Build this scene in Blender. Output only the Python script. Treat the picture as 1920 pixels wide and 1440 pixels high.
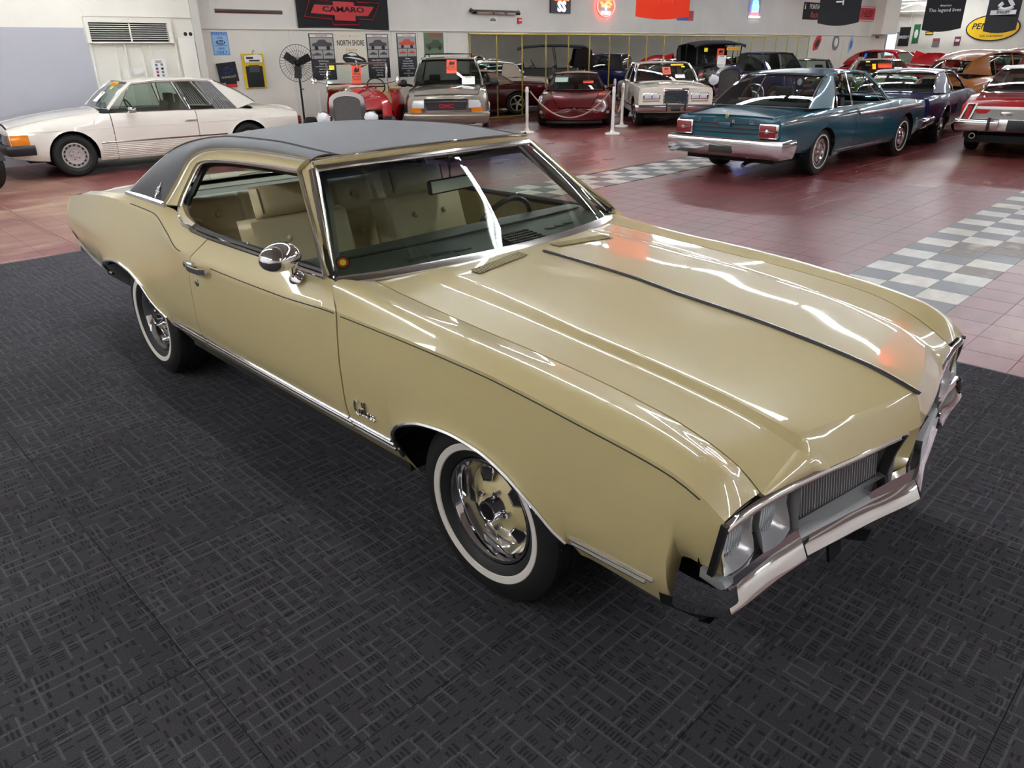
import bpy, bmesh, math, random
import numpy as np
from mathutils import Vector, Matrix
for _o in list(bpy.data.objects): bpy.data.objects.remove(_o)
SC = bpy.context.scene; COL = SC.collection
PI = math.pi
# ---------------------------------------------------------------- camera, world, exposure
def make_camera():
    cd = bpy.data.cameras.new('camera'); cam = bpy.data.objects.new('camera', cd); COL.objects.link(cam)
    cd.sensor_width = 36; cd.lens = 36*1385.85/1920; cd.clip_start = .05; cd.clip_end = 200
    az, pit, roll = 2.36649, .422721, -.012629
    f = np.array([math.cos(pit)*math.cos(az), math.cos(pit)*math.sin(az), -math.sin(pit)])
    r = np.cross(f, [0, 0, 1]); r /= np.linalg.norm(r); u = np.cross(r, f)
    c, s = math.cos(roll), math.sin(roll)
    X = c*r+s*u; Y = -s*r+c*u; Z = -f
    cam.matrix_world = Matrix(((X[0], Y[0], Z[0], 1.5461), (X[1], Y[1], Z[1], -2.2239), (X[2], Y[2], Z[2], 1.7406), (0, 0, 0, 1)))
    SC.camera = cam
make_camera()
W = bpy.data.worlds.new('world'); SC.world = W; W.use_nodes = True
W.node_tree.nodes['Background'].inputs[0].default_value = (.9, .95, 1, 1)
W.node_tree.nodes['Background'].inputs[1].default_value = .6
VS = SC.view_settings
SC.display_settings.display_device = 'sRGB'
VS.view_transform = 'Standard'; VS.look = 'None'; VS.gamma = 1; VS.use_curve_mapping = False
VS.exposure = 1.12
TUBE_POWER = 24.0
CEIL = 4.3
# ---------------------------------------------------------------- materials
def s2l(c):
    return tuple((v/12.92 if v <= .04045 else ((v+.055)/1.055)**2.4) for v in [x/255 for x in c])
MATS = {}
def mat(name, rgb, rough=.5, metal=0., coat=0., emit=0., spec=.5, noise=0., nscale=8., bump=0., bscale=200., lin=False):
    if name in MATS: return MATS[name]
    m = bpy.data.materials.new(name); m.use_nodes = True; nt = m.node_tree; b = nt.nodes['Principled BSDF']
    c = tuple(rgb) if lin else s2l(rgb)
    b.inputs['Base Color'].default_value = (*c, 1); b.inputs['Roughness'].default_value = rough
    b.inputs['Metallic'].default_value = metal; b.inputs['Specular IOR Level'].default_value = spec
    b.inputs['Coat Weight'].default_value = coat; b.inputs['Coat Roughness'].default_value = .03
    if emit:
        b.inputs['Emission Color'].default_value = (*c, 1); b.inputs['Emission Strength'].default_value = emit
    if noise or bump:
        tc = nt.nodes.new('ShaderNodeTexCoord')
    if noise:
        n = nt.nodes.new('ShaderNodeTexNoise'); n.inputs['Scale'].default_value = nscale; n.inputs['Detail'].default_value = 6
        nt.links.new(tc.outputs['Object'], n.inputs['Vector'])
        mx = nt.nodes.new('ShaderNodeMixRGB'); mx.blend_type = 'MULTIPLY'; mx.inputs[0].default_value = 1
        mr = nt.nodes.new('ShaderNodeMapRange'); mr.inputs[1].default_value = .3; mr.inputs[2].default_value = .7
        mr.inputs[3].default_value = 1-noise; mr.inputs[4].default_value = 1+noise*.3
        nt.links.new(n.outputs[0], mr.inputs[0]); mx.inputs[1].default_value = (*c, 1)
        nt.links.new(mr.outputs[0], mx.inputs[2]); nt.links.new(mx.outputs[0], b.inputs['Base Color'])
    if bump:
        n2 = nt.nodes.new('ShaderNodeTexNoise'); n2.inputs['Scale'].default_value = bscale; n2.inputs['Detail'].default_value = 4
        nt.links.new(tc.outputs['Object'], n2.inputs['Vector'])
        bp = nt.nodes.new('ShaderNodeBump'); bp.inputs['Strength'].default_value = bump; bp.inputs['Distance'].default_value = .002
        nt.links.new(n2.outputs[0], bp.inputs['Height']); nt.links.new(bp.outputs[0], b.inputs['Normal'])
    MATS[name] = m; return m
def glass(name, tint=(.82, .9, .86), band=None, refl=1.0):
    if name in MATS: return MATS[name]
    m = bpy.data.materials.new(name); m.use_nodes = True; nt = m.node_tree; nt.nodes.clear()
    out = nt.nodes.new('ShaderNodeOutputMaterial'); mix = nt.nodes.new('ShaderNodeMixShader')
    tr = nt.nodes.new('ShaderNodeBsdfTransparent'); gl = nt.nodes.new('ShaderNodeBsdfGlossy'); fr = nt.nodes.new('ShaderNodeFresnel')
    ge = nt.nodes.new('ShaderNodeNewGeometry'); io = nt.nodes.new('ShaderNodeMapRange'); io.inputs[3].default_value = 1.5; io.inputs[4].default_value = 1/1.5
    nt.links.new(ge.outputs['Backfacing'], io.inputs[0]); nt.links.new(io.outputs[0], fr.inputs[0]); gl.inputs['Roughness'].default_value = .01; tr.inputs[0].default_value = (*tint, 1)
    gl.inputs[0].default_value = (refl, refl, refl, 1)
    if band:
        z0, z1, tcol = band
        tc = nt.nodes.new('ShaderNodeTexCoord'); sx = nt.nodes.new('ShaderNodeSeparateXYZ'); mr = nt.nodes.new('ShaderNodeMapRange')
        mx = nt.nodes.new('ShaderNodeMixRGB')
        nt.links.new(tc.outputs['Object'], sx.inputs[0]); nt.links.new(sx.outputs[2], mr.inputs[0])
        mr.inputs[1].default_value = z0; mr.inputs[2].default_value = z1
        mx.inputs[1].default_value = (*tint, 1); mx.inputs[2].default_value = (*tcol, 1)
        nt.links.new(mr.outputs[0], mx.inputs[0]); nt.links.new(mx.outputs[0], tr.inputs[0])
    nt.links.new(fr.outputs[0], mix.inputs[0]); nt.links.new(tr.outputs[0], mix.inputs[1]); nt.links.new(gl.outputs[0], mix.inputs[2])
    nt.links.new(mix.outputs[0], out.inputs[0]); MATS[name] = m; return m
CHROME = mat('chrome', (218, 218, 222), .05, 1.)
STEEL = mat('brushed_trim', (190, 186, 184), .22, 1.)
BLACK = mat('black_trim', (14, 14, 15), .45)
DARK = mat('underbody_black', (9, 9, 9), .8)
RUBBER = mat('tire_rubber', (17, 17, 17), .62, bump=.15, bscale=300)
WHITE = mat('white_paint', (235, 232, 226), .5)
PAPER = mat('paper', (240, 238, 232), .6)
ORANGE = mat('orange_sheet', (238, 82, 44), .5)
YELLOW = mat('yellow_sticker', (246, 224, 30), .5)
INK = mat('ink', (25, 25, 28), .6)
REDLENS = mat('red_lens', (128, 14, 20), .35, coat=.2)
AMBER = mat('amber_lens', (232, 130, 20), .12, coat=1)
LENS = mat('lamp_glass', (214, 219, 222), .2, .1, coat=1)
GLASS = glass('clear_glass', (.80, .86, .83))
WGLASS = glass('car_glass', (.62, .70, .66))
# ---------------------------------------------------------------- mesh helpers
def mesh(name, V, F, m, parent=None, angle=35, smooth=True, mats=None, fm=None):
    me = bpy.data.meshes.new(name); me.from_pydata([tuple(map(float, v)) for v in V], [], [tuple(f) for f in F])
    for mm in (mats or [m]): me.materials.append(mm)
    if fm is not None:
        for p, i in zip(me.polygons, fm): p.material_index = i
    if smooth:
        me.polygons.foreach_set('use_smooth', [True]*len(me.polygons))
        try: me.set_sharp_from_angle(angle=math.radians(angle))
        except Exception: pass
    me.update()
    o = bpy.data.objects.new(name, me); COL.objects.link(o)
    if parent: o.parent = parent
    return o
def tag(o, label=None, cat=None, group=None, kind=None):
    if label: o['label'] = label
    if cat: o['category'] = cat
    if group: o['group'] = group
    if kind: o['kind'] = kind
    return o
def empty(name, loc=(0, 0, 0), rz=0., label=None, cat=None, group=None, parent=None):
    o = bpy.data.objects.new(name, None); COL.objects.link(o); o.location = loc; o.rotation_euler = (0, 0, rz); o.empty_display_size = .1
    if parent: o.parent = parent
    return tag(o, label, cat, group)
def copy_tree(o, parent=None):
    c = o.copy(); COL.objects.link(c); c.parent = parent
    for ch in list(o.children): copy_tree(ch, c)
    return c
class MB:
    """collects shapes into one mesh"""
    def __init__(s): s.V = []; s.F = []; s.M = []; s.mi = 0
    def add(s, V, F):
        k = len(s.V); s.V += [tuple(v) for v in V]; s.F += [tuple(i+k for i in f) for f in F]; s.M += [s.mi]*len(F); return s
    def box(s, a, b, bev=0.):
        (x0, y0, z0), (x1, y1, z1) = a, b
        if x1 < x0: x0, x1 = x1, x0
        if y1 < y0: y0, y1 = y1, y0
        if z1 < z0: z0, z1 = z1, z0
        if bev <= 0:
            V = [(x, y, z) for x in (x0, x1) for y in (y0, y1) for z in (z0, z1)]
            return s.add(V, [(0, 1, 3, 2), (4, 6, 7, 5), (0, 4, 5, 1), (2, 3, 7, 6), (0, 2, 6, 4), (1, 5, 7, 3)])
        bm = bmesh.new(); bmesh.ops.create_cube(bm, size=1)
        for v in bm.verts: v.co = ((x0+x1)/2+v.co.x*(x1-x0), (y0+y1)/2+v.co.y*(y1-y0), (z0+z1)/2+v.co.z*(z1-z0))
        bev = min(bev, .49*min(x1-x0, y1-y0, z1-z0))
        bmesh.ops.bevel(bm, geom=bm.edges[:]+bm.verts[:], offset=bev, segments=2, profile=.5, affect='EDGES')
        bm.verts.index_update()
        V = [tuple(v.co) for v in bm.verts]; F = [tuple(v.index for v in f.verts) for f in bm.faces]; bm.free()
        return s.add(V, F)
    def quad(s, a, b, c, d): return s.add([a, b, c, d], [(0, 1, 2, 3)])
    def grid(s, G, flip=False):
        G = np.asarray(G, float); n, m = G.shape[:2]; V = G.reshape(-1, 3); F = []
        for i in range(n-1):
            for j in range(m-1):
                q = (i*m+j, i*m+j+1, (i+1)*m+j+1, (i+1)*m+j); F.append(q[::-1] if flip else q)
        return s.add(V, F)
    def sweep(s, path, prof, up=(0, 0, 1), closed=False, caps=True, ups=None):
        P = np.asarray(path, float); n = len(P); k = len(prof)
        if closed: T = np.roll(P, -1, 0)-np.roll(P, 1, 0)
        else: T = np.gradient(P, axis=0)
        T /= np.linalg.norm(T, axis=1)[:, None]+1e-12
        V = []
        for i in range(n):
            u = np.array(ups[i] if ups is not None else up, float); u = u-T[i]*u.dot(T[i])
            nu = np.linalg.norm(u)
            if nu < 1e-6: u = np.array([1, 0, 0.])-T[i]*T[i][0]; nu = np.linalg.norm(u)
            u /= nu; b = np.cross(T[i], u)
            for a, c in prof: V.append(P[i]+b*a+u*c)
        F = []
        for i in range(n if closed else n-1):
            j = (i+1) % n
            for q in range(k): F.append((i*k+q, i*k+(q+1) % k, j*k+(q+1) % k, j*k+q))
        if caps and not closed: F.append(tuple(range(k))[::-1]); F.append(tuple((n-1)*k+q for q in range(k)))
        return s.add(V, F)
    def tube(s, path, r, n=8, closed=False, up=(0, 0, 1)):
        return s.sweep(path, [(r*math.cos(2*PI*i/n), r*math.sin(2*PI*i/n)) for i in range(n)], up, closed)
    def bar(s, path, w, h, up=(0, 0, 1), ups=None, closed=False):
        """half-round strip lying on a surface whose normal is up"""
        pr = [(-w/2, 0), (w/2, 0), (w/2*.8, h*.6), (0, h), (-w/2*.8, h*.6)]
        return s.sweep(path, pr, up, closed, ups=ups)
    def lathe(s, prof, c=(0, 0, 0), axis='y', n=32, a0=0, a1=2*PI):
        full = abs(a1-a0-2*PI) < 1e-6; k = len(prof); N = n if full else n+1; V = []
        for i in range(N):
            t = a0+(a1-a0)*i/n; cs, sn = math.cos(t), math.sin(t)
            for r, h in prof:
                if axis == 'y': V.append((c[0]+r*cs, c[1]+h, c[2]+r*sn))
                elif axis == 'z': V.append((c[0]+r*cs, c[1]+r*sn, c[2]+h))
                else: V.append((c[0]+h, c[1]+r*cs, c[2]+r*sn))
        F = []
        for i in range(n):
            j = (i+1) % N
            for q in range(k-1): F.append((i*k+q, j*k+q, j*k+q+1, i*k+q+1))
        return s.add(V, F)
    def ball(s, c, r, n=12, m=8, sc=(1, 1, 1)):
        prof = [(max(1e-4, math.sin(PI*i/m)), -math.cos(PI*i/m)) for i in range(m+1)]
        k = len(s.V); s.lathe(prof, (0, 0, 0), 'z', n)
        s.V[k:] = [(c[0]+v[0]*r*sc[0], c[1]+v[1]*r*sc[1], c[2]+v[2]*r*sc[2]) for v in s.V[k:]]
        return s
    def prism(s, poly, d0, d1, axis='y'):
        n = len(poly)
        def P(p, d): return (p[0], d, p[1]) if axis == 'y' else ((d, p[0], p[1]) if axis == 'x' else (p[0], p[1], d))
        V = [P(p, d0) for p in poly]+[P(p, d1) for p in poly]
        F = [tuple(range(n))[::-1], tuple(range(n, 2*n))]+[(i, (i+1) % n, n+(i+1) % n, n+i) for i in range(n)]
        return s.add(V, F)
    def xf(s, M, k=0):
        s.V[k:] = [tuple(M @ Vector(v)) for v in s.V[k:]]; return s
    def mirror(s):
        """adds the y-mirrored copy"""
        k = len(s.V); V = [(x, -y, z) for x, y, z in s.V]; F = [tuple(i+k for i in f[::-1]) for f in s.F]
        s.V += V; s.F += F; s.M += list(s.M); return s
    def flipy(s):
        s.V = [(x, -y, z) for x, y, z in s.V]; s.F = [f[::-1] for f in s.F]; return s
    def build(s, name, m, parent=None, angle=35, smooth=True, recalc=False):
        mats = m if isinstance(m, (list, tuple)) else [m]
        o = mesh(name, s.V, s.F, None, parent, angle, smooth, mats, s.M if len(mats) > 1 else None)
        if recalc:
            bm = bmesh.new(); bm.from_mesh(o.data); bmesh.ops.recalc_face_normals(bm, faces=bm.faces[:]); bm.to_mesh(o.data); bm.free()
        return o
def pch(xs, ys):
    """monotone cubic interpolation"""
    x = np.asarray(xs, float); y = np.asarray(ys, float); h = np.diff(x); d = np.diff(y)/h; n = len(x); m = np.zeros(n)
    m[0] = d[0]; m[-1] = d[-1]
    for i in range(1, n-1):
        if d[i-1]*d[i] > 0:
            w1 = 2*h[i]+h[i-1]; w2 = h[i]+2*h[i-1]; m[i] = (w1+w2)/(w1/d[i-1]+w2/d[i])
    def f(q):
        q = np.asarray(q, float); qq = np.clip(q, x[0], x[-1]); k = np.clip(np.searchsorted(x, qq)-1, 0, n-2)
        t = (qq-x[k])/h[k]; t2 = t*t; t3 = t2*t
        return (2*t3-3*t2+1)*y[k]+(t3-2*t2+t)*h[k]*m[k]+(-2*t3+3*t2)*y[k+1]+(t3-t2)*h[k]*m[k+1]
    return f
def tab(s):
    a = np.array([float(v) for v in s.split()]).reshape(-1, 2); a = a[np.argsort(a[:, 0])]; return pch(a[:, 0], a[:, 1])
def crv(pts, n):
    """smooth curve through 3-D points (chord-length Catmull-Rom), n samples"""
    P = np.asarray(pts, float); d = np.linalg.norm(np.diff(P, axis=0), axis=1); t = np.r_[0, np.cumsum(d)]/d.sum()
    q = np.linspace(0, 1, n) if np.isscalar(n) else np.asarray(n)
    return np.stack([pch(t, P[:, i])(q) for i in range(3)], 1)
def loft(lines, sub, crease=()):
    """lines (L,S,3) -> rows; cubic across the lines, broken at creases"""
    L = np.asarray(lines, float); n = len(L); subs = sub if hasattr(sub, '__len__') else [sub]*(n-1); rows = [L[0]]
    def tan(i, side):
        if i == 0: return L[1]-L[0]
        if i == n-1: return L[-1]-L[-2]
        if i in crease: return (L[i+1]-L[i]) if side > 0 else (L[i]-L[i-1])
        return (L[i+1]-L[i-1])/2
    for i in range(n-1):
        m0, m1 = tan(i, 1), tan(i+1, -1)
        for k in range(1, subs[i]+1):
            t = k/subs[i]; t2 = t*t; t3 = t2*t
            rows.append((2*t3-3*t2+1)*L[i]+(t3-2*t2+t)*m0+(-2*t3+3*t2)*L[i+1]+(t3-t2)*m1)
    return np.array(rows)
def panel(name, G, m, parent, flange=.018, sides='lrtb', flip=False, angle=30, both=False):
    """grid panel with its border folded inwards, so that the gaps between panels read as real gaps"""
    G = np.asarray(G, float); du = np.gradient(G, axis=1); dv = np.gradient(G, axis=0); N = np.cross(du, dv)
    N /= np.linalg.norm(N, axis=2)[..., None]+1e-12
    if flip: N = -N
    def ext(A, B, ax, first):
        E = B[:1] if ax == 0 and first else None
        return E
    if flange:
        top = G.copy(); Nn = N.copy()
        if 'b' in sides: top = np.concatenate([top[:1]-Nn[:1]*flange, top]); Nn = np.concatenate([Nn[:1], Nn])
        if 't' in sides: top = np.concatenate([top, top[-1:]-Nn[-1:]*flange]); Nn = np.concatenate([Nn, Nn[-1:]])
        if 'l' in sides: top = np.concatenate([top[:, :1]-Nn[:, :1]*flange, top], 1); Nn = np.concatenate([Nn[:, :1], Nn], 1)
        if 'r' in sides: top = np.concatenate([top, top[:, -1:]-Nn[:, -1:]*flange], 1)
        G = top
    b = MB(); b.grid(G, flip)
    return b.build(name, m, parent, angle)
def text(s, size, loc, rot, m, parent=None, name='lettering', align='CENTER', ext=.001, sx=1., shear=0., bold=0.):
    c = bpy.data.curves.new(name, 'FONT'); c.body = s; c.size = size; c.align_x = align; c.align_y = 'CENTER'; c.extrude = ext; c.shear = shear
    c.offset = bold; c.resolution_u = 2
    t = bpy.data.objects.new(name, c); COL.objects.link(t)
    me = bpy.data.meshes.new_from_object(t); bpy.data.objects.remove(t); bpy.data.curves.remove(c)
    me.materials.clear(); me.materials.append(m); o = bpy.data.objects.new(name, me); COL.objects.link(o)
    o.location = loc; o.rotation_euler = rot; o.scale = (sx, 1, 1)
    if parent: o.parent = parent
    return o
# ---------------------------------------------------------------- the hall
rnd = random.Random(7)
def nodes_of(m): return m.node_tree, m.node_tree.nodes, m.node_tree.links
def floor_mat(name, cols, rough=.22, scale=.55, tile=None):
    """worn painted floor: three colours blended by noise"""
    m = bpy.data.materials.new(name); m.use_nodes = True; nt, N, Lk = nodes_of(m); b = N['Principled BSDF']
    g = N.new('ShaderNodeNewGeometry'); n1 = N.new('ShaderNodeTexNoise'); n2 = N.new('ShaderNodeTexNoise'); n3 = N.new('ShaderNodeTexNoise')
    mp = N.new('ShaderNodeMapping'); mp.inputs['Scale'].default_value = (1, .45, 1)
    Lk.new(g.outputs['Position'], mp.inputs[0])
    for n, s, d in ((n1, scale, 4), (n2, scale*2.3, 8), (n3, 9, 8)):
        n.inputs['Scale'].default_value = s; n.inputs['Detail'].default_value = d; Lk.new(mp.outputs[0], n.inputs['Vector'])
    r1 = N.new('ShaderNodeMapRange'); r1.inputs[1].default_value = .38; r1.inputs[2].default_value = .62; Lk.new(n1.outputs[0], r1.inputs[0])
    r2 = N.new('ShaderNodeMapRange'); r2.inputs[1].default_value = .53; r2.inputs[2].default_value = .72; Lk.new(n2.outputs[0], r2.inputs[0])
    r3 = N.new('ShaderNodeMapRange'); r3.inputs[1].default_value = .3; r3.inputs[2].default_value = .7; r3.inputs[3].default_value = .82; r3.inputs[4].default_value = 1.12
    Lk.new(n3.outputs[0], r3.inputs[0])
    a = N.new('ShaderNodeMixRGB'); a.inputs[1].default_value = (*s2l(cols[0]), 1); a.inputs[2].default_value = (*s2l(cols[1]), 1); Lk.new(r1.outputs[0], a.inputs[0])
    c = N.new('ShaderNodeMixRGB'); c.inputs[2].default_value = (*s2l(cols[2]), 1); Lk.new(a.outputs[0], c.inputs[1]); Lk.new(r2.outputs[0], c.inputs[0])
    e = N.new('ShaderNodeMixRGB'); e.blend_type = 'MULTIPLY'; e.inputs[0].default_value = 1; Lk.new(c.outputs[0], e.inputs[1]); Lk.new(r3.outputs[0], e.inputs[2])
    if tile:
        oi = N.new('ShaderNodeObjectInfo'); r4 = N.new('ShaderNodeMapRange'); r4.inputs[3].default_value = 1-tile; r4.inputs[4].default_value = 1+tile*.4
        Lk.new(oi.outputs['Random'], r4.inputs[0]); e2 = N.new('ShaderNodeMixRGB'); e2.blend_type = 'MULTIPLY'; e2.inputs[0].default_value = 1
        Lk.new(e.outputs[0], e2.inputs[1]); Lk.new(r4.outputs[0], e2.inputs[2]); e = e2
    Lk.new(e.outputs[0], b.inputs['Base Color'])
    rr = N.new('ShaderNodeMapRange'); rr.inputs[3].default_value = rough*.85; rr.inputs[4].default_value = rough*1.3; Lk.new(n2.outputs[0], rr.inputs[0]); Lk.new(rr.outputs[0], b.inputs['Roughness'])
    b.inputs['Specular IOR Level'].default_value = .3
    return m
RED_TILE = floor_mat('red_floor_tile', [(112, 60, 62), (124, 68, 70), (106, 80, 74)],  .3, .4, .1)
RED_FAR = floor_mat('red_floor_paint', [(112, 52, 52), (122, 66, 64), (160, 136, 112)], .26, .3)
GROUT = mat('floor_joint', (92, 52, 52), .6)
T_WHITE = floor_mat('white_floor_tile', [(192, 186, 170), (184, 182, 178), (170, 160, 138)], .3, 1.2, .08)
T_GREY = floor_mat('grey_floor_tile', [(74, 74, 76), (66, 66, 68), (72, 64, 58)], .3, 1.2, .2)
T_BROWN = floor_mat('worn_floor_tile', [(98, 80, 66), (84, 68, 58), (190, 170, 140)], .35, 2.0)
FX0, FX1, FY0, FY1 = -24., 12., -6.6, 46.
floor = MB().box((FX0, FY0, -.12), (FX1, FY1, -.006)).build('floor', GROUT, smooth=False); floor['kind'] = 'structure'
T = .3048
def tile_mesh(w, name='tile', h=.006, g=.002):
    b = MB(); a = w/2-g/2; k = a-.0015
    b.add([(-a, -a, -h), (a, -a, -h), (a, a, -h), (-a, a, -h), (-a, -a, -.0015), (a, -a, -.0015), (a, a, -.0015), (-a, a, -.0015), (-k, -k, 0), (k, -k, 0), (k, k, 0), (-k, k, 0)],
          [(8, 9, 10, 11), (4, 5, 9, 8), (5, 6, 10, 9), (6, 7, 11, 10), (7, 4, 8, 11), (0, 1, 5, 4), (1, 2, 6, 5), (2, 3, 7, 6), (3, 0, 4, 7)])
    return b
def shared(mb, name, m):
    o = mb.build(name, m, smooth=False); me = o.data; bpy.data.objects.remove(o); return me
TM = {k: shared(tile_mesh(T), 'tile', m) for k, m in (('r', RED_TILE), ('w', T_WHITE), ('g', T_GREY), ('b', T_BROWN))}
def put(me, name, loc, parent, rz=0.):
    o = bpy.data.objects.new(name, me); COL.objects.link(o); o.location = loc; o.rotation_euler = (0, 0, rz); o.parent = parent; return o
# two chequered runs of tiles
def chequer(xl, y0, n, white0, worn=()):
    for i in range(3):
        for k in range(n[0], n[1]):
            w = (i+k+white0) % 2 == 0
            key = 'w' if w else 'g'
            if (i, k) in worn: key = 'b'
            put(TM[key], 'tile', (xl+(i-.5)*T, y0+(k+.5)*T, 0), floor)
AX, AY = -.468, 4.061
chequer(AX, AY, (-5, 30), 1, {(1, 4), (1, 5), (2, 5), (2, 6), (2, 2)})
BX, BY = -5.692, 6.753
chequer(BX, BY, (-6, 22), 1)
# red tiles: the nearest ones in view one by one, the field beyond as joined geometry
far = []; near = []
CX, CY = 1.546, -2.224
def in_chequer(x, y):
    if AX-T*.6 < x < AX+T*2.1 and y > AY-5*T-.01 and y < AY+30*T: return True
    if BX-T*.6 < x < BX+T*2.1 and BY-6*T-.01 < y < BY+22*T: return True
    return False
for i in range(-66, 30):
    x = AX+T*(i+.5)
    for k in range(-30, 66):
        y = AY+T*(k+.5)
        if not (-14.4 < x < 7 and -6 < y < 24): continue
        if x > -6.5 and y < 2.55-T*.5: continue
        if in_chequer(x, y): continue
        a = math.degrees(math.atan2(y-CY, x-CX)); d = math.hypot(x-CX, y-CY)
        hid = (-4.2 < x < .8 and y < 3.6)
        (near if (100 < a < 172 and not hid and x > -6.5) else far).append((d, x, y))
near.sort()
for d, x, y in near[:300]: put(TM['r'], 'tile', (x, y, -.0004*rnd.random()), floor)
fb = MB(); tb = tile_mesh(T)
wf = MB(); worn = lambda x, y: x < -6.5 and y < .9
for d, x, y in near[300:]+far: (wf if worn(x, y) else fb).add([(v[0]+x, v[1]+y, v[2]) for v in tb.V[4:]], [(4, 5, 6, 7), (0, 1, 5, 4), (1, 2, 6, 5), (2, 3, 7, 6), (3, 0, 4, 7)])
fo = fb.build('tile_field', RED_FAR, floor, smooth=False); fo['kind'] = 'stuff'
fo = wf.build('worn_tile_field', floor_mat('worn_red_paint', [(112, 58, 58), (150, 116, 98), (172, 148, 122)], .34, .8), floor, smooth=False); fo['kind'] = 'stuff'
fp = MB()
for a, b in (((FX0, FY0), (-14.4, FY1)), ((-14.4, 23.9), (FX1, FY1)), ((7, FY0), (FX1, 24)), ((-14.4, FY0), (7, -6))):
    fp.box((*a, -.006), (*b, -.001))
fp.build('painted_floor', RED_FAR, floor, smooth=False)
MB().box((-14.08, 1.9, -.001), (-12.75, 5.0, .004)).build('grey_floor_band', mat('grey_floor_band', (150, 146, 138), .5, noise=.3, nscale=3), floor, smooth=False)
sm = MB(); sm.bar([(-6.5, -.15, 0), (-8, -.16, 0), (-10, -.15, 0), (-13.9, -.2, 0)], .03, .006); sm.build('floor_seam', mat('floor_seam', (120, 84, 70), .6), floor)
# carpet of square carpet tiles
def carpet_mat():
    """loop-pile carpet tile: ladders of short dark dashes between thin pale lines, along the tile's own axes"""
    m = bpy.data.materials.new('carpet_tile'); m.use_nodes = True; nt, N, Lk = nodes_of(m); b = N['Principled BSDF']
    g = N.new('ShaderNodeTexCoord'); sp = N.new('ShaderNodeSeparateXYZ'); Lk.new(g.outputs['Object'], sp.inputs[0]); oi = N.new('ShaderNodeObjectInfo')
    def M(op, *a):
        n = N.new('ShaderNodeMath'); n.operation = op
        for i, v in enumerate(a):
            if isinstance(v, (int, float)): n.inputs[i].default_value = v
            else: Lk.new(v, n.inputs[i])
        return n.outputs[0]
    seed = M('MULTIPLY', oi.outputs['Random'], 100.)
    def wn(x, y, z):
        c = N.new('ShaderNodeCombineXYZ'); w = N.new('ShaderNodeTexWhiteNoise'); w.noise_dimensions = '3D'
        for i, v in enumerate((x, y, M('ADD', seed, z))):
            if isinstance(v, (int, float)): c.inputs[i].default_value = v
            else: Lk.new(v, c.inputs[i])
        Lk.new(c.outputs[0], w.inputs['Vector']); return w.outputs['Value']
    uo, vo = sp.outputs[0], sp.outputs[1]; sw = M('GREATER_THAN', wn(M('FLOOR', M('DIVIDE', uo, .132)), M('FLOOR', M('DIVIDE', vo, .132)), 8.), .62); ns = M('SUBTRACT', 1., sw)
    u = M('ADD', M('MULTIPLY', uo, ns), M('MULTIPLY', vo, sw)); v = M('ADD', M('MULTIPLY', vo, ns), M('MULTIPLY', uo, sw))
    CU, CV = .044, .0145
    ui = M('FLOOR', M('DIVIDE', u, CU)); uf = M('FRACT', M('DIVIDE', u, CU)); vs = M('ADD', M('MULTIPLY', v, M('ADD', .75, M('MULTIPLY', wn(ui, 7., 6.), .6))), M('MULTIPLY', wn(ui, 0., 5.), .05)); vi = M('FLOOR', M('DIVIDE', vs, CV)); vf = M('FRACT', M('DIVIDE', vs, CV))
    ln = M('ADD', .18, M('MULTIPLY', wn(ui, vi, 1.), .26)); present = M('GREATER_THAN', wn(ui, vi, 2.), .5)
    dash = M('MULTIPLY', M('MULTIPLY', M('LESS_THAN', M('ABSOLUTE', M('SUBTRACT', uf, .5)), ln), M('LESS_THAN', M('ABSOLUTE', M('SUBTRACT', vf, .5)), .27)), present)
    l1 = M('MULTIPLY', M('LESS_THAN', uf, .17), M('GREATER_THAN', wn(ui, M('FLOOR', M('DIVIDE', v, .11)), 3.), .4))
    v2 = M('DIVIDE', v, .072); l2 = M('MULTIPLY', M('LESS_THAN', M('FRACT', v2), .10), M('GREATER_THAN', wn(M('FLOOR', M('DIVIDE', u, .09)), M('FLOOR', v2), 4.), .45))
    lit = M('MAXIMUM', l1, l2); h = M('ADD', .5, M('SUBTRACT', M('MULTIPLY', lit, .5), M('MULTIPLY', dash, .5)))
    yarn = N.new('ShaderNodeTexNoise'); yarn.inputs['Scale'].default_value = 330; yarn.inputs['Detail'].default_value = 2; Lk.new(g.outputs['Object'], yarn.inputs['Vector'])
    ym = N.new('ShaderNodeMapRange'); ym.inputs[1].default_value = .3; ym.inputs[2].default_value = .7; ym.inputs[3].default_value = .5; ym.inputs[4].default_value = 1.5; Lk.new(yarn.outputs[0], ym.inputs[0])
    cr = N.new('ShaderNodeValToRGB'); cr.color_ramp.interpolation = 'CONSTANT'; E = cr.color_ramp.elements; E[0].position = 0; E[0].color = (*s2l((44, 42, 45)), 1); E[1].position = .4; E[1].color = (*s2l((62, 60, 63)), 1); e3 = E.new(.8); e3.color = (*s2l((80, 78, 82)), 1); Lk.new(h, cr.inputs[0])
    m2 = N.new('ShaderNodeMixRGB'); m2.blend_type = 'MULTIPLY'; m2.inputs[0].default_value = 1; Lk.new(cr.outputs[0], m2.inputs[1]); Lk.new(ym.outputs[0], m2.inputs[2])
    r4 = N.new('ShaderNodeMapRange'); r4.inputs[3].default_value = .88; r4.inputs[4].default_value = 1.08; Lk.new(oi.outputs['Random'], r4.inputs[0])
    m3 = N.new('ShaderNodeMixRGB'); m3.blend_type = 'MULTIPLY'; m3.inputs[0].default_value = 1; Lk.new(m2.outputs[0], m3.inputs[1]); Lk.new(r4.outputs[0], m3.inputs[2])
    Lk.new(m3.outputs[0], b.inputs['Base Color']); b.inputs['Roughness'].default_value = .95; b.inputs['Specular IOR Level'].default_value = .12
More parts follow.
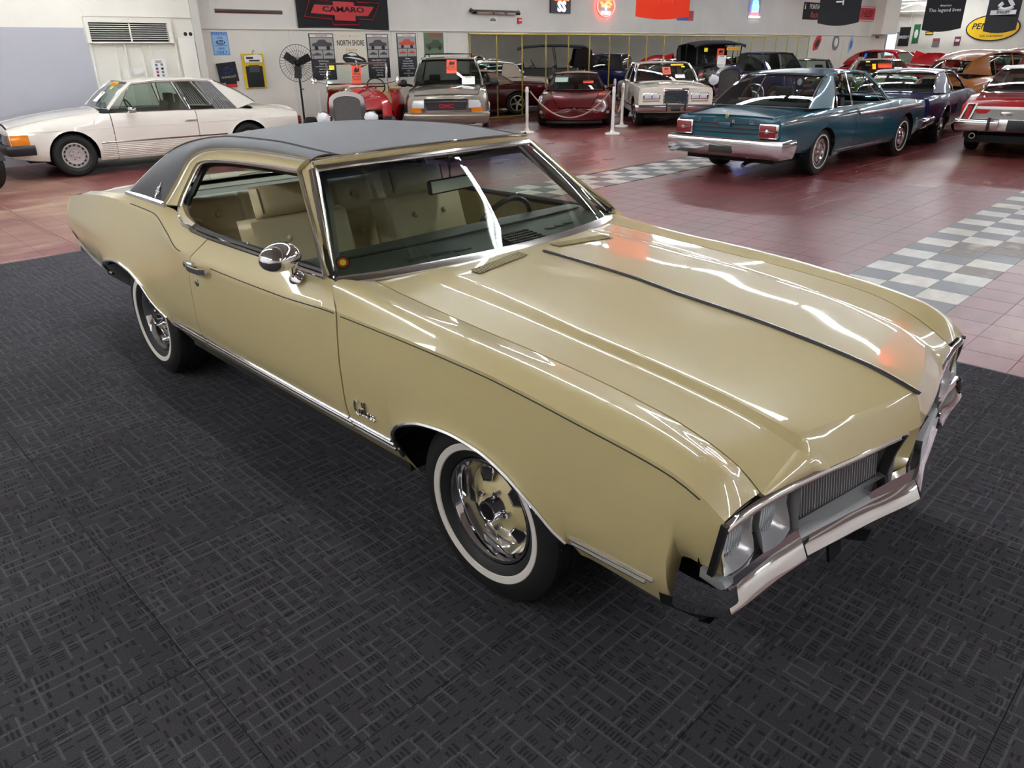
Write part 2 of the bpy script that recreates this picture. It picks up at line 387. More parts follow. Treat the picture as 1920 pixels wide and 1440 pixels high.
    bp = N.new('ShaderNodeBump'); bp.inputs['Strength'].default_value = .6; bp.inputs['Distance'].default_value = .004
    Lk.new(M('ADD', h, M('MULTIPLY', yarn.outputs[0], .5)), bp.inputs['Height']); Lk.new(bp.outputs[0], b.inputs['Normal'])
    return m
CARPET = carpet_mat()
CT = .61
ctm = shared(tile_mesh(CT, h=.012, g=.0015), 'carpet_tile', CARPET)
carpet = empty('carpet', (-1.2, -1.7, 0), 0, 'charcoal carpet of square tiles under the gold coupe', 'carpet')
for i in range(14):
    for k in range(14):
        x = -6.5+CT*(i+.5); y = 2.55-CT*(k+.5)
        if math.degrees(math.atan2(y-CY, x-CX)) % 360 < 95 and x > 2.2: continue
        o = put(ctm, 'carpet_tile', (x+1.2, y+1.7, .008), carpet, (0, PI/2)[(i+k) % 2])
MB().bar([(-6.52, -6, 0), (-6.52, 2.56, 0)], .04, .009).build('carpet_edge', BLACK, carpet).location = (1.2, 1.7, 0)
MB().bar([(-6.52, 2.56, 0), (2.1, 2.56, 0)], .04, .009).build('carpet_edge', BLACK, carpet).location = (1.2, 1.7, 0)
# walls
CREAM = mat('cream_wall', (233, 229, 217), .55, noise=.06, nscale=1.2)
def beadboard():
    m = mat('beadboard_wall', (230, 227, 218), .5, noise=.08, nscale=1.); nt, N, Lk = nodes_of(m); b = N['Principled BSDF']
    g = N.new('ShaderNodeNewGeometry'); sp = N.new('ShaderNodeSeparateXYZ'); Lk.new(g.outputs['Position'], sp.inputs[0])
    w = N.new('ShaderNodeMath'); w.operation = 'MULTIPLY'; w.inputs[1].default_value = 2*PI/.075; Lk.new(sp.outputs[1], w.inputs[0])
    s = N.new('ShaderNodeMath'); s.operation = 'SINE'; Lk.new(w.outputs[0], s.inputs[0])
    p = N.new('ShaderNodeMath'); p.operation = 'GREATER_THAN'; p.inputs[1].default_value = -.75; Lk.new(s.outputs[0], p.inputs[0])
    bp = N.new('ShaderNodeBump'); bp.inputs['Strength'].default_value = .5; bp.inputs['Distance'].default_value = .01; Lk.new(p.outputs[0], bp.inputs['Height']); Lk.new(bp.outputs[0], b.inputs['Normal'])
    return m
BEAD = beadboard()
GREYW = mat('grey_wall_paint', (178, 178, 186), .5, noise=.04, nscale=1.)
def struct(mb, name, m, parent=None, smooth=False):
    o = mb.build(name, m, parent, smooth=smooth)
    if not parent: o['kind'] = 'structure'
    return o
XW = -14.6; XL = -14.1
struct(MB().box((XW-.2, 4.6, -.01), (XW, 40.5, CEIL)), 'wall_back', CREAM)
wb = bpy.data.objects['wall_back']
MB().box((XW, 4.72, 2.26), (XW+.03, 39.0, CEIL)).build('beadboard', BEAD, wb, smooth=False)
MB().box((XW, 4.72, 2.225), (XW+.05, 39.0, 2.265), .008).build('dado_rail', CREAM, wb)
sb = MB()
for y in (6.9, 8.45, 9.65, 10.45, 11.4, 12.1, 33.6, 35.5): sb.box((XW, y-.012, .1), (XW+.008, y+.012, 2.225))
sb.build('panel_batten', CREAM, wb, smooth=False)
MB().box((XW, 4.72, 0), (XW+.02, 12.2, .12)).build('skirting', CREAM, wb, smooth=False)
MB().box((XW, 38.6, 2.3), (XW+.5, 40.5, CEIL)).build('duct_box', CREAM, wb, smooth=False)
wl = struct(MB().box((XL-.7, -6.6, -.01), (XL, 4.56, CEIL)), 'wall_left', CREAM)
MB().box((XL, -6.6, 0), (XL+.012, 2.62, 2.21)).build('grey_panel', GREYW, wl, smooth=False)
MB().box((XL-.5, 4.56, 0), (XL+.02, 4.72, CEIL)).build('corner_post', mat('post_grey_white', (205, 203, 194), .55), wl, smooth=False)
pb = MB()
for y in (2.62, 3.2, 3.66, 4.14): pb.box((XL, y, 0), (XL+.05, y+.03, 1.97), .008)
for y in (3.05, 3.52): pb.box((XL, y, 0), (XL+.03, y+.012, 1.97))
pb.build('wall_rib', CREAM, wl)
MB().box((XL, 2.62, 2.40), (XL+.03, 4.55, CEIL)).build('upper_panel', CREAM, wl, smooth=False)
MB().box((XL, 4.22, .2), (XL+.05, 4.54, 2.05), .01).build('service_panel', CREAM, wl)
hb = MB()
for y in (4.40, 4.50): hb.lathe([(.001, .006), (.032, .006), (.036, 0)], (XL+.0, y, 2.12), 'x', 14)
hb.build('pipe_hole', BLACK, wl)
ob = MB(); ob.box((XL, 3.29, 1.42), (XL+.02, 3.47, 1.51), .005); ob.build('outlet_plate', WHITE, wl)
# louvred vent, frame and each slat
vent = empty('window_1', (XL, 3.36, 2.15)); vent['kind'] = 'structure'
vf = MB()
vf.box((0, -.76, .15), (.09, .76, .23)); vf.box((0, -.76, -.165), (.09, -.70, .15)); vf.box((0, .69, -.165), (.09, .76, .15)); vf.box((0, -.76, -.19), (.1, .76, -.165)); vf.box((.05, -.01, -.16), (.075, .01, .15))
vf.build('vent_frame', CREAM, vent, smooth=False)
MB().box((0, -.7, -.17), (.01, .7, .15)).build('vent_back', BLACK, vent, smooth=False)
vs = MB().box((.02, -.70, -.004), (.07, .70, .006)); vsl = shared(vs, 'slat', CREAM)
for i in range(8): put(vsl, 'slat', (0, 0, -.125+i*.035), vent)
# mirror wall of tall panes between brass posts
def mirror_mat():
    m = bpy.data.materials.new('mirror_glass'); m.use_nodes = True; b = m.node_tree.nodes['Principled BSDF']
    b.inputs['Metallic'].default_value = 1; b.inputs['Roughness'].default_value = .015; b.inputs['Base Color'].default_value = (.8, .83, .8, 1); return m
MIRR = mirror_mat(); BRASS = mat('brass', (176, 154, 80), .32, .8)
mw = empty('mirror_wall', (XW, 12.16, 0), 0, 'wall of tall mirror panes in a brass frame behind the parked cars', 'mirror')
NP = 20; PW = .99
pm = shared(MB().box((.012, -PW/2+.012, .05), (.02, PW/2-.012, 2.16)), 'mirror_pane', MIRR)
pp = shared(MB().box((.0, -.016, .0), (.035, .016, 2.2), .006), 'brass_post', BRASS)
for i in range(NP):
    put(pm, 'mirror_pane', (0, (i+.5)*PW, 0), mw).rotation_euler = (0, 0, rnd.uniform(-.004, .004))
for i in range(NP+1): put(pp, 'brass_post', (0, i*PW, 0), mw)
MB().box((0, -.02, 2.15), (.05, NP*PW+.02, 2.2), .008).build('top_rail', BRASS, mw)
MB().box((0, -.02, 0), (.05, NP*PW+.02, .055), .008).build('bottom_rail', BRASS, mw)
# the rest of the shell
struct(MB().box((FX0, 46, -.01), (FX1, 46.2, CEIL)), 'wall_far', CREAM)
struct(MB().box((FX1, FY0, -.01), (FX1+.2, 46.2, CEIL)), 'wall_right', CREAM)
struct(MB().box((XL-.7, FY0-.2, -.01), (FX1, FY0, CEIL)), 'wall_front', CREAM)
struct(MB().box((FX0-.2, 40.3, -.01), (FX0, 46.2, CEIL)), 'wall_side', CREAM)
struct(MB().box((FX0, 40.3, -.01), (XW-.2, 40.5, CEIL)), 'wall_corner', CREAM)
struct(MB().box((FX0-.2, FY0-.2, CEIL), (FX1+.2, 46.2, CEIL+.15)), 'ceiling', mat('ceiling_white', (168, 166, 160), .7))
bb = MB()
for y in (.5, 6.5, 12.5, 18.5, 24.5, 30.5, 36.5, 42.5): bb.box((XL if y < 4.6 else XW, y-.06, CEIL-.22), (FX1, y+.06, CEIL-.002))
struct(bb, 'trim_1', CREAM)
# far door, daylight behind it
dr = empty('door_1', (-16.3, 45.98, 0)); dr['kind'] = 'structure'
MB().box((-.34, -.04, 0), (-.25, 0, 2.5)).box((.25, -.04, 0), (.34, 0, 2.5)).box((-.34, -.04, 2.42), (.34, 0, 2.5)).build('door_frame', mat('door_frame', (190, 188, 182), .5), dr, smooth=False)
MB().box((-.25, -.02, .05), (.25, -.01, 2.42)).build('door_leaf', mat('daylight_pane', (214, 226, 246), .3, emit=1.1), dr, smooth=False)
# steel roof frame in the far corner
tr = MB()
for x0, z0, x1, z1 in ((-20, 3.5, -13.5, 3.45), (-20, 3.9, -13.5, 3.85), (-18.6, 3.5, -17.2, 3.88), (-17.2, 3.88, -16, 3.5), (-16, 3.5, -14.8, 3.88), (-14.8, 3.88, -13.6, 3.48)):
    tr.tube([(x0, 44.6, z0), (x1, 44.6, z1)], .035, 6)
tr.tube([(-15.4, 45.8, 2.9), (-15.4, 45.8, 3.6)], .03, 6); tr.build('roof_truss', CREAM, bpy.data.objects['wall_far'])
# fluorescent fixtures
TUBE = mat('fluorescent_tube', (244, 249, 255), .4, emit=TUBE_POWER)
FIXW = mat('fixture_white', (232, 232, 228), .4)
fixture_parts = (shared(MB().box((-1.21, -.11, .02), (1.21, .11, .075), .01), 'housing', FIXW), shared(MB().tube([(-1.17, 0, 0), (1.17, 0, 0)], .021, 8), 'tube', TUBE),
                 shared(MB().box((-1.21, -.1, -.02), (-1.18, .1, .03)).box((1.18, -.1, -.02), (1.21, .1, .03)), 'tube_holder', FIXW))
def ceiling_light(x, y, label):
    e = empty('ceiling_light', (x, y, CEIL-.28), 0, label, 'ceiling light', 'twin-tube ceiling lights')
    put(fixture_parts[0], 'housing', (0, 0, 0), e); put(fixture_parts[2], 'tube_holder', (0, 0, 0), e)
    for s in (-.055, .055): put(fixture_parts[1], 'tube', (0, s, 0), e)
    MB_rod = put(ROD, 'hanger', (0, 0, 0), e)
    return e
ROD = shared(MB().box((-.8, -.01, .07), (-.78, .01, .28)).box((.78, -.01, .07), (.8, .01, .28)), 'hanger', FIXW)
ORD = ['first', 'second', 'third', 'fourth', 'fifth', 'sixth', 'seventh', 'eighth']
ROWS = ((-5.2, -9.4, 5, 'added as fill along the sign wall'), (-.6, -11.9, 4, 'added over the tail of the gold coupe'), (-.6, 4.6, 3, 'added beyond the nose of the gold coupe'), (3.1, 5.2, 3, 'added as fill past the carpet corner'), (9.6, 5.2, 3, 'added as fill right of the teal hardtop'), (2.3, -12.8, 6, 'over the far side of the gold coupe'),  # rows marked added are unseen fill lights, put in to brighten the coupe
        (9.6, -11.2, 5, 'over the utility wagon and convertible'), (15.6, -11.2, 8, 'over the navy coupe'), (22.6, -11.2, 8, 'over the copper coupe'), (30.6, -11.2, 8, 'over the red pre-war coupe'), (38.0, -11.2, 4, 'before the far wall'), (44.2, -15.0, 2, 'against the far wall'))  # longest rows run on with added lights to brighten what the mirror reflects
for y, x0, n, where in ROWS:
    for i in range(n): ceiling_light(x0+i*2.5, y, 'twin-tube light, %s from the mirror side, row %s' % (ORD[i], where))
# ---------------------------------------------------------------- the gold coupe
GOLD = mat('gold_paint', (194, 178, 130), .34, coat=1.0, bump=0)
VINYL = mat('black_vinyl_top', (60, 60, 64), .5, bump=.7, bscale=260)
SEATM = mat('olive_vinyl', (184, 170, 132), .38, bump=.12, bscale=250)
SEATD = mat('olive_vinyl_piping', (104, 94, 68), .45)
DASHM = mat('dark_green_dash', (66, 72, 62), .45, bump=.2, bscale=300)
GRILLEM = mat('grille_grey', (148, 148, 150), .42, .2)
hero = empty('gold_coupe', (-1.4, 0, .009), 0, 'gold two-door coupe with black vinyl roof on the charcoal carpet', 'car')
HX = Matrix.Translation((1.4, 0, 0))
def hp(mb, name, m, parent=None, angle=35, recalc=False):
    o = mb.build(name, m, parent or hero, angle, recalc=recalc)
    if not parent: o.location = (1.4, 0, 0)
    return o
def hpanel(name, G, m, **k):
    o = panel(name, G, m, hero, **k); o.location = (1.4, 0, 0); return o
zB = tab('-4.17 .588 -3.95 .54 -3.75 .51 -3.4 .505 -3.1 .40 -2.9 .33 -2.4 .30 0 .30 .38 .36 .45 .37 .716 .375 .73 .40 .745 .545 .76 .556 .87 .556')
yB = tab('-4.17 .80 -3.8 .82 -3.4 .845 -2.94 .83 -2.4 .805 -1 .80 0 .80 .4 .825 .7 .835 .87 .845')
yR = tab('-4.17 .812 -3.8 .845 -3.4 .878 -2.94 .902 -2.4 .912 -1 .912 -.7 .909 0 .898 .4 .884 .7 .874 .87 .856')
yM = tab('-4.17 .838 -3.8 .872 -3.4 .905 -2.94 .930 -2.4 .936 -2 .932 -1 .933 -.7 .930 0 .918 .4 .905 .7 .893 .87 .868')
yC = tab('-4.17 .785 -3.7 .803 -3.22 .818 -2.82 .828 -2.55 .836 -2.48 .842 -2.26 .880 -2.05 .917 -1.675 .921 -1.07 .919 -.72 .912 -.35 .906 .06 .901 .244 .898 .424 .895 .595 .889 .715 .883 .807 .876 .87 .862')
zC = tab('-4.17 .872 -3.95 .91 -3.7 .945 -3.22 .983 -2.82 .993 -2.55 .991 -2.48 .988 -2.26 .936 -2.05 .886 -1.675 .872 -1.07 .879 -.72 .893 -.35 .891 .06 .882 .244 .868 .424 .849 .595 .829 .715 .808 .807 .770 .85 .735 .87 .716')
ARF = np.array([(-.400, .30), (-.402, .40), (-.394, .48), (-.35, .553), (-.29, .592), (-.186, .627), (-.05, .641), (.07, .63), (.17, .598), (.25, .551), (.31, .506), (.35, .461), (.385, .425), (.40, .39)])
ARR = np.array([(-3.39, .50), (-3.376, .525), (-3.34, .565), (-3.287, .595), (-3.137, .645), (-2.94, .673), (-2.766, .659), (-2.595, .612), (-2.5, .545), (-2.43, .505), (-2.36, .478), (-2.338, .40), (-2.33, .30)])
def arch(x):
    z = zB(x)
    for A in (ARF, ARR):
        f = pch(A[:, 0], A[:, 1]); ins = (x >= A[0, 0]) & (x <= A[-1, 0]); z = np.where(ins, np.maximum(z, f(x)), z)
    return z
def side(x, z):
    """half width of the body side at station x and height z"""
    x = np.asarray(x, float); z = np.asarray(z, float)
    b = zB(x); r = np.maximum(.465, b+.05); m = np.maximum(.68, r+.05); c = zC(x)
    K = [(b, yB(x)), (r, yR(x)), (m, yM(x)), (c, yC(x))]
    # quadratic-ish blend through the four knots (Catmull-Rom slopes)
    zs = np.stack([k[0]+0*x for k in K]); ys = np.stack([k[1]+0*x for k in K])
    d = np.diff(ys, axis=0)/np.diff(zs, axis=0); s = np.stack([d[0], (d[0]+d[1])/2, (d[1]+d[2])/2, d[2]])
    out = ys[0]+0*z
    for i in range(3):
        h = zs[i+1]-zs[i]; t = np.clip((z-zs[i])/h, 0, 1); t2 = t*t; t3 = t2*t
        v = (2*t3-3*t2+1)*ys[i]+(t3-2*t2+t)*h*s[i]+(-2*t3+3*t2)*ys[i+1]+(t3-t2)*h*s[i+1]
        out = np.where(z >= zs[i], v, out)
    for A in (ARF, ARR):
        f = pch(A[:, 0], A[:, 1]); ins = (x > A[0, 0]+.01) & (x < A[-1, 0]-.01)
        out = out+np.where(ins & (z > .4), .013*np.exp(-np.clip(z-f(x), 0, 1)/.035), 0)
    return out
XDR = lambda z: -1.948+.135*np.clip((z-.80)/.175, 0, 1)**1.6      # rear door gap
XDF = lambda z: -.668-.022*np.clip((z-.6)/.35, 0, 1)
def st(x0, x1, step=.035, extra=()):
    a = np.linspace(x0, x1, max(3, int(abs(x1-x0)/step)+1)); a = np.r_[a, [e for e in extra if x0 < e < x1]]; return np.unique(np.round(np.sort(a), 5))
def side_rows(xs, nrow=17, wl=None, wr=None, top=None):
    """grid from the lower edge up to the crease; wl/wr bend the end columns to the door gaps"""
    xs = np.asarray(xs, float); u = np.linspace(0, 1, len(xs)); R = []
    for v in np.linspace(0, 1, nrow)**1.15:
        x = xs.copy()
        for _ in range(3):
            lo = arch(x); z = lo+(zC(x)-lo)*v
            x = xs.copy()
            if wl is not None: x = x+(wl(z[0])-xs[0])*np.clip(1-(xs-xs[0])/.3, 0, 1)
            if wr is not None: x = x+(wr(z[-1])-xs[-1])*np.clip(1-(xs[-1]-xs)/.3, 0, 1)
        lo = arch(x); z = lo+(zC(x)-lo)*v
        R.append(np.stack([x, side(x, z), z], 1))
    return np.array(R)
def upper(Crow, yT, zT, sub=5, extra=None):
    x = Crow[:, 0]; Tl = np.stack([x, yT(x), zT(x)], 1)
    return loft([Crow, Tl] if extra is None else [Crow, Tl, extra], sub)
def both(name, G, m, **k):
    """right-hand (near) and left-hand copies of a side panel; G has positive y = half width"""
    Gr = G*np.array([1, -1, 1]); hpanel(name, Gr, m, flip=False, **k); return hpanel(name, G, m, flip=True, **k)
EXF = (-.413, -.408, -.404, -.394, .386, .392, .398, .402, .716, .724, .73, .738, .745, .75)
EXR = (-3.392, -3.386, -3.38, -3.37, -2.37, -2.345, -2.336, -2.33, -2.322)
# front fender
yTf = tab('-.80 .840 -.72 .835 -.5 .822 0 .816 .4 .81 .7 .80 .87 .79'); zTf = tab('-.80 .966 -.72 .957 -.35 .933 .06 .914 .31 .893 .57 .864 .7 .839 .8 .797 .84 .762 .862 .731 .87 .722')
yS = tab('-.75 .70 -.55 .707 0 .712 .5 .712 .7 .702 .8 .695 .872 .70'); zS = tab('-.75 .952 -.55 .936 -.14 .911 .1 .899 .31 .884 .57 .852 .7 .816 .8 .771 .872 .722')
xs = st(-.662, .862, .03, EXF); low = side_rows(xs, 18, wl=lambda z: XDF(z)+.006)
Cr = low[-1]; x = Cr[:, 0]
fd = np.clip(1-(x-x[0])/.35, 0, 1); x1 = x+(-.792-x[0])*fd; x2 = x+(-.778-x[0])*fd
up = loft([Cr, np.stack([x1, yTf(x1), zTf(x1)], 1), np.stack([x2, yS(x2)+.003, zS(x2)], 1)], 6)
both('front_fender', np.concatenate([low, up[1:]]), GOLD, sides='lrt')
# door
yTd = tab('-2.1 .853 -1.4 .858 -.8 .850 -.6 .845'); zTd = tab('-2.1 .982 -1.8 .972 -1.35 .977 -.8 .978 -.6 .968')
xs = st(-1.948, -.668, .045); low = side_rows(xs, 18, wl=lambda z: XDR(z)+.003, wr=lambda z: XDF(z)-.003)
Cr = low[-1]; x = Cr[:, 0].copy()
# the sill row follows the bent gap
xt = x.copy(); xt += (-1.81-x[0])*np.clip(1-(x-x[0])/.3, 0, 1); xt += (-.800-x[-1])*np.clip(1-(x[-1]-x)/.3, 0, 1)
up = loft([Cr, np.stack([xt, yTd(xt), zTd(xt)], 1)], 6)
door_near = None
for sgn in (-1, 1):
    G = np.concatenate([low, up[1:]])*np.array([1, sgn, 1]); d = hpanel('door', G, GOLD, flip=sgn > 0)
    if sgn < 0: door_near = d
# quarter panel
yTq = tab('-4.17 .74 -3.7 .755 -3.0 .785 -2.6 .792 -2.42 .799 -2.3 .803 -2.2 .826 -2.03 .849 -1.8 .858'); zTq = tab('-4.17 .882 -3.7 .958 -3.2 1.005 -3.0 1.025 -2.6 1.031 -2.42 1.031 -2.3 1.028 -2.2 1.004 -2.03 .983 -1.8 .973')
xs = st(-4.165, -1.95, .035, EXR); low = side_rows(xs, 18, wr=lambda z: XDR(z)-.003)
Cr = low[-1]; x = Cr[:, 0].copy(); xt = x+(-1.816-x[-1])*np.clip(1-(x[-1]-x)/.3, 0, 1)
up = loft([Cr, np.stack([xt, yTq(xt), zTq(xt)], 1)], 6)
both('quarter_panel', np.concatenate([low, up[1:]]), GOLD, sides='lrt')
# hood
def hline(x0, x1, x2, yt, zt, ze, n=44, nd=14, y2=None, crisp=0.):
    s = np.linspace(0, 1, n); xa = x0+(x1-x0)*s; A = np.stack([xa, yt(xa), zt(xa)], 1)
    t = np.linspace(0, 1, nd+1)[1:]; xb = x1+(x2-x1)*np.sin(t*PI/2); yb = yt(x1)+((y2 if y2 is not None else yt(x1))-yt(x1))*t; zb = zt(x1)+(ze-zt(x1))*(1-np.cos(t*PI/2)*.85-.15*(1-t)); xb = xb*(1-crisp)+crisp*(x1+(x2-x1)*t**.8); zb = zb*(1-crisp)+crisp*(zt(x1)+(ze-zt(x1))*t)
    return np.concatenate([A, np.stack([xb, yb+0*xb, zb], 1)])
yS2 = lambda x: yS(x)-.003
L0 = hline(-.775, .866, .874, yS2, zS, .722)
yb1 = tab('-.7 .53 -.5 .545 .2 .545 .6 .53 .9 .50'); zb1 = tab('-.72 .962 -.5 .944 -.1 .917 .137 .895 .4 .868 .6 .838 .742 .808 .86 .763')
L1 = hline(-.718, .855, .905, yb1, zb1, .716)
yb2 = tab('-.7 .46 -.4 .475 -.115 .49 .137 .505 .4 .503 .6 .49 .76 .48 .86 .465'); zb2 = tab('-.68 .968 -.55 .966 -.4 .957 -.115 .936 .137 .915 .383 .891 .609 .857 .742 .829 .85 .796')
L2 = hline(-.69, .845, .925, yb2, zb2, .716, y2=.44, crisp=1)
yb3 = lambda x: .24+0*np.asarray(x); zb3 = tab('-.65 .973 -.5 .969 -.08 .946 .154 .922 .4 .903 .565 .878 .75 .850 .92 .805')
L3 = hline(-.65, .915, .968, yb3, zb3, .714, crisp=1)
yb4 = lambda x: .0*np.asarray(x); zb4 = tab('-.65 .977 -.514 .972 -.081 .950 .154 .926 .4 .906 .565 .888 .837 .846 .975 .806')
L4 = hline(-.635, .972, 1.008, yb4, zb4, .706, crisp=1)
e_ = lambda L, dy, dz: L+np.array([0, dy, dz])
H = loft([L0, e_(L1, .007, 0), e_(L1, -.007, .0025), e_(L2, .007, -.0025), e_(L2, -.007, 0), L3, L4], [6, 2, 4, 2, 4, 4], crease=(1, 2, 3, 4))
Hf = np.concatenate([H, H[::-1][1:]*np.array([1, -1, 1])])
hood = hpanel('hood', Hf, GOLD, flip=True, sides='lrtb', angle=14)
# centre rail on the hood, louvred vents
pts = np.stack([np.linspace(-.52, .985, 40), np.zeros(40), zb4(np.linspace(-.52, .985, 40))+.001], 1); pts[-1, 2] = .803
b = MB(); b.bar(pts, .022, .006); hp(b, 'hood_molding', STEEL)
b = MB(); b.bar(pts+[0, -.0095, 0], .007, .0075); hp(b, 'molding_insert', BLACK)
def vpt(sg, x, y):
    i = np.argmin((Hf[:, :, 0]-x)**2+(Hf[:, :, 1]-y)**2); p = Hf.reshape(-1, 3)[i]; return (x, sg*y, float(np.interp(y, [0, .24, .47], [zb4(x), zb3(x), zb2(x)]))+.004)
for sg in (-1, 1):
    b = MB(); n = 26
    P = lambda u, w: vpt(sg, -.505-.047*u+.058*(.5-w), .405-.312*u)
    b.quad(P(0, 0), P(1, 0), P(1, 1), P(0, 1)); vent_o = hp(b, 'cowl_vent', DARK); b = MB()
    for i in range(n):
        u = (i+.5)/n; a = np.array(P(u, 0)); c = np.array(P(u, 1)); b.bar([a+[0, 0, -.001], c+[0, 0, -.001]], .0034, .003)
    o = b.build('louvre', GOLD, vent_o)
# deck lid, tail panel, rear bumper
def across(x0, xs, z, y, nn=9):
    return np.stack([np.full(nn, 0.)+xs, np.linspace(-y, y, nn), z], 1)
rows = []
for xx in np.linspace(-3.06, -4.13, 16):
    y = float(yTq(xx)); ys = np.linspace(-y, y, 15); zc = float(zTq(xx)); rows.append(np.stack([np.full(15, xx), ys, zc+.02*(1-(ys/y)**2)-.012*np.clip((abs(ys)/y-.8)/.2, 0, 1)], 1))
hpanel('trunk_lid', np.array(rows), GOLD, flip=False)
rows = []
for t in np.linspace(0, 1, 8):
    y = .79+.04*math.sin(PI*t); ys = np.linspace(-y, y, 15); rows.append(np.stack([-4.15-.03*math.sin(PI*t)-.02*t+0*ys, ys, .875-.33*t+.02*(1-(ys/y)**2)*(1-t)], 1))
hpanel('tail_panel', np.array(rows), GOLD, flip=False)
for sg in (-1, 1):
    b = MB(); b.box((-4.21, sg*.42, .63), (-4.16, sg*.72, .74), .012); hp(b, 'tail_lamp', REDLENS)
b = MB(); yy = np.linspace(-.78, .78, 25); b.sweep(np.stack([-4.185+.05*(abs(yy)/.78)**3, yy, .52+0*yy], 1), [(-.07, -.02), (-.05, .03), (.05, .03), (.07, 0), (.05, -.03)]); hp(b, 'rear_bumper', CHROME)
# ---- greenhouse
def P3(s): return np.array([[float(v) for v in p.split(',')] for p in s.split()])
Lf = P3('-1.236,.622,1.334 -1.45,.62,1.336 -1.7,.621,1.334 -1.9,.626,1.326 -2.065,.631,1.314 -2.19,.638,1.299 -2.27,.648,1.277 -2.33,.667,1.245 -2.352,.69,1.205 -2.375,.72,1.15 -2.40,.762,1.085 -2.418,.798,1.034')   # front edge of the vinyl
Lb = P3('-2.418,.798,1.034 -2.6,.794,1.034 -2.8,.79,1.033 -3.0,.786,1.03')
lo = np.concatenate([crv(Lf, 44), crv(Lb, 14)[1:]])
S = crv(P3('-1.165,.52,1.350 -1.385,.535,1.364 -1.655,.54,1.376 -2.035,.54,1.371 -2.266,.54,1.356 -2.42,.545,1.338 -2.56,.56,1.315 -2.70,.59,1.274 -2.80,.63,1.22 -2.89,.69,1.145 -2.95,.74,1.085 -3.0,.778,1.035'), len(lo))
def bulge_loft(A, B, n, k, ax=(0, 0, 1)):
    rows = []
    for t in np.linspace(0, 1, n): rows.append(A+(B-A)*t+np.array(ax)*k*4*t*(1-t))
    return np.array(rows)
sail = bulge_loft(lo, S, 10, 1)
dist = np.linalg.norm(S-lo, axis=1)[:, None]
out = np.stack([np.zeros(len(lo)), np.full(len(lo), .75), np.full(len(lo), .66)], 1); out[:, 2] *= np.clip((lo[:, 2]-1.1)/.2, .15, 1)
sail = np.array([lo+(S-lo)*t+out*dist*.16*4*t*(1-t) for t in np.linspace(0, 1, 10)])
both('vinyl_side', sail, VINYL, flange=.006, angle=50)
nS = 30; Sr = crv(S[:40], nS); rows = []
crown = pch(np.linspace(0, 1, 5), [.022, .03, .036, .034, .02])
for i, p in enumerate(Sr):
    t = np.linspace(-1, 1, 21); bow = (1-t*t)
    xx = p[0]+(.10 if i == 0 else .10*max(0, 1-i/9))*bow
    rows.append(np.stack([xx, p[1]*t, p[2]+float(crown(i/(nS-1)))*bow], 1))
hpanel('vinyl_roof', np.array(rows), VINYL, flange=.004, flip=True, angle=50)
for sg in (-1, 1):
    b = MB(); b.tube(S[1:46]*[1, sg, 1]+[0, 0, .001], .0035, 6); hp(b, 'roof_seam', VINYL)
# rear window with its bright frame
top = Sr[-1]; nn = 13; t = np.linspace(-1, 1, nn)
RT = np.stack([top[0]-.02-.05*(1-t*t), top[1]*.96*t, top[2]-.012+.02*(1-t*t)], 1); RB = np.stack([-2.98-.05*(1-t*t), .74*t, 1.03+0*t], 1)
RG = np.array([RT+(RB-RT)*k+np.array([-.05, 0, .03])*4*k*(1-k)*.5 for k in np.linspace(0, 1, 7)])
hp(MB().grid(RG), 'rear_window', WGLASS)
loop = np.concatenate([RT, RG[1:-1, -1], RB[::-1], RG[1:-1, 0][::-1]]); b = MB(); b.bar(loop, .03, .01, up=(-.7, 0, .7), closed=True); hp(b, 'rear_window_trim', CHROME)
# beige frame round the side opening
Of = P3('-1.287,.648,1.292 -1.45,.648,1.290 -1.663,.651,1.286 -1.85,.653,1.281 -2.023,.657,1.273 -2.13,.663,1.262 -2.21,.672,1.243 -2.235,.70,1.195 -2.247,.74,1.13 -2.252,.765,1.09 -2.249,.792,1.046')
n = 44; A = crv(Lf, n); B = crv(Of, n); fr = np.array([A+(B-A)*k+np.array([0, .004, .001])*4*k*(1-k) for k in np.linspace(0, 1, 6)])
both('roof_rail', fr[::-1], GOLD, flange=.02)
# windshield opening
WT = crv(P3('-1.214,.622,1.306 -1.165,.50,1.318 -1.105,.25,1.328 -1.085,0,1.331'), 14); WB = crv(P3('-.83,.822,.962 -.765,.70,.968 -.69,.45,.975 -.65,.2,.979 -.64,0,.980'), 14)
full = lambda Q: np.concatenate([Q, Q[::-1][1:]*np.array([1, -1, 1])])
WTf, WBf = full(WT), full(WB)
WG = np.array([WBf+(WTf-WBf)*k+np.array([.022, 0, .018])*4*k*(1-k)*.5 for k in np.linspace(0, 1, 12)])
hp(MB().grid(WG), 'windshield', glass('windshield_glass', (.66, .74, .66), band=(1.2, 1.3, (.10, .16, .34))))
# header strip between glass and vinyl, and A-pillars
Rf = np.array(rows[0])[::-1] if False else None
HT = crv(P3('-1.236,.622,1.334 -1.165,.52,1.349 -1.11,.30,1.363 -1.07,0,1.372'), 14); HTf = full(HT)
hd = np.array([WTf+(HTf-WTf)*k+np.array([.010, 0, .006])*4*k*(1-k) for k in np.linspace(0, 1, 5)])
hpanel('roof_header', hd, GOLD, flip=False, sides='tb', flange=.012)
b = MB(); b.bar(HTf+[0, 0, .001], .016, .006, up=(.4, 0, .9)); hp(b, 'header_trim', CHROME)
pa = crv(P3('-1.287,.648,1.292 -1.06,.75,1.143 -.825,.856,.978'), 12); pb_ = crv(P3('-1.214,.630,1.306 -1.03,.724,1.143 -.835,.832,.962'), 12)
pil = np.array([pa+(pb_-pa)*k+np.array([.003, .004, .002])*4*k*(1-k) for k in np.linspace(0, 1, 6)])
both('windshield_pillar', pil[::-1], GOLD, flange=.02, sides='tb')
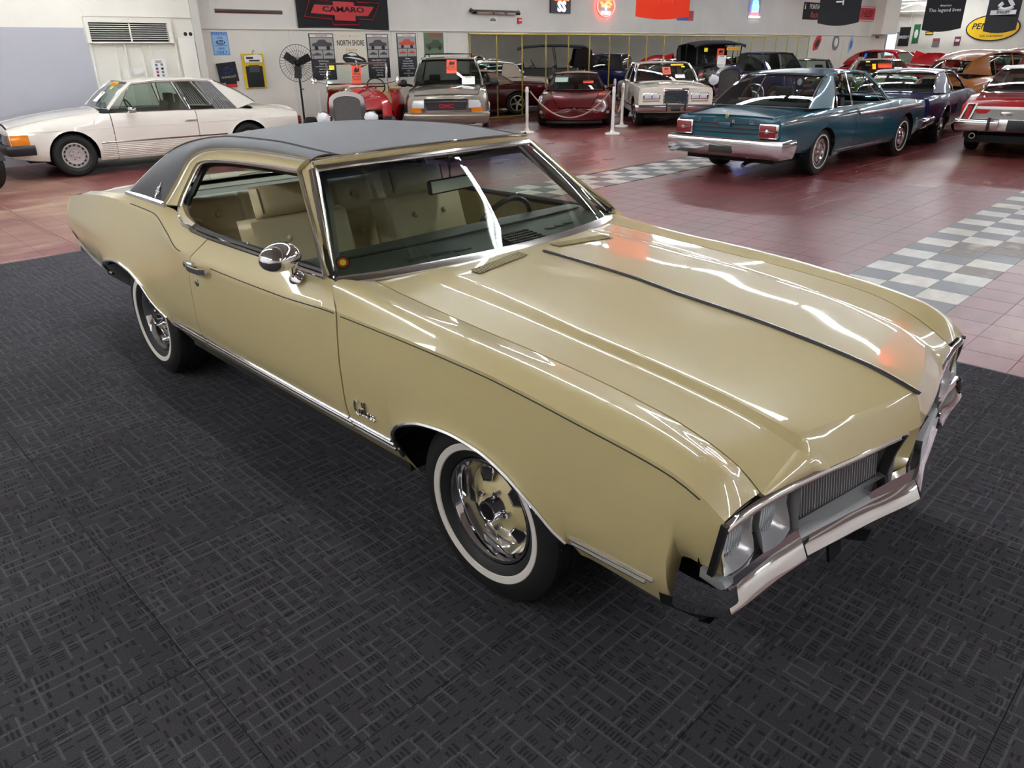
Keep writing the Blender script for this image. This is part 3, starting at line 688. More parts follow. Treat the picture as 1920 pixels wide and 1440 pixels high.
cornr = np.array([crv([(-1.287, .648, 1.292), (-1.25, .64, 1.30), (-1.214, .626, 1.306)], 5), crv([(-1.27, .636, 1.318), (-1.25, .63, 1.322), (-1.226, .624, 1.326)], 5), crv([(-1.25, .625, 1.331), (-1.243, .623, 1.333), (-1.234, .621, 1.335)], 5)])
both('pillar_corner', cornr, GOLD, flange=0)
for sg in (-1, 1):
    m = np.array([1, sg, 1]); side_up = (.1, sg*.9, .35)
    b = MB(); b.bar(np.array(A)*m, .020, .007, up=side_up); b.bar(crv(Lb, 12)*m, .03, .012, up=(0, sg*.8, .6)); b.bar(S[44:]*m, .012, .005, up=(-.5, sg*.6, .5)); hp(b, 'vinyl_trim', CHROME)
    b = MB(); b.bar(pa*m, .020, .010, up=(.1, sg, .4)); b.bar(B*m, .020, .008, up=side_up); hp(b, 'window_frame_trim', STEEL)
    q = np.concatenate([crv(P3('-2.249,.795,1.046 -2.22,.815,1.012 -2.14,.838,.990 -2.03,.849,.984'), 10), np.stack([np.linspace(-2.0, -.83, 20), yTd(np.linspace(-2.0, -.83, 20)), zTd(np.linspace(-2.0, -.83, 20))+.001], 1)])
    b = MB(); b.bar(q*m, .024, .010, up=(0, sg*.5, .85)); hp(b, 'belt_trim', CHROME)
    b = MB(); wi = np.concatenate([B[:-1], q]); b.tube((wi-[0, .028, 0]-np.array([0, 0, .012])*(wi[:, 2:3] > 1.1))*m, .017, 6); b.tube((pa-[.012, .03, .0])*m, .014, 6); hp(b, 'weatherstrip', BLACK)
    b = MB(); b.bar(pb_*m, .040, .008, up=(.6, sg*.6, .5)); b.bar((pb_*[1, .985, 1]+[.006, 0, 0])*m, .012, .012, up=(.6, sg*.6, .5)); hp(b, 'windshield_side_trim', STEEL)
b = MB(); b.bar(WTf+[.002, 0, .004], .034, .010, up=(.7, 0, .7)); b.bar(WTf+[.012, 0, -.010], .010, .008, up=(.7, 0, .7)); hp(b, 'windshield_top_trim', STEEL)
b = MB(); b.bar(WBf+[.012, 0, -.004], .046, .012, up=(.5, 0, .87)); hp(b, 'windshield_lower_trim', STEEL)
b = MB(); b.grid(np.array([WBf+[.0, 0, -.012], full(np.array([(-.735, .70, .90), (-.70, .60, .90), (-.66, .4, .91), (-.61, .15, .92), (-.60, 0, .92)])[np.linspace(0, 4, 14).round().astype(int)])])); hp(b, 'cowl_gap', DARK)
# ---- trims on the sides
def sline(xa, xb, zf, n=40, off=.0):
    x = np.linspace(xa, xb, n); z = zf(x); return np.stack([x, side(x, z)+off, z], 1)
for sg in (-1, 1):
    m = np.array([1, sg, 1]); U = (0, sg, .12)
    for xa, xb in ((-2.335, -1.952), (-1.944, -.671), (-.662, -.408)):
        b = MB()
        for dz, w, h in ((.018, .014, .010), (-.004, .018, .006), (-.026, .013, .012)):
            b.bar(sline(xa, xb, lambda x: .458+dz+0*x, 16)*m, w, h, up=U)
        hp(b, 'rocker_molding', CHROME)
    b = MB()
    for dz in (.014, -.012): b.bar(sline(.405, .69-.03*(dz < 0), lambda x: .440+dz+(x-.4)*.02, 10)*m, .013, .010, up=U)
    hp(b, 'rocker_molding', CHROME)
    for A_, nm in ((ARF[1:-1], 0), (ARR[1:-2], 1)):
        b = MB(); c = crv(np.stack([A_[:, 0], side(A_[:, 0], A_[:, 1]), A_[:, 1]], 1), 40); b.tube(c*m, .0075, 6); hp(b, 'wheel_arch_trim', CHROME)
    b = MB(); x = np.linspace(-1.70, -.70, 24); b.bar(np.stack([x, side(x, zC(x)-.010)+.0, zC(x)-.010], 1)*m, .005, .0015, up=U)
    x = np.linspace(-.66, .80, 40); b.bar(np.stack([x, side(x, zC(x)-.012), zC(x)-.012], 1)*m, .0045, .0015, up=U)
    x = np.linspace(-2.86, -2.03, 30); b.bar(np.stack([x, yC(x), zC(x)], 1)*m, .006, .002, up=(0, sg*.8, .6)); hp(b, 'pinstripe', INK)
    b = MB(); x = np.linspace(-4.17, -3.39, 20); b.tube(np.stack([x, yB(x)+.004, zB(x)-.004], 1)*m, .009, 6); hp(b, 'quarter_lower_trim', CHROME)
    # handle and lock
    y = float(side(-1.83, .845)); hb = MB(); hb.box((-1.945, y-.005, .828), (-1.86, y+.028, .862), .008); hb.sweep([(-1.89, y+.030, .842), (-1.82, y+.045, .846), (-1.74, y+.042, .848), (-1.705, y+.022, .849)], [(-.012, -.005), (.012, -.005), (.012, .006), (-.012, .006)], up=(0, 1, 0)); hb.lathe([(.0, .02), (.014, .018), (.016, 0)], (-1.86, y, .826), 'y', 12)
    if sg < 0: hb.flipy()
    hp(hb, 'door_handle', CHROME)
    y = float(side(-1.862, .766)); lb = MB(); lb.lathe([(.0001, .006), (.010, .007), (.017, .004), (.019, 0)], (-1.862, y, .766), 'y', 16)
    if sg < 0: lb.flipy()
    hp(lb, 'door_lock', CHROME)
# script badge on the near fender and on the vinyl
def script(sg):
    """cursive nameplate as bent chrome wire: a tall C, then the small letters"""
    S_ = ['.30,.86 .22,.98 .08,.86 .02,.5 .10,.12 .24,.04 .36,.18', '.40,.42 .40,.20 .46,.16 .54,.24 .56,.42 .56,.20 .62,.18', '.68,.80 .66,.24 .72,.18', '.60,.52 .78,.52', '.80,.18 .88,.60 .86,.86 .82,.60 .84,.22 .92,.18', '1.10,.40 1.02,.42 .97,.28 1.02,.18 1.10,.28 1.11,.42 1.11,.20 1.16,.18', '1.32,.40 1.22,.40 1.22,.32 1.32,.26 1.28,.18 1.18,.20', '1.50,.40 1.40,.40 1.40,.32 1.50,.26 1.46,.18 1.36,.20']
    b = MB()
    for i_, p in enumerate(S_):
        q = np.array([[float(v) for v in t.split(',')] for t in p.split()])
        if i_: q = np.c_[.34+(q[:, 0]-.40)*.95, .14+(q[:, 1]-.16)*1.35]
        q3 = crv(np.c_[q, 0*q[:, 0]], 14); x = -.600+.088*q3[:, 0] if sg < 0 else -.468-.088*q3[:, 0]; z = .520+.066*q3[:, 1]
        b.tube(np.stack([x, sg*(side(x, z)+.004), z], 1), .0033, 6)
    b.box((-.598, 0, 0), (-.597, 0, 0)) if False else None
    hp(b, 'script_emblem', CHROME)
script(-1); script(1)
for sg in (-1, 1):
    i = np.argmin(np.abs(sail[:, :, 0]+2.50)+np.abs(sail[:, :, 2]-1.10)); c = sail.reshape(-1, 3)[i]*[1, sg, 1]+np.array([0, sg*.006, .003]); U = (0, sg*.85, .5); tl = lambda a, d: c+np.array([a, -sg*.5*d, .86*d])
    b = MB(); b.tube([tl(.016*math.cos(t), .026*math.sin(t)) for t in np.linspace(0, 2*PI, 13)[:-1]], .0035, 5, closed=True, up=U); b.tube([tl(-.004, -.048), tl(.004, .048)], .0035, 5); b.tube([tl(-.012, -.03), tl(.0, 0), tl(.014, .03)], .003, 5); hp(b, 'roof_emblem', CHROME)
# near door mirror: chrome bullet on a stalk
mb_ = MB(); yd = .87
mb_.lathe([(.0005, -.083), (.02, -.080), (.042, -.066), (.056, -.040), (.063, -.008), (.065, .02), (.062, .034), (.056, .036)], (0, 0, 0), 'x', 24)
mb_.xf(Matrix.Translation((-.945, -.965, 1.055)) @ Matrix.Rotation(PI*.70, 4, 'Z') @ Matrix.Diagonal((1.1, 1.1, .82, 1)))
sm_ = hp(mb_, 'side_mirror', CHROME)
b = MB(); b.tube([(-.915, -.93, 1.030), (-.955, -.91, .99), (-.99, -.893, .962)], .011, 10); b.ball((-.912, -.932, 1.034), .022); b.build('mirror_stalk', CHROME, sm_)
b = MB(); b.lathe([(.0005, .018), (.018, .016), (.034, .006), (.038, 0)], (0, 0, 0), 'z', 16); b.xf(Matrix.Translation((-.992, -.885, .952)) @ Matrix.Rotation(.75, 4, 'X') @ Matrix.Diagonal((1.2, .8, 1, 1))); b.build('mirror_base', CHROME, sm_)
b = MB(); b.lathe([(.0005, -.002), (.056, 0)], (0, 0, 0), 'x', 20); b.xf(Matrix.Translation((-.945, -.965, 1.055)) @ Matrix.Rotation(PI*.70, 4, 'Z') @ Matrix.Translation((.034, 0, 0)) @ Matrix.Diagonal((1, 1.05, .8, 1))); b.build('mirror_glass', MIRR, sm_)
# ---- front end
b = MB()
lipn = crv(P3('.862,-.862,.712 .868,-.82,.722 .872,-.74,.722 .876,-.70,.722 .89,-.58,.719 .915,-.44,.717 .95,-.27,.715 .985,-.06,.707'), 40)
for sg in (1, -1): b.bar(lipn*[1, sg, 1]+[.004, 0, -.010], .026, .008, up=(.85, 0, .5))
hp(b, 'grille_top_trim', CHROME)
for sg in (-1, 1):
    m = np.array([1, sg, 1]); s_ = lambda L: [tuple(np.array(p)*m) for p in L]
    # dark edge down the side of the lamps
    b = MB(); b.sweep(s_([(.866, .866, .716), (.858, .872, .64), (.846, .868, .565)]), [(-.008, -.008), (.008, -.008), (.008, .008), (-.008, .008)], up=(1, 0, 0)); hp(b, 'lamp_edge_trim', BLACK)
    # recess behind lamps and grille
    b = MB(); b.grid([s_([(.80, .855, .70), (.80, .855, .55)]), s_([(.80, .58, .71), (.80, .58, .55)]), s_([(.80, .54, .71), (.80, .54, .57)])]); b.grid([s_([(.80, .86, .705), (.80, .55, .712)]), s_([(.865, .86, .712), (.875, .70, .715)])]); hp(b, 'lamp_recess', DARK)
    # two lamps, each a lens in a scooped bright bezel
    for yl, xl in ((.785, .842), (.635, .852)):
        bz = MB(); hw = .072; r = .062
        ring = [(xl, yl+r*math.cos(a), .638+r*math.sin(a)) for a in np.linspace(0, 2*PI, 25)[:-1]]
        sqr = []
        for a in np.linspace(0, 2*PI, 25)[:-1]:
            ca, sa = math.cos(a), math.sin(a); k = 1/max(abs(ca)/hw, abs(sa)/.075); sqr.append((xl+.012+.03*max(0, -sa)+.012*(yl < .7), yl+k*ca, .640+k*sa))
        mid = [(p[0]+.016, (p[1]*.55+q[1]*.45), (p[2]*.55+q[2]*.45)) for p, q in zip(ring, sqr)]
        bz.V = s_(ring+mid+sqr); bz.F = [(i+24*k, (i+1) % 24+24*k, (i+1) % 24+24*(k+1), i+24*(k+1)) for k in (0, 1) for i in range(24)]; bz.M = [0]*len(bz.F)
        z_ = hp(bz, 'headlight_bezel', mat('lamp_silver', (196, 196, 198), .3, .55), angle=50)
        lm = MB(); lm.lathe([(.0005, .014), (.03, .011), (.05, .004), (.062, -.006), (.062, -.03)], tuple(np.array((xl, yl, .638))*m), 'x', 24); l_ = lm.build('headlight', LENS, z_)
        fl = MB()
        for k in range(-5, 6): 
            w = math.sqrt(max(0, .055**2-(k*.010)**2)); fl.tube(s_([(xl+.013-.9*abs(k)**2*.00035, yl+k*.010, .638-w), (xl+.013-.9*abs(k)**2*.00035, yl+k*.010, .638+w)]), .0016, 4)
        fl.build('lens_flute', mat('lens_flute', (170, 176, 180), .2), z_)
    # lower sill of the lamp opening, grey
    pr_ = [(-.05, -.012), (.012, -.018), (.026, -.004), (.016, .006), (0, .010), (-.05, .016)]; b = MB(); b.sweep(s_([(.862, .865, .548), (.872, .72, .545), (.89, .55, .538), (.935, .30, .532), (.985, .07, .532)]), pr_ if sg < 0 else [(-a, c) for a, c in pr_][::-1], up=(0, 0, 1)); hp(b, 'grille_sill', GRILLEM)
    # grille: recessed tub and vertical bars
    gx = lambda y: .885+(.55-y)*.16
    tub = MB(); n = 8; ys = np.linspace(.545, .085, n); fr_ = [(gx(y)+.015, y, .705) for y in ys]; bt = [(gx(y)-.050, y, .700) for y in ys]; bb2 = [(gx(y)-.030, y, .556) for y in ys]; fl_ = [(gx(y)+.025, y, .540) for y in ys]
    tub.grid([s_(fr_), s_(bt), s_(bb2), s_(fl_)]); tub.add(s_([fr_[0], bt[0], bb2[0], fl_[0]]), [(0, 1, 2, 3)]); tub.add(s_([fr_[-1], bt[-1], bb2[-1], fl_[-1]]), [(3, 2, 1, 0)])
    g_ = hp(tub, 'grille', GRILLEM, angle=25)
    bar = MB(); bar.sweep([(0, 0, .702), (.018, 0, .560)], [(-.0035, -.008), (.0035, -.008), (.002, .010), (-.002, .010)], up=(1, 0, 0)); bme = shared(bar, 'grille_bar', GRILLEM)
    for i in range(34):
        y = .53-i*.0126; o = put(bme, 'grille_bar', (gx(y)-.036, sg*y, 0), g_)
    b = MB(); b.sweep(s_([(gx(.53)-.016, .535, .558), (gx(.12)-.016, .11, .558)]), [(-.006, -.006), (.006, -.006), (.006, .006), (-.006, .006)]); b.build('grille_frame', BLACK, g_)
    b = MB(); b.sweep(s_([(.985, .082, .703), (.967, .088, .64), (.955, .09, .565)]), [(-.012, -.014), (.012, -.014), (.012, .014), (-.012, .014)], up=(1, 0, 0)); b.build('grille_end_frame', BLACK, g_)
# body-colour divider between the grilles
b = MB(); b.grid([[(.985, -.075, .705), (1.006, 0, .706), (.985, .075, .705)], [(.968, -.075, .63), (1.0, 0, .63), (.968, .075, .63)], [(.955, -.072, .555), (.99, 0, .55), (.955, .072, .555)]]); hp(b, 'grille_divider', GOLD)
# front bumper: side wings, lower bar with the raised ends
def bsec(pts, prof_f):
    pass
def bumper_half(sg):
    b = MB(); m = np.array([1, sg, 1])
    path = [(.872, .862, .512), (.880, .80, .512), (.889, .66, .512), (.905, .53, .512)]
    prof = [(-.030, -.046), (.022, -.050), (.036, -.042), (.040, -.032), (.012, .026), (.002, .032), (-.03, .034)]
    ups = (0, 0, 1)
    # outer bar: x outward is toward the front, so sweep with the right hand side
    pf = prof if sg < 0 else [(-a, c) for a, c in prof][::-1]
    b.sweep(np.array(crv(path, 16))*m, pf, up=ups)
    path2 = [(.898, .505, .506), (.925, .38, .506), (.96, .22, .506), (1.008, .03, .506), (1.014, 0, .506)]
    prof2 = [(-.03, -.044), (.022, -.048), (.036, -.040), (.040, -.030), (.012, .022), (.002, .028), (-.03, .030)]
    pf2 = prof2 if sg < 0 else [(-a, c) for a, c in prof2][::-1]
    b.sweep(np.array(crv(path2, 18))*m, pf2, up=ups)
    # notch link
    b.sweep(np.array([(.897, .545, .508), (.903, .515, .500), (.905, .49, .504)])*m, [(-.03, -.03), (.02, -.03), (.02, .02), (-.03, .02)], up=ups)
    # raised shoulder blocks at the notch and at the centre
    b.sweep(np.array([(.885, .84, .553), (.892, .66, .553), (.905, .535, .551)])*m, [(-.016, -.012), (.010, -.012), (.004, .010), (-.012, .010)] if sg < 0 else [(.016, -.012), (.012, .010), (-.004, .010), (-.010, -.012)], up=ups)
    b.sweep(np.array([(.968, .21, .540), (.99, .12, .548), (1.012, .03, .552), (1.016, .0, .552)])*m, [(-.03, -.02), (.010, -.02), (.004, .016), (-.02, .016)] if sg < 0 else [(.03, -.02), (.02, .016), (-.004, .016), (-.010, -.02)], up=ups)
    # wing wrapping the fender corner
    W0 = np.array([[(.868, .888, .548), (.876, .888, .50), (.866, .880, .452), (.85, .85, .425)], [(.82, .897, .552), (.82, .897, .50), (.81, .89, .44), (.80, .86, .41)], [(.768, .900, .556), (.766, .901, .50), (.762, .893, .44), (.755, .865, .405)]])*m
    b.grid(W0, flip=sg > 0)
    C0 = np.array([[(.868, .888, .548), (.876, .888, .50), (.866, .880, .452), (.85, .85, .425)], [(.898, .875, .546), (.907, .875, .506), (.896, .868, .462), (.87, .845, .43)], [(.902, .84, .546), (.912, .84, .506), (.9, .835, .464), (.88, .82, .43)]])*m
    b.grid(C0, flip=sg < 0)
    return b
fbm = bumper_half(-1); o2 = bumper_half(1); fbm.add(o2.V, o2.F); bumper = hp(fbm, 'front_bumper', CHROME, angle=40)
b = MB(); 
for sg in (-1, 1):
    m = np.array([1, sg, 1])
    b.grid(np.array([[(.88, .85, .470), (.85, .85, .40), (.80, .82, .36)], [(.905, .5, .470), (.87, .5, .42), (.82, .5, .38)], [(.99, 0, .470), (.95, 0, .42), (.90, 0, .38)]])*m)
    b.grid(np.array([[(.87, .855, .45), (.83, .85, .40)], [(.70, .86, .42), (.70, .845, .375)]])*m)
b.sweep([(.90, -.25, .42), (.92, -.25, .32)], [(-.04, -.005), (.04, -.005), (.04, .005), (-.04, .005)], up=(1, 0, 0)); hp(b, 'front_valance', mat('valance_black', (18, 18, 20), .35), angle=60)
b = MB(); b.sweep([(.97, -.23, .44), (.95, -.19, .37), (.90, -.10, .30)], [(-.03, -.003), (.03, -.003), (.03, .003), (-.03, .003)], up=(0, 0, 1)); hp(b, 'plate_bracket', BLACK)
# ---- wheels
def hero_wheel(x, sg, steer=0.):
    """sg<0: the near side; wheel face turned outwards"""
    n = 48
    R = MB(); R.lathe([(.0005, .052), (.040, .052), (.060, .060), (.085, .052), (.115, .034), (.138, .022), (.150, .02)], (0, 0, 0), 'y', n)
    w = R.build('wheel', GOLD, hero, 45)
    b = MB(); b.lathe([(.150, .018), (.158, .03), (.166, .062), (.172, .082), (.180, .094), (.190, .096), (.196, .088), (.196, .05), (.17, -.09)], (0, 0, 0), 'y', n); b.build('trim_ring', CHROME, w, 40)
    b = MB(); b.lathe([(.19, -.10), (.2, -.105), (.255, -.12), (.30, -.115), (.322, -.10), (.3285, -.085), (.330, -.05), (.330, -.048), (.325, -.046), (.325, -.040), (.330, -.038), (.330, -.004), (.325, -.002), (.325, .004), (.330, .006), (.330, .038), (.325, .040), (.325, .046), (.330, .048), (.3285, .085), (.322, .10), (.300, .115), (.27, .121), (.245, .1205), (.215, .110), (.195, .094)], (0, 0, 0), 'y', 64)
    for i in range(72):
        a = 2*PI*i/72; ca, sa = math.cos(a), math.sin(a)
        for s2 in (-1, 1):
            b.add([((.3305)*math.cos(a+da), yy, .3305*math.sin(a+da)) for da, yy in ((0, s2*.05), (.035, s2*.052), (.035+.04, s2*.088), (.04, s2*.09))]+[(.322*math.cos(a+da), yy, .322*math.sin(a+da)) for da, yy in ((.03, s2*.1005), (.065, s2*.1005))], [(0, 1, 2, 3), (3, 2, 5, 4)])
    b.build('tire', RUBBER, w, 30)
    b = MB(); b.lathe([(.2255, .1145), (.228, .1185), (.249, .1225), (.2515, .1205)], (0, 0, 0), 'y', 64); b.build('whitewall', mat('whitewall', (212, 206, 198), .6), w)
    b = MB(); b.lathe([(.0005, .098), (.030, .098), (.033, .101), (.037, .101), (.039, .097), (.041, .07), (.048, .055), (.062, .05)], (0, 0, 0), 'y', 28); b.build('center_cap', CHROME, w, 40)
    b = MB(); b.lathe([(.0005, .0995), (.030, .0995), (.0305, .097)], (0, 0, 0), 'y', 24); b.build('cap_face', BLACK, w)
    nut = MB(); nut.lathe([(.0005, .028), (.008, .027), (.011, .02), (.011, 0)], (0, 0, 0), 'y', 6); nme = shared(nut, 'lug_nut', CHROME)
    for k in range(5):
        a = 2*PI*(k+.5)/5+.3; put(nme, 'lug_nut', (.066*math.cos(a), .055, .066*math.sin(a)), w)
    # five windows in the disc: dark opening with bright edge, and a small slot beside it
    for k in range(5):
        O = MB(); E_ = MB(); a = 2*PI*k/5+.3
        for poly in ([(.098, -.020), (.128, -.034), (.140, -.030), (.144, 0), (.140, .030), (.128, .034), (.098, .020)], ):
            P = [(r*math.cos(a)-t*math.sin(a), .066-.30*(r-.08), r*math.sin(a)+t*math.cos(a)) for r, t in poly]
            O.add(P, [tuple(range(len(P)))]); E_.tube(P, .0032, 5, closed=True, up=(0, 1, 0))
        O.build('spoke_window', BLACK, w, smooth=False); E_.build('window_edge', CHROME, w)
    w.location = (x+1.4, sg*.735, .330); w.rotation_euler = (0, .35 if sg < 0 else -.2, (0 if sg > 0 else PI)+steer)
    return w
for x in (0.0, -2.845):
    for sg in (-1, 1): hero_wheel(x, sg)
# wheel housings and underbody
for xc, A_ in ((0, ARF), (-2.845, ARR)):
    for sg in (-1, 1):
        b = MB(); A_ = A_[2:-2]; c = crv(np.stack([A_[:, 0], np.full(len(A_), .885)*sg, A_[:, 1]+.004], 1), 24); c2 = c*[1, 0, 1]+[0, sg*.52, .02]; b.grid([c, c2]); b.add([*c2], [tuple(range(len(c2)))]); hp(b, 'wheel_housing', DARK, recalc=False)
b = MB(); b.box((-4.05, -.70, .34), (-3.42, .70, .5)); b.box((-3.42, -.5, .34), (-2.3, .5, .45)); b.box((-2.32, -.83, .31), (-.42, .83, .36)); b.box((-.45, -.5, .30), (.43, .5, .45)); b.box((.43, -.75, .33), (.82, .75, .42)); hp(b, 'underbody', DARK)
b = MB(); b.tube([(-.8, -.25, .27), (-3.9, -.3, .30), (-4.2, -.45, .33)], .028, 8); hp(b, 'exhaust_pipe', STEEL)
# ---- interior
b = MB(); b.grid([[(-.64, -.78, .3), (-.64, .78, .3)], [(-.66, -.78, .89), (-.66, .78, .89)]]); b.grid([[(-2.9, -.80, .42), (-2.9, .80, .42)], [(-2.3, -.80, .39), (-2.3, .80, .39)], [(-.62, -.80, .39), (-.62, .80, .39)]]); hp(b, 'cabin_floor', mat('cabin_carpet', (58, 52, 38), .9))
# dash
n = 15; ys = np.linspace(-.80, .80, n); ay = abs(ys)/.8
D = np.array([np.stack([-.66-.12*ay**2.2-.02, ys, .966+0*ys], 1), np.stack([-.80-.08*ay**2, ys, .978+0*ys], 1), np.stack([-.95-.05*ay**2, ys, .996+0*ys-.01*ay], 1), np.stack([-1.07-.02*ay**2, ys, .996-.012*ay], 1), np.stack([-1.12-.0*ay, ys, .965+0*ys], 1), np.stack([-1.10+0*ys, ys, .90+0*ys], 1), np.stack([-1.05+0*ys, ys, .70+0*ys], 1)])
dash = hp(MB().grid(loft(D, 4)), 'dashboard', DASHM, angle=60)
dash.rotation_euler = (0, 0, 0)
b = MB(); yy = np.linspace(-.74, .74, 30); b.tube(np.stack([-.93-.05*(abs(yy)/.8)**2-.0, yy, .9965-.006*(abs(yy)/.8)], 1), .005, 6); b.build('dash_seam', BLACK, dash)
b = MB()
for y0, y1 in ((-.50, -.40), (-.385, -.29), (-.275, -.18), (.30, .36), (.37, .43), (.44, .50)):
    xm = -.775-.08*((abs(y0+y1)/2)/.8)**2; b.box((xm-.016, y0, .972), (xm+.012, y1, .9795), .004)
b.build('defroster_slot', BLACK, dash)
b = MB()
for i in range(16):
    for j in range(5): b.box((-.80+j*.026, -.02+i*.0125, .975+(4-j)*.0028), (-.80+j*.026+.020, -.02+i*.0125+.007, .985+(4-j)*.003))
b.build('speaker_grille', BLACK, dash)
# steering wheel
sw = MB(); sw.lathe([(.185+.013*math.cos(a), .013*math.sin(a)) for a in np.linspace(0, 2*PI, 9)], (0, 0, 0), 'x', 36)
swo = sw.build('steering_wheel', mat('wheel_rim_black', (20, 20, 20), .35), hero); swo.location = (-1.17+1.4, .38, .90); swo.rotation_euler = (0, .42, 0)
b = MB(); b.lathe([(.0005, -.02), (.05, -.015), (.055, .01), (.03, .08), (.03, .30)], (0, 0, 0), 'x', 16)
b.box((-.01, -.185, -.014), (.006, .185, .014), .004); b.box((-.01, -.012, -.185), (.006, .012, 0), .004); b.build('steering_hub', BLACK, swo)
# interior mirror
b = MB(); b.box((-.012, -.142, -.032), (.012, .142, .032), .010); im = b.build('rearview_mirror', BLACK, hero); im.location = (-1.12+1.4, 0.01, 1.18); im.rotation_euler = (0, -.15, .1)
b = MB(); b.box((.0125, -.134, -.025), (.0135, .134, .025)); b.build('mirror_glass', MIRR, im)
b = MB(); b.tube([(0, 0, .02), (.01, 0, .08), (.0, 0, .14)], .008, 8); b.build('mirror_arm', CHROME, im)
# seats
def cushion(mb, x0, x1, y0, y1, z0, z1, bev=.05): return mb.box((x0, y0, z0), (x1, y1, z1), bev)
def soft(L, w, puff, name, parent, mtl, nu=14, rows=None):
    pass
def padded(center, ax_u, ax_v, nrm, wu, wv, th, puff=.03, nu=12, nv=10, eu=.12, ev=.14):
    """an upholstered slab: rounded box with a puffed front face"""
    c = np.array(center, float); U = np.array(ax_u, float); V = np.array(ax_v, float); Nn = np.array(nrm, float); G = []
    us = np.linspace(-1, 1, nu*2+1); vs = np.linspace(-1, 1, nv*2+1)
    for v in vs:
        row = []
        for u in us:
            e = min(1, (1-abs(u))/eu); f = min(1, (1-abs(v))/ev); k = math.sqrt(max(0, 1-(1-e)**2))*math.sqrt(max(0, 1-(1-f)**2))
            row.append(c+U*u*wu/2+V*v*wv/2+Nn*(th*k+puff*math.cos(u*PI/2)*math.cos(v*PI/2)))
        G.append(row)
    return np.array(G)
def bucket(yc):
    s = MB(); G = padded((-1.52, yc, .50), (0, 1, 0), (1, 0, .08), (-.05, 0, 1), .56, .54, .14, .03); s.grid(G, True); s.box((-1.78, yc-.26, .40), (-1.27, yc+.26, .52), .03)
    seat = hp(s, 'front_seat', SEATM, angle=60)
    tilt = .30; Uv = np.array((-math.sin(tilt), 0, math.cos(tilt))); Nv = np.array((math.cos(tilt), 0, math.sin(tilt)))
    c = np.array((-1.84, yc, .755)); G = padded(c, (0, 1, 0), Uv, Nv, .57, .52, .10, .03)
    # shoulders rounded
    k = MB(); k.grid(G); G2 = padded(c, (0, 1, 0), Uv, -Nv, .57, .52, .05, .01); k.grid(G2, True); sbk = k.build('seat_back', SEATM, seat, 60)
    k = MB(); hc = c+Uv*.325+Nv*.035; k.grid(padded(hc, (0, 1, 0), Uv, Nv, .40, .155, .055, .016, 12, 8, .3, .6)); k.grid(padded(hc, (0, 1, 0), Uv, -Nv, .40, .155, .05, .014, 12, 8, .3, .6), True); k.tube([hc-Uv*.06, hc-Uv*.14], .012, 6); k.build('headrest', SEATM, seat, 60)
    k = MB()
    for sg2 in (-1, 1):
        k.tube([c+Uv*v+np.array([0, sg2*.265, 0])+Nv*.055 for v in np.linspace(-.24, .22, 6)], .005, 5)
        k.tube([hc+Uv*v+np.array([0, sg2*.178, 0])+Nv*.05 for v in np.linspace(-.06, .06, 4)], .004, 5)
    k.build('piping', SEATD, seat)
    k = MB()
    for q in (-.10, .10): k.ball(tuple(c+Uv*.13+np.array([0, q, 0])+Nv*.124), .016, 10, 6)
    k.build('button', SEATM, seat)
bucket(-.385); bucket(.385)
# rear bench: tufted backrest
s = MB(); s.grid(padded((-2.2, 0, .52), (0, 1, 0), (1, 0, .08), (-.05, 0, 1), 1.34, .5, .12, .03), True); bench = hp(s, 'rear_seat', SEATM, angle=60)
tilt = .32; Uv = np.array((-math.sin(tilt), 0, math.cos(tilt))); Nv = np.array((math.cos(tilt), 0, math.sin(tilt))); c = np.array((-2.405, 0, .79))
btn = [(u, v) for u in (-.56, -.28, 0, .28, .56) for v in (.15, -.07)]
us = np.linspace(-.70, .70, 113); vs = np.linspace(-.27, .27, 49); G = []
for v in vs:
    row = []
    for u in us:
        e = min(1, (.70-abs(u))/.08); f = min(1, (.27-abs(v))/.06); k = math.sqrt(max(0, 1-(1-e)**2))*math.sqrt(max(0, 1-(1-f)**2)); d = .10*k
        d -= .014*math.exp(-((abs((u+.14) % .28-.0) if False else min((u+.14) % .28, .28-(u+.14) % .28))/.012)**2)
        d -= .012*math.exp(-((v-.04)/.010)**2)
        for bu, bv in btn: d -= .016*math.exp(-((u-bu)**2+(v-bv)**2)/.028**2)
        row.append(c+np.array([0, u, 0])+Uv*v+Nv*d)
    G.append(row)
MB().grid(np.array(G)).build('seat_back', SEATM, bench, 70)
k = MB()
for bu, bv in btn: k.ball(tuple(c+np.array([0, bu, 0])+Uv*bv+Nv*.086), .015, 10, 6)
k.build('button', SEATM, bench)
b = MB(); b.grid([[(-2.46, -.78, 1.03), (-2.46, .78, 1.03)], [(-2.70, -.77, 1.035), (-2.70, .77, 1.035)], [(-3.0, -.74, 1.02), (-3.0, .74, 1.02)]]); ps = hp(b, 'package_shelf', mat('shelf_olive', (122, 118, 98), .6), angle=60)
b = MB(); b.bar([(-2.47, -.74, 1.036), (-2.47, .74, 1.036)], .03, .012); b.build('shelf_edge', mat('shelf_trim', (196, 188, 150), .4), ps)
b = MB(); b.bar([(-2.72, -.74, 1.037), (-2.72, .74, 1.037)], .012, .004); b.build('shelf_seam', BLACK, ps)
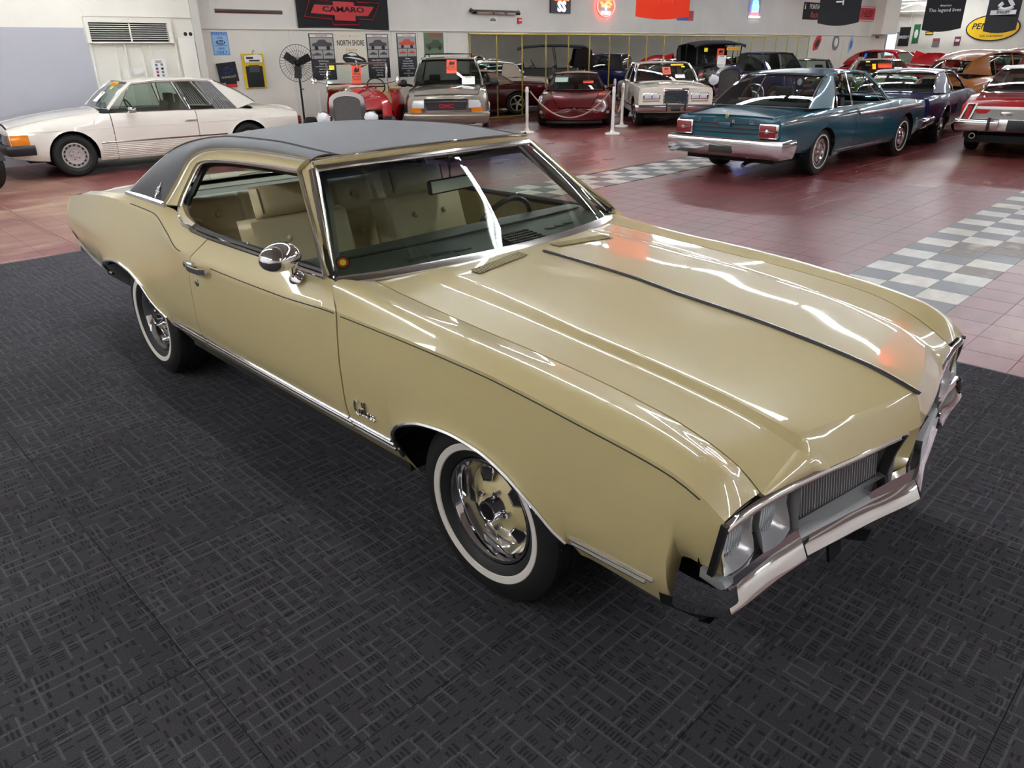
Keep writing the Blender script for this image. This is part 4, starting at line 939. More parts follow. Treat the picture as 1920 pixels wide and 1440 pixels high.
# inner sides, headliner
for sg in (-1, 1):
    b = MB(); b.grid(np.array([[(-.68, .80, .42), (-1.4, .81, .42), (-2.0, .78, .42), (-2.5, .74, .42)], [(-.70, .80, .80), (-1.4, .81, .80), (-2.0, .80, .80), (-2.5, .76, .8)], [(-.82, .815, .955), (-1.4, .825, .957), (-2.03, .81, .965), (-2.35, .755, 1.02)]])*[1, sg, 1]); tp = hp(b, 'door_trim_panel', SEATM, angle=60)
    b = MB(); b.tube([(-1.5, sg*.82, .95), (-1.5, sg*.82, .985)], .004, 6); b.ball((-1.5, sg*.82, .988), .008); b.build('lock_button', CHROME, tp)
    b = MB(); b.box((-1.75, sg*.76, .70), (-1.15, sg*.80, .74), .015); b.build('armrest', SEATM, tp)
    q = np.array([(-2.27, .755, 1.04), (-2.235, .785, 1.03), (-2.15, .812, .992), (-2.03, .825, .972)]); b = MB(); b.bar(crv(q, 10)*[1, sg, 1], .05, .03, up=(0, 0, 1)); b.build('sill_pad', SEATM, tp)
hl = []
for p in Sr[2:]:
    t = np.linspace(-1, 1, 11); hl.append(np.stack([p[0]+0*t, p[1]*1.02*t, p[2]-.045+.02*(1-t*t)], 1))
hp(MB().grid(np.array(hl)), 'headliner', mat('headliner', (150, 142, 116), .8), angle=60)
# visor and inner pillar
b = MB(); b.box((-1.32, -.58, 1.262), (-1.20, -.08, 1.278), .006); b.box((-1.32, .08, 1.262), (-1.20, .58, 1.278), .006); hp(b, 'sun_visor', mat('headliner', (150, 142, 116), .8))
for sg in (-1, 1):
    b = MB(); b.sweep((pb_-[.03, .05, .01])*[1, sg, 1], [(-.02, -.01), (.02, -.01), (.02, .01), (-.02, .01)], up=(0, sg, .3)); hp(b, 'pillar_trim', mat('pillar_inner', (84, 78, 62), .6))
# round inspection sticker on the glass
d = np.array((-.868, -.74, 1.0)); dn = MB(); dn.lathe([(.0005, 0), (.028, 0)], (0, 0, 0), 'z', 24); dn.mi = 1; dn.lathe([(.0005, .0004), (.022, .0004)], (0, 0, 0), 'z', 24); dn.mi = 2; dn.lathe([(.0005, .0008), (.013, .0008)], (0, 0, 0), 'z', 20)
so = dn.build('windshield_sticker', [INK, mat('sticker_red', (190, 40, 40), .5), YELLOW], hero); so.location = (-.866+1.4, -.752, 1.008); so.rotation_euler = (0, .86, -.55)
# ---------------------------------------------------------------- the other cars: a parametric builder
SEATB = mat('black_seat', (30, 30, 32), .5); SEATT = mat('tan_seat', (150, 128, 100), .5); CABIN = mat('cabin_dark', (24, 23, 22), .85); SEATR = mat('maroon_seat', (92, 24, 26), .5)
def wheel_meshes(key, rt, w, rr, style, ww=None, n=36):
    """one wheel: parts as shared meshes (face towards +y)"""
    L = []; h = w/2
    b = MB(); b.lathe([(rr, -h*.8), (rr+.4*(rt-rr), -h), (rt-.03, -h*.95), (rt-.004, -h*.7), (rt, -h*.5), (rt, -h*.3), (rt-.006, -h*.28), (rt-.006, -h*.22), (rt, -h*.2), (rt, h*.2), (rt-.006, h*.22), (rt-.006, h*.28), (rt, h*.3), (rt, h*.5), (rt-.004, h*.7), (rt-.03, h*.95), (rr+.4*(rt-rr), h), (rr, h*.8)], n=n)
    L.append(('tire', b, RUBBER))
    if ww:
        b = MB(); b.lathe([(ww[0], h*.985+.0), (ww[0], h+.004), (ww[1], h+.004), (ww[1], h*.97)], n=n); L.append(('whitewall', b, mat('whitewall', (212, 206, 198), .6)))
    if style == 'cover':
        b = MB(); b.lathe([(.0005, h*.95), (rr*.2, h*.93), (rr*.3, h*.75), (rr*.62, h*.62), (rr*.72, h*.82), (rr*.9, h*.86), (rr+.004, h*.8), (rr, h*.4)], n=n); L.append(('wheel_cover', b, CHROME))
        b = MB()
        for k in range(20):
            a = 2*PI*k/20; b.bar([(rr*r*math.cos(a), hh, rr*r*math.sin(a)) for r, hh in ((.34, h*.75), (.62, h*.64))], .014, .008, up=(0, 1, 0))
        L.append(('cover_rib', b, CHROME))
    elif style == 'bundt':
        al = mat('alloy_silver', (196, 192, 190), .3, .7)
        b = MB(); b.lathe([(.0005, h*.72), (rr*.16, h*.72), (rr*.2, h*.6), (rr*.45, h*.58), (rr*.5, h*.72), (rr*.72, h*.75), (rr*.76, h*.60), (rr*.86, h*.60), (rr*.9, h*.85), (rr, h*.84), (rr, h*.3)], n=n); L.append(('rim', b, al))
        b = MB()
        for k in range(15):
            a = 2*PI*k/15; c, s = math.cos(a), math.sin(a); P = [(rr*r*c-t*s, h*.64, rr*r*s+t*c) for r, t in ((.73, -.016), (.87, -.02), (.87, .02), (.73, .016))]; b.add(P, [(0, 1, 2, 3)])
        b.M = [0]*len(b.F); L.append(('vent_slot', b, BLACK))
        b = MB()
        for k in range(5):
            a = 2*PI*k/5; b.lathe([(.0005, h*.62+.012), (.010, h*.62+.01), (.011, h*.6)], (rr*.33*math.cos(a), 0, rr*.33*math.sin(a)), n=8)
        L.append(('lug_nut', b, CHROME))
    elif style == 'five':
        al = mat('alloy_champagne', (186, 176, 160), .3, .7)
        b = MB(); b.lathe([(rr*.86, h*.6), (rr*.9, h*.9), (rr, h*.88), (rr, h*.2), (rr*.86, h*.2), (rr*.86, h*.6)], n=n)
        for k in range(5):
            a = 2*PI*k/5+.3; c, s = math.cos(a), math.sin(a)
            b.sweep([(rr*r*c, hh, rr*r*s) for r, hh in ((.08, h*.6), (.5, h*.72), (.88, h*.82))], [(-.03, -.03), (.03, -.03), (.022, .008), (-.022, .008)], up=(0, 1, 0))
        b.lathe([(.0005, h*.75), (rr*.18, h*.72), (rr*.2, h*.4)], n=n); L.append(('rim', b, al))
        b = MB(); b.lathe([(.0005, h*.1), (rr*.86, h*.1)], n=n); L.append(('brake_disc', b, DARK))
    elif style == 'mag':
        b = MB(); b.lathe([(.0005, h*.8), (rr*.18, h*.78), (rr*.2, h*.45), (rr*.75, h*.35), (rr*.84, h*.4), (rr*.9, h*.92), (rr, h*.9), (rr, h*.3)], n=n); L.append(('rim', b, CHROME))
        b = MB()
        for k in range(5):
            a = 2*PI*k/5; c, s = math.cos(a), math.sin(a); P = [(rr*r*c-t*s, h*.42, rr*r*s+t*c) for r, t in ((.34, -.02), (.72, -.055), (.72, .055), (.34, .02))]; b.add(P, [(0, 1, 2, 3)])
        L.append(('spoke_window', b, BLACK))
    else:
        b = MB(); b.lathe([(.0005, h*.7), (rr*.5, h*.68), (rr*.6, h*.45), (rr*.85, h*.5), (rr, h*.86), (rr, h*.3)], n=n); L.append(('rim', b, CHROME if style == 'steel' else mat('rim_grey', (150, 150, 152), .35, .6)))
    return [(nm, shared(b, nm, m)) for nm, b, m in L]
WCACHE = {}
def put_wheel(root, x, y, z, sg, wkey, steer=0.):
    L = WCACHE[wkey]; w = put(L[0][1], 'wheel', (x, y, z), root); w.rotation_euler = (0, .2*x, (0 if sg > 0 else PI)+steer)
    for nm, me in L[1:]: put(me, nm, (0, 0, 0), w)
    return w
WCACHE['cover_ww'] = wheel_meshes('a', .335, .20, .185, 'cover', (.225, .245))
WCACHE['bundt'] = wheel_meshes('b', .322, .205, .19, 'bundt')
WCACHE['five'] = wheel_meshes('c', .325, .25, .225, 'five')
WCACHE['mag'] = wheel_meshes('d', .33, .25, .19, 'mag')
WCACHE['plain'] = wheel_meshes('e', .335, .21, .19, 'steel')
WCACHE['suv'] = wheel_meshes('f', .35, .23, .20, 'alloy')
WCACHE['vintage'] = wheel_meshes('g', .36, .15, .22, 'alloy')
def A3(s): return np.array([[float(v) for v in p.split(',')] for p in s.split()])
class Car: pass
def car(name, label, loc, yaw, paint, S, cat='car', group=None):
    """S: tables of the body and the greenhouse, front axle at x=0"""
    c = Car(); root = empty(name, (loc[0], loc[1], .001), yaw, label, cat, group); c.root = root
    zb, yw, zc, yc, yt, zt = (tab(S[k]) for k in ('zb', 'yw', 'zc', 'yc', 'yt', 'zt'))
    zte = tab(S['zte']) if 'zte' in S else (lambda x: zc(x)+.35*(zt(x)-zc(x)))
    xn, xt, cowl, deck = S['nose'], S['tail'], S['cowl'], S['deck']; wb = S['wb']; rt = S.get('rt', .33); ra = S.get('ra', .385)
    ax = [(0, S.get('raf', ra)), (-wb, S.get('rar', ra))]; zwc = S.get('zwc', rt)
    def arch_(x):
        z = zb(x)
        for a, r in ax:
            k = r*r-(x-a)**2; z = np.where(k > 0, np.maximum(z, zwc+np.sqrt(np.maximum(k, 0))), z)
        return z
    flare = S.get('flare', 0.)
    def sidey(x, z):
        lo = zb(x); t = np.clip((z-lo)/(zc(x)-lo), 0, 1); k = np.array([-.07, -.012, 0., -.004])
        f = pch([0, .22, .55, .8], k); y = yw(x)+f(np.minimum(t, .8)); y = np.where(t > .8, y+(yc(x)-y)*(np.clip(t-.8, 0, 1)/.2)**1.6, y)
        if flare:
            for a, r in ax: y = y+flare*np.exp(-np.clip(np.hypot(x-a, z-zwc)-r, 0, 9)/.06)*(np.hypot(x-a, z-zwc) > r-.02)
        return y
    c.sidey = sidey; c.zc = zc; c.yc = yc; c.zt = zt; c.yt = yt; c.arch = arch_; c.zb = zb
    ex = []
    for a, r in ax: ex += list(a+r*np.array([-1.006, -.999, -.985, -.95, -.88, -.75, .75, .88, .95, .985, .999, 1.006]))
    def rows(xs, n=10):
        xs = np.asarray(xs); lo = arch_(xs); return np.array([np.stack([xs, sidey(xs, lo+(zc(xs)-lo)*v), lo+(zc(xs)-lo)*v], 1) for v in np.linspace(0, 1, n)])
    doors = S['doors']; g = .006; segs = [('quarter_panel', xt, doors[-1][0]-g)]
    for i, (a, b) in enumerate(doors): segs.append(('door', a+g, b-g))
    segs.append(('front_fender', doors[0][1]+g, xn))
    mats_side = S.get('side_mat', paint)
    for nm, a, b in segs:
        xs = st(a, b, .07, ex); lo = rows(xs); C_ = lo[-1]; x = C_[:, 0]
        wide = np.where((x > cowl) | (x < deck), 1., 0.)
        ty = np.where(wide > 0, yt(x), yc(x)-.05); tz = np.where(wide > 0, zte(x), zc(x)+.012)
        up = loft([C_, np.stack([x, ty, tz], 1)], 4); G = np.concatenate([lo, up[1:]])
        for sg in (-1, 1):
            panel(nm, G*[1, sg, 1], mats_side if nm != 'door' else S.get('door_mat', mats_side), root, flange=.02, flip=sg > 0, sides='lrt', angle=32)
    def top(a, b, nm, m=paint):
        xs = np.linspace(a, b, max(6, int((b-a)/.08))); R = []
        for x in xs:
            y = float(yt(x))-g; t = np.linspace(-1, 1, 13); ze = float(zte(x)); R.append(np.stack([0*t+x, y*t, ze+(float(zt(x))-ze)*(1-abs(t)**2.2)], 1))
        return panel(nm, np.array(R), m, root, flange=.02, flip=False, angle=30)
    c.hood = top(cowl, xn-.02, 'hood', S.get('hood_mat', paint)) if not S.get('nohood') else None
    c.lid = top(xt+.02, deck, 'trunk_lid', S.get('deck_mat', paint)) if deck > xt+.1 else None
    def cap(x, bow, nm, flip, m):
        z0 = float(zb(x)); zs = np.linspace(z0, float(zc(x)), 8); P = [(float(sidey(np.array([x]), np.array([z]))[0]), z) for z in zs]+[(float(yt(x)), float(zte(x))), (float(yt(x))*.5, float(zt(x))-.25*(float(zt(x))-float(zte(x))))]
        G = [[(x+bow*(1-s*s), y*s, z) for s in np.linspace(-1, 1, 15)] for y, z in P]
        zt_ = float(zt(x)); G.append([(x+bow*(1-s*s), P[-1][0]*s, zt_) for s in np.linspace(-1, 1, 15)])
        return panel(nm, np.array(G), m, root, flange=0, flip=flip)
    cap(xn, S.get('nbow', .05), 'nose_panel', False, S.get('nose_mat', paint)); cap(xt, -S.get('tbow', .04), 'tail_panel', True, S.get('tail_mat', paint))
    # underbody and wheels
    b = MB(); b.box((xt+.15, -float(yw(-wb))*.78, .24), (xn-.2, float(yw(0))*.78, .36)); b.box((deck-.1 if deck > xt+.2 else xt+.1, -float(yw(-1))*.86, .3), (cowl+.1, float(yw(-1))*.86, .42))
    for a, r in ax:
        for sg in (-1, 1):
            y = float(yw(a))-.03; P = [(a+r*1.02*math.cos(t), zwc+r*1.02*math.sin(t)) for t in np.linspace(-.25, PI+.25, 16)]; b.grid([[(px_, sg*y, pz) for px_, pz in P], [(px_, sg*(y-.36), pz) for px_, pz in P]]); b.add([(px_, sg*(y-.36), pz) for px_, pz in P], [tuple(range(16))])
    b.build('underbody', DARK, root)
    if S.get('wheels'):
        tr = S.get('track', None)
        for a, r in ax:
            for sg in (-1, 1): put_wheel(root, a, sg*(float(yw(a))-S.get('inset', .13)), rt, sg, S['wheels'], S.get('steer', 0.) if a == 0 else 0.)
    if S.get('lip'):
        for a, r in ax:
            for sg in (-1, 1):
                t0 = max(-.2, math.asin(max(-1, min(1, (float(zb(a))-zwc)/r)))); P = []
                for t in np.linspace(t0+.02, PI-t0-.02, 22): x, z = a+r*math.cos(t), zwc+r*math.sin(t); P.append((x, sg*float(sidey(np.array([x]), np.array([z]))[0]), z))
                MB().tube(P, .008, 5).build('wheel_arch_trim', S['lip'], root)
    if 'A0' in S: greenhouse(c, S, paint)
    return c
def greenhouse(c, S, paint):
    root = c.root; A0, A1, C1, C0 = (np.array(S[k], float) for k in ('A0', 'A1', 'C1', 'C0')); b0, b1, d1, d0 = S.get('bows', (.10, .07, -.05, -.06))
    roofm = S.get('roof_mat', paint); trim = S.get('trim', CHROME); gm = S.get('glass', WGLASS); cr = S.get('crown', .04); pw = S.get('pw', .045)
    t = np.linspace(-1, 1, 11); q = 1-t*t
    def line(P, bow, zb=0.): return np.stack([P[0]+bow*q, P[1]*t, P[2]+zb*q], 1)
    la0, la1, lc1, lc0 = line(A0, b0, .012), line(A1, b1, cr*.5), line(C1, d1, cr*.5), line(C0, d0, .01)
    ws = np.array([la0+(la1-la0)*k+np.array([.03, 0, .02])*4*k*(1-k) for k in np.linspace(0, 1, 6)]); MB().grid(ws).build('windshield', gm, root)
    rw = np.array([lc1+(lc0-lc1)*k+np.array([-.03, 0, .02])*4*k*(1-k) for k in np.linspace(0, 1, 6)]); MB().grid(rw).build('rear_window', gm, root)
    mids = [np.array(m, float) for m in S.get('rail', [((A1+C1)/2+np.array([0, .02, .02]))])]
    rail = crv([A1]+mids+[C1], 18); R = []
    for i, p in enumerate(rail):
        k = i/17; bow = b1+(d1-b1)*k; f = cr*(.5+.5*math.sin(PI*k)); R.append(np.stack([p[0]+bow*q*(1-.0*k), p[1]*t, p[2]+f*q], 1))
    panel('roof', np.array(R), roofm, root, flange=.015, flip=True, angle=50)
    MB().grid(np.array(R)*[1, .98, 1]-[0, 0, .035]).build('headliner', S.get('liner', CABIN), root)
    sill = lambda x: np.stack([np.asarray(x), c.yc(x)-.045, c.zc(x)+.014], -1)
    for sg in (-1, 1):
        m = np.array([1, sg, 1]); b = MB(); b.sweep(crv([A0, (A0+A1)/2+[.015, .012, .01], A1], 6)*m, [(-pw/2, -.02), (pw/2, -.02), (pw/2, .02), (-pw/2, .02)], up=(0, sg, .3)); b.sweep((rail-[0, 0, .012])*m, [(-.018, -.018), (.018, -.018), (.018, .016), (-.018, .016)], up=(0, sg, .6)); b.build('roof_pillar', S.get('pillar_mat', roofm), root)
        # C pillar
        xq, tq = S['cp']; lo = sill(np.array([xq]))[0]; hi = rail[int(round(tq*17))]
        fe = crv([lo, (lo+hi)/2+np.array([S.get('cpb', 0.), .012, 0]), hi], 8); re = crv([C0, (C0+C1)/2+[-.02, .015, .01], C1], 8)
        up_ = np.array([rail[int(round(tq*17+(17-tq*17)*k))] for k in np.linspace(0, 1, 6)]); dn = np.array([lo+(C0-lo)*k for k in np.linspace(0, 1, 6)])
        G = np.array([[ (1-u)*fe[j]+u*re[j]+np.array([0, .012, 0])*4*u*(1-u) for j in range(8)] for u in np.linspace(0, 1, 6)]); 
        for i in range(6): G[i, -1] = up_[i]
        panel('rear_pillar', G*m, S.get('cp_mat', roofm), root, flange=.0, flip=sg > 0, angle=50)
        # panes
        for (xa, xb, ta, tb) in S['panes']:
            k = np.linspace(0, 1, 5); lo_ = sill(xa+(xb-xa)*k); hi_ = np.array([rail[int(round(17*(ta+(tb-ta)*kk)))] for kk in k])-[0, 0, .02]; G = np.array([lo_+(hi_-lo_)*v+[0, .012*4*v*(1-v), 0] for v in np.linspace(0, 1, 4)])
            if not S.get('open_windows'): MB().grid(G*m).build('side_window', gm, root)
            loop = np.concatenate([G[0], G[1:-1, -1], G[-1][::-1], G[1:-1, 0][::-1]])*m; MB().bar(loop, .016, .010, up=(0, sg, .2), closed=True).build('window_trim', trim, root)
        xs = np.linspace(S['panes'][-1][0], S['panes'][0][1], 14); MB().bar(sill(xs)*m, .022, .01, up=(0, sg*.4, .9)).build('belt_trim', trim, root)
        MB().bar((rail[:17]+[0, .012, -.012])*m, .014, .01, up=(0, sg, .3)).build('drip_rail', trim, root)
    MB().bar(np.concatenate([la0, ws[1:-1, -1], la1[::-1], ws[1:-1, 0][::-1]])+[.004, 0, .004], .026, .010, up=(.7, 0, .6), closed=True).build('windshield_trim', trim, root)
    MB().bar(np.concatenate([lc1, rw[1:-1, -1], lc0[::-1], rw[1:-1, 0][::-1]])+[-.004, 0, .004], .026, .010, up=(-.7, 0, .6), closed=True).build('rear_window_trim', trim, root)
    # cabin: dash, seats, steering wheel
    cb = S.get('seat', SEATB); zs = float(c.zc(-1.2)); x0 = A0[0]; yw_ = A0[1]-.08
    MB().box((x0-.35, -yw_, zs-.32), (x0+.05, yw_, zs-.01), .05).build('dashboard', S.get('dash', CABIN), root, 50)
    for sg in (-1, 1):
        y = sg*yw_*.5; b = MB(); b.box((x0-1.15, y-.25, zs-.42), (x0-.65, y+.25, zs-.28), .05); b.sweep([(x0-1.12, y, zs-.36), (x0-1.24, y, zs+.10)], [(-.25, -.06), (.25, -.06), (.25, .06), (-.25, .06)], up=(1, 0, 0)); b.box((x0-1.33, y-.13, zs+.09), (x0-1.21, y+.13, zs+.24 if S.get('headrest', 1) else zs+.10), .02); b.build('front_seat', cb, root, 50)
    if S.get('bench', 1):
        xr = C0[0]+.45; b = MB(); b.box((xr-.1, -yw_*.9, zs-.42), (xr+.4, yw_*.9, zs-.28), .05); b.sweep([(xr-.08, 0, zs-.36), (xr-.22, 0, zs+.06)], [(-yw_*.9, -.07), (yw_*.9, -.07), (yw_*.9, .07), (-yw_*.9, .07)], up=(1, 0, 0)); b.build('rear_seat', cb, root, 50)
    b = MB(); b.lathe([(.17+.012*math.cos(a), .012*math.sin(a)) for a in np.linspace(0, 2*PI, 7)], axis='x', n=20); b.box((-.005, -.17, -.01), (.005, .17, .01)); b.tube([(0, 0, 0), (.25, 0, -.02)], .02, 6); o = b.build('steering_wheel', BLACK, root); o.location = (x0-.45, yw_*.5, zs+.03); o.rotation_euler = (0, .4, 0)
def bumper(root, x, half, z, h, sgn, m=CHROME, wrap=.35, bow=.06, d=.07, name=None):
    """bumper across an end; sgn +1 front, -1 rear"""
    yy = np.linspace(-half, half, 21); P = np.stack([x+sgn*bow*(1-(yy/half)**2), yy, z+0*yy], 1)
    if wrap: P = np.concatenate([[[x-sgn*wrap, -half-.015, z]], [[x-sgn*wrap*.4, -half-.012, z]], P, [[x-sgn*wrap*.4, half+.012, z]], [[x-sgn*wrap, half+.015, z]]])
    # the sweep's sideways axis is b = t x up; travelling along +y it points to +x
    k = h/2; pr = [(-d*.5, -k), (d*.05, -k), (d*.30, -k*.75), (d*.56, k*.35), (d*.52, k*.7), (d*.3, k), (-d*.5, k)]
    if sgn < 0: pr = [(-a, b_) for a, b_ in pr][::-1]
    return MB().sweep(P, pr, up=(0, 0, 1)).build(name or ('front_bumper' if sgn > 0 else 'rear_bumper'), m, root, 40)
def disc_lamp(root, p, r, axis=(1, 0, 0), m=LENS, ring=CHROME, name='headlight', depth=.03):
    b = MB(); b.lathe([(.0005, .016), (r*.6, .010), (r, -.004), (r, -depth)], axis='x', n=20); o = b.build(name, m, root); o.location = p; o.rotation_euler = Vector(axis).to_track_quat('X', 'Z').to_euler()
    b = MB(); b.lathe([(r*.98, -.01), (r*1.06, .008), (r*1.16, -.002), (r*1.16, -depth*1.4)], axis='x', n=20); b.build('headlight_ring', ring, o); return o
def rect(root, x, y0, y1, z0, z1, d, m, name, bev=.008, sgn=1):
    return MB().box((x, y0, z0), (x+sgn*d, y1, z1), bev).build(name, m, root)
def along(c, xa, xb, zf, sg, n=16, off=.002):
    x = np.linspace(xa, xb, n); z = np.array([zf(v) for v in x]); return np.stack([x, sg*(c.sidey(x, z)+off), z], 1)
# ---------------------------------------------------------------- the cars parked round the hall
def D_(**k): return k
def hdg(dx, dy): return math.atan2(dy, dx)
# 1. white two-door coupe by the grey wall
PW_ = mat('ivory_paint', (232, 226, 214), .3, coat=1)
S = D_(wb=2.82, nose=.82, tail=-3.80, cowl=-.50, deck=-3.0, doors=[(-1.95, -.62)], wheels='bundt', rt=.322, ra=.355, zwc=.335, inset=.12, lip=None, flare=.02,
  zb='-3.8 .36 -3.2 .27 -2.4 .215 -.4 .215 .5 .27 .93 .36', yw='-3.8 .80 -3.2 .87 -2 .895 -.5 .895 .5 .87 .93 .80', zc='-3.8 .77 -3.2 .83 -2.4 .88 -.6 .90 .2 .83 .7 .74 .93 .68',
  yc='-3.8 .76 -3 .82 -2 .845 -.6 .845 .2 .80 .93 .72', yt='-3.8 .66 -3 .70 -2 .72 -.5 .72 .3 .68 .93 .60', zt='-3.8 .84 -3.2 .92 -2.9 .945 -.7 .975 0 .93 .6 .84 .93 .76', nbow=.07,
  A0=(-.62, .76, .97), A1=(-1.06, .60, 1.345), C1=(-2.42, .585, 1.335), C0=(-3.05, .70, .97), rail=[(-1.55, .615, 1.375), (-2.0, .61, 1.375)], cp=(-2.70, .93), panes=[(-1.86, -.74, .50, .02), (-2.30, -1.89, .72, .52)], seat=mat('grey_seat', (140, 128, 116), .6), pillar_mat=PW_, glass=WGLASS)
F = np.array((-12.78, 1.48)); c = car('white_coupe', 'white two-door coupe with a chrome-edged rubber bumper parked by the grey wall', F, math.radians(-95.5), PW_, S)
r = c.root
for sg in (-1, 1):
    m = np.array([1, sg, 1])
    # slatted quarter light between the side window and the rear pillar
    LV = mat('louvre_grey', (120, 118, 120), .45)
    lo = np.array([(-2.33, .79, .90), (-2.68, .775, .895)]); hi = np.array([(-2.09, .62, 1.345), (-2.34, .61, 1.325)])
    b = MB()
    for i in range(9):
        k = i/8; b.bar(np.array([lo[0]+(lo[1]-lo[0])*k, hi[0]+(hi[1]-hi[0])*k])*m+[0, sg*.014, 0], .024, .012, up=(0, sg, .3))
    b.build('louvre', LV, r)
    b = MB()
    for i in range(8): z = .255+i*.028; b.bar(along(c, -2.42, -.41, lambda x: z, sg, 10), .016, .006, up=(0, sg, 0))
    b.build('fluted_sill', PW_, r)
    MB().bar(along(c, -2.42, -.40, lambda x: .485, sg, 14), .022, .014, up=(0, sg, 0)).build('side_molding', STEEL, r)
    MB().bar(along(c, -3.7, .55, lambda x: .70+0*x, sg, 30, 0), .006, .004, up=(0, sg, 0)).build('side_crease', PW_, r)
    y = float(c.sidey(np.array([-1.85]), np.array([.74]))[0]); MB().box((-1.94, sg*(y-.01), .735), (-1.74, sg*(y+.02), .755), .006).build('door_handle', CHROME, r)
    # wrapped lamp: smoked glass and amber corner
    b = MB(); P = [(.885, .50), (.872, .66), (.838, .755)]; b.grid([[(x, sg*y, .50) for x, y in P], [(x+.01, sg*y, .58) for x, y in P], [(x-.01, sg*y, .665) for x, y in P]]); h_ = b.build('headlight', mat('smoked_lamp', (70, 72, 76), .08, .3, coat=1), r)
    b = MB(); G = []
    for z, o_ in ((.505, .010), (.59, .022), (.668, .010)): G.append([(.842, sg*.752, z)]+[(x, sg*(float(c.sidey(np.array([x]), np.array([z]))[0])+o_), z) for x in (.805, .70, .58)])
    b.grid(G); b.build('turn_lamp', AMBER, h_)
    b = MB(); b.box((-3.86, sg*.50, .55), (-3.80, sg*.80, .70), .01); b.build('tail_lamp', REDLENS, r)
    b = MB()
    for z in (.58, .62, .66): b.box((-3.865, sg*.49, z), (-3.79, sg*.805, z+.012))
    b.build('tail_lamp_rib', BLACK, r)
    b = MB(); b.box((-.98, sg*.93, .91), (-.86, sg*1.06, 1.0), .018); b.tube([(-.88, sg*.82, .90), (-.9, sg*.94, .93)], .012, 6); b.build('door_mirror', CHROME, r)
    b = MB(); b.tube([(-.70, sg*.1, .955), (-.72, sg*.50, .965)], .008, 5); b.tube([(-.64, sg*.1, .945), (-.64, sg*.1, .96), (-.74, sg*.3, .975)], .008, 5); b.build('wiper', BLACK, r)
bumper(r, .86, .83, .445, .15, 1, mat('bumper_rubber', (46, 46, 50), .5), .34, .07, .12)
MB().bar([(.59, -.872, .475), (.84, -.84, .478), (.96, 0, .48), (.84, .84, .478), (.59, .872, .475)], .012, .01, up=(1, 0, 0)).build('bumper_strip', CHROME, r)
bumper(r, -3.84, .82, .45, .14, -1, mat('bumper_rubber', (46, 46, 50), .5), .34, .05, .10)
rect(r, .875, -.48, .48, .48, .68, .02, BLACK, 'grille'); b = MB(); b.box((.89, -.48, .575), (.902, .48, .59)); b.tube([(.90, .09*math.cos(a), .585+.09*math.sin(a)) for a in np.linspace(0, 2*PI, 20)[:-1]], .008, 5, closed=True, up=(1, 0, 0)); b.tube([(.9, 0, .585), (.9, 0, .675)], .007, 4); b.tube([(.9, 0, .585), (.9, .078, .54)], .007, 4); b.tube([(.9, 0, .585), (.9, -.078, .54)], .007, 4); b.build('grille_star', CHROME, r)
# 2. teal hardtop
TEAL = mat('teal_paint', (18, 76, 92), .3, .1, coat=.7, spec=.25)
S = D_(wb=2.946, nose=.86, tail=-4.14, cowl=-.55, deck=-3.30, doors=[(-1.98, -.72)], wheels='cover_ww', rt=.335, ra=.36, raf=.385, rar=.35, zwc=.33, inset=.14, lip=None,
  zb='-4.14 .42 -3.5 .36 -2.4 .275 -.4 .275 .5 .30 .86 .36', yw='-4.14 .855 -3.4 .90 -2.4 .935 -.5 .935 .4 .92 .86 .88', zc='-4.14 .84 -3.4 .885 -2.4 .915 -.6 .925 .3 .905 .86 .87', yc='-4.14 .81 -3.4 .85 -2.4 .875 -.6 .88 .86 .84',
  yt='-4.14 .70 -3 .73 -2 .74 -.5 .74 .86 .70', zt='-4.14 .86 -3.6 .93 -3.2 .965 -.6 .985 .3 .96 .86 .90', tbow=.02,
  A0=(-.66, .80, .955), A1=(-1.32, .62, 1.375), C1=(-2.62, .625, 1.365), C0=(-3.32, .785, .945), rail=[(-1.8, .635, 1.41), (-2.2, .63, 1.407)], bows=(.12, .08, -.08, -.13), cp=(-2.62, .82), cpb=.02, panes=[(-2.0, -1.02, .52, .14), (-2.52, -2.04, .80, .54), (-1.0, -.74, .12, .0)], seat=SEATB, open_windows=1, pillar_mat=TEAL)
psi = 1.542; c = car('teal_hardtop', 'teal two-door hardtop with square red tail lamps seen from behind', (-4.226+2.946*math.cos(psi), 9.045+2.946*math.sin(psi)), psi, TEAL, S); r = c.root
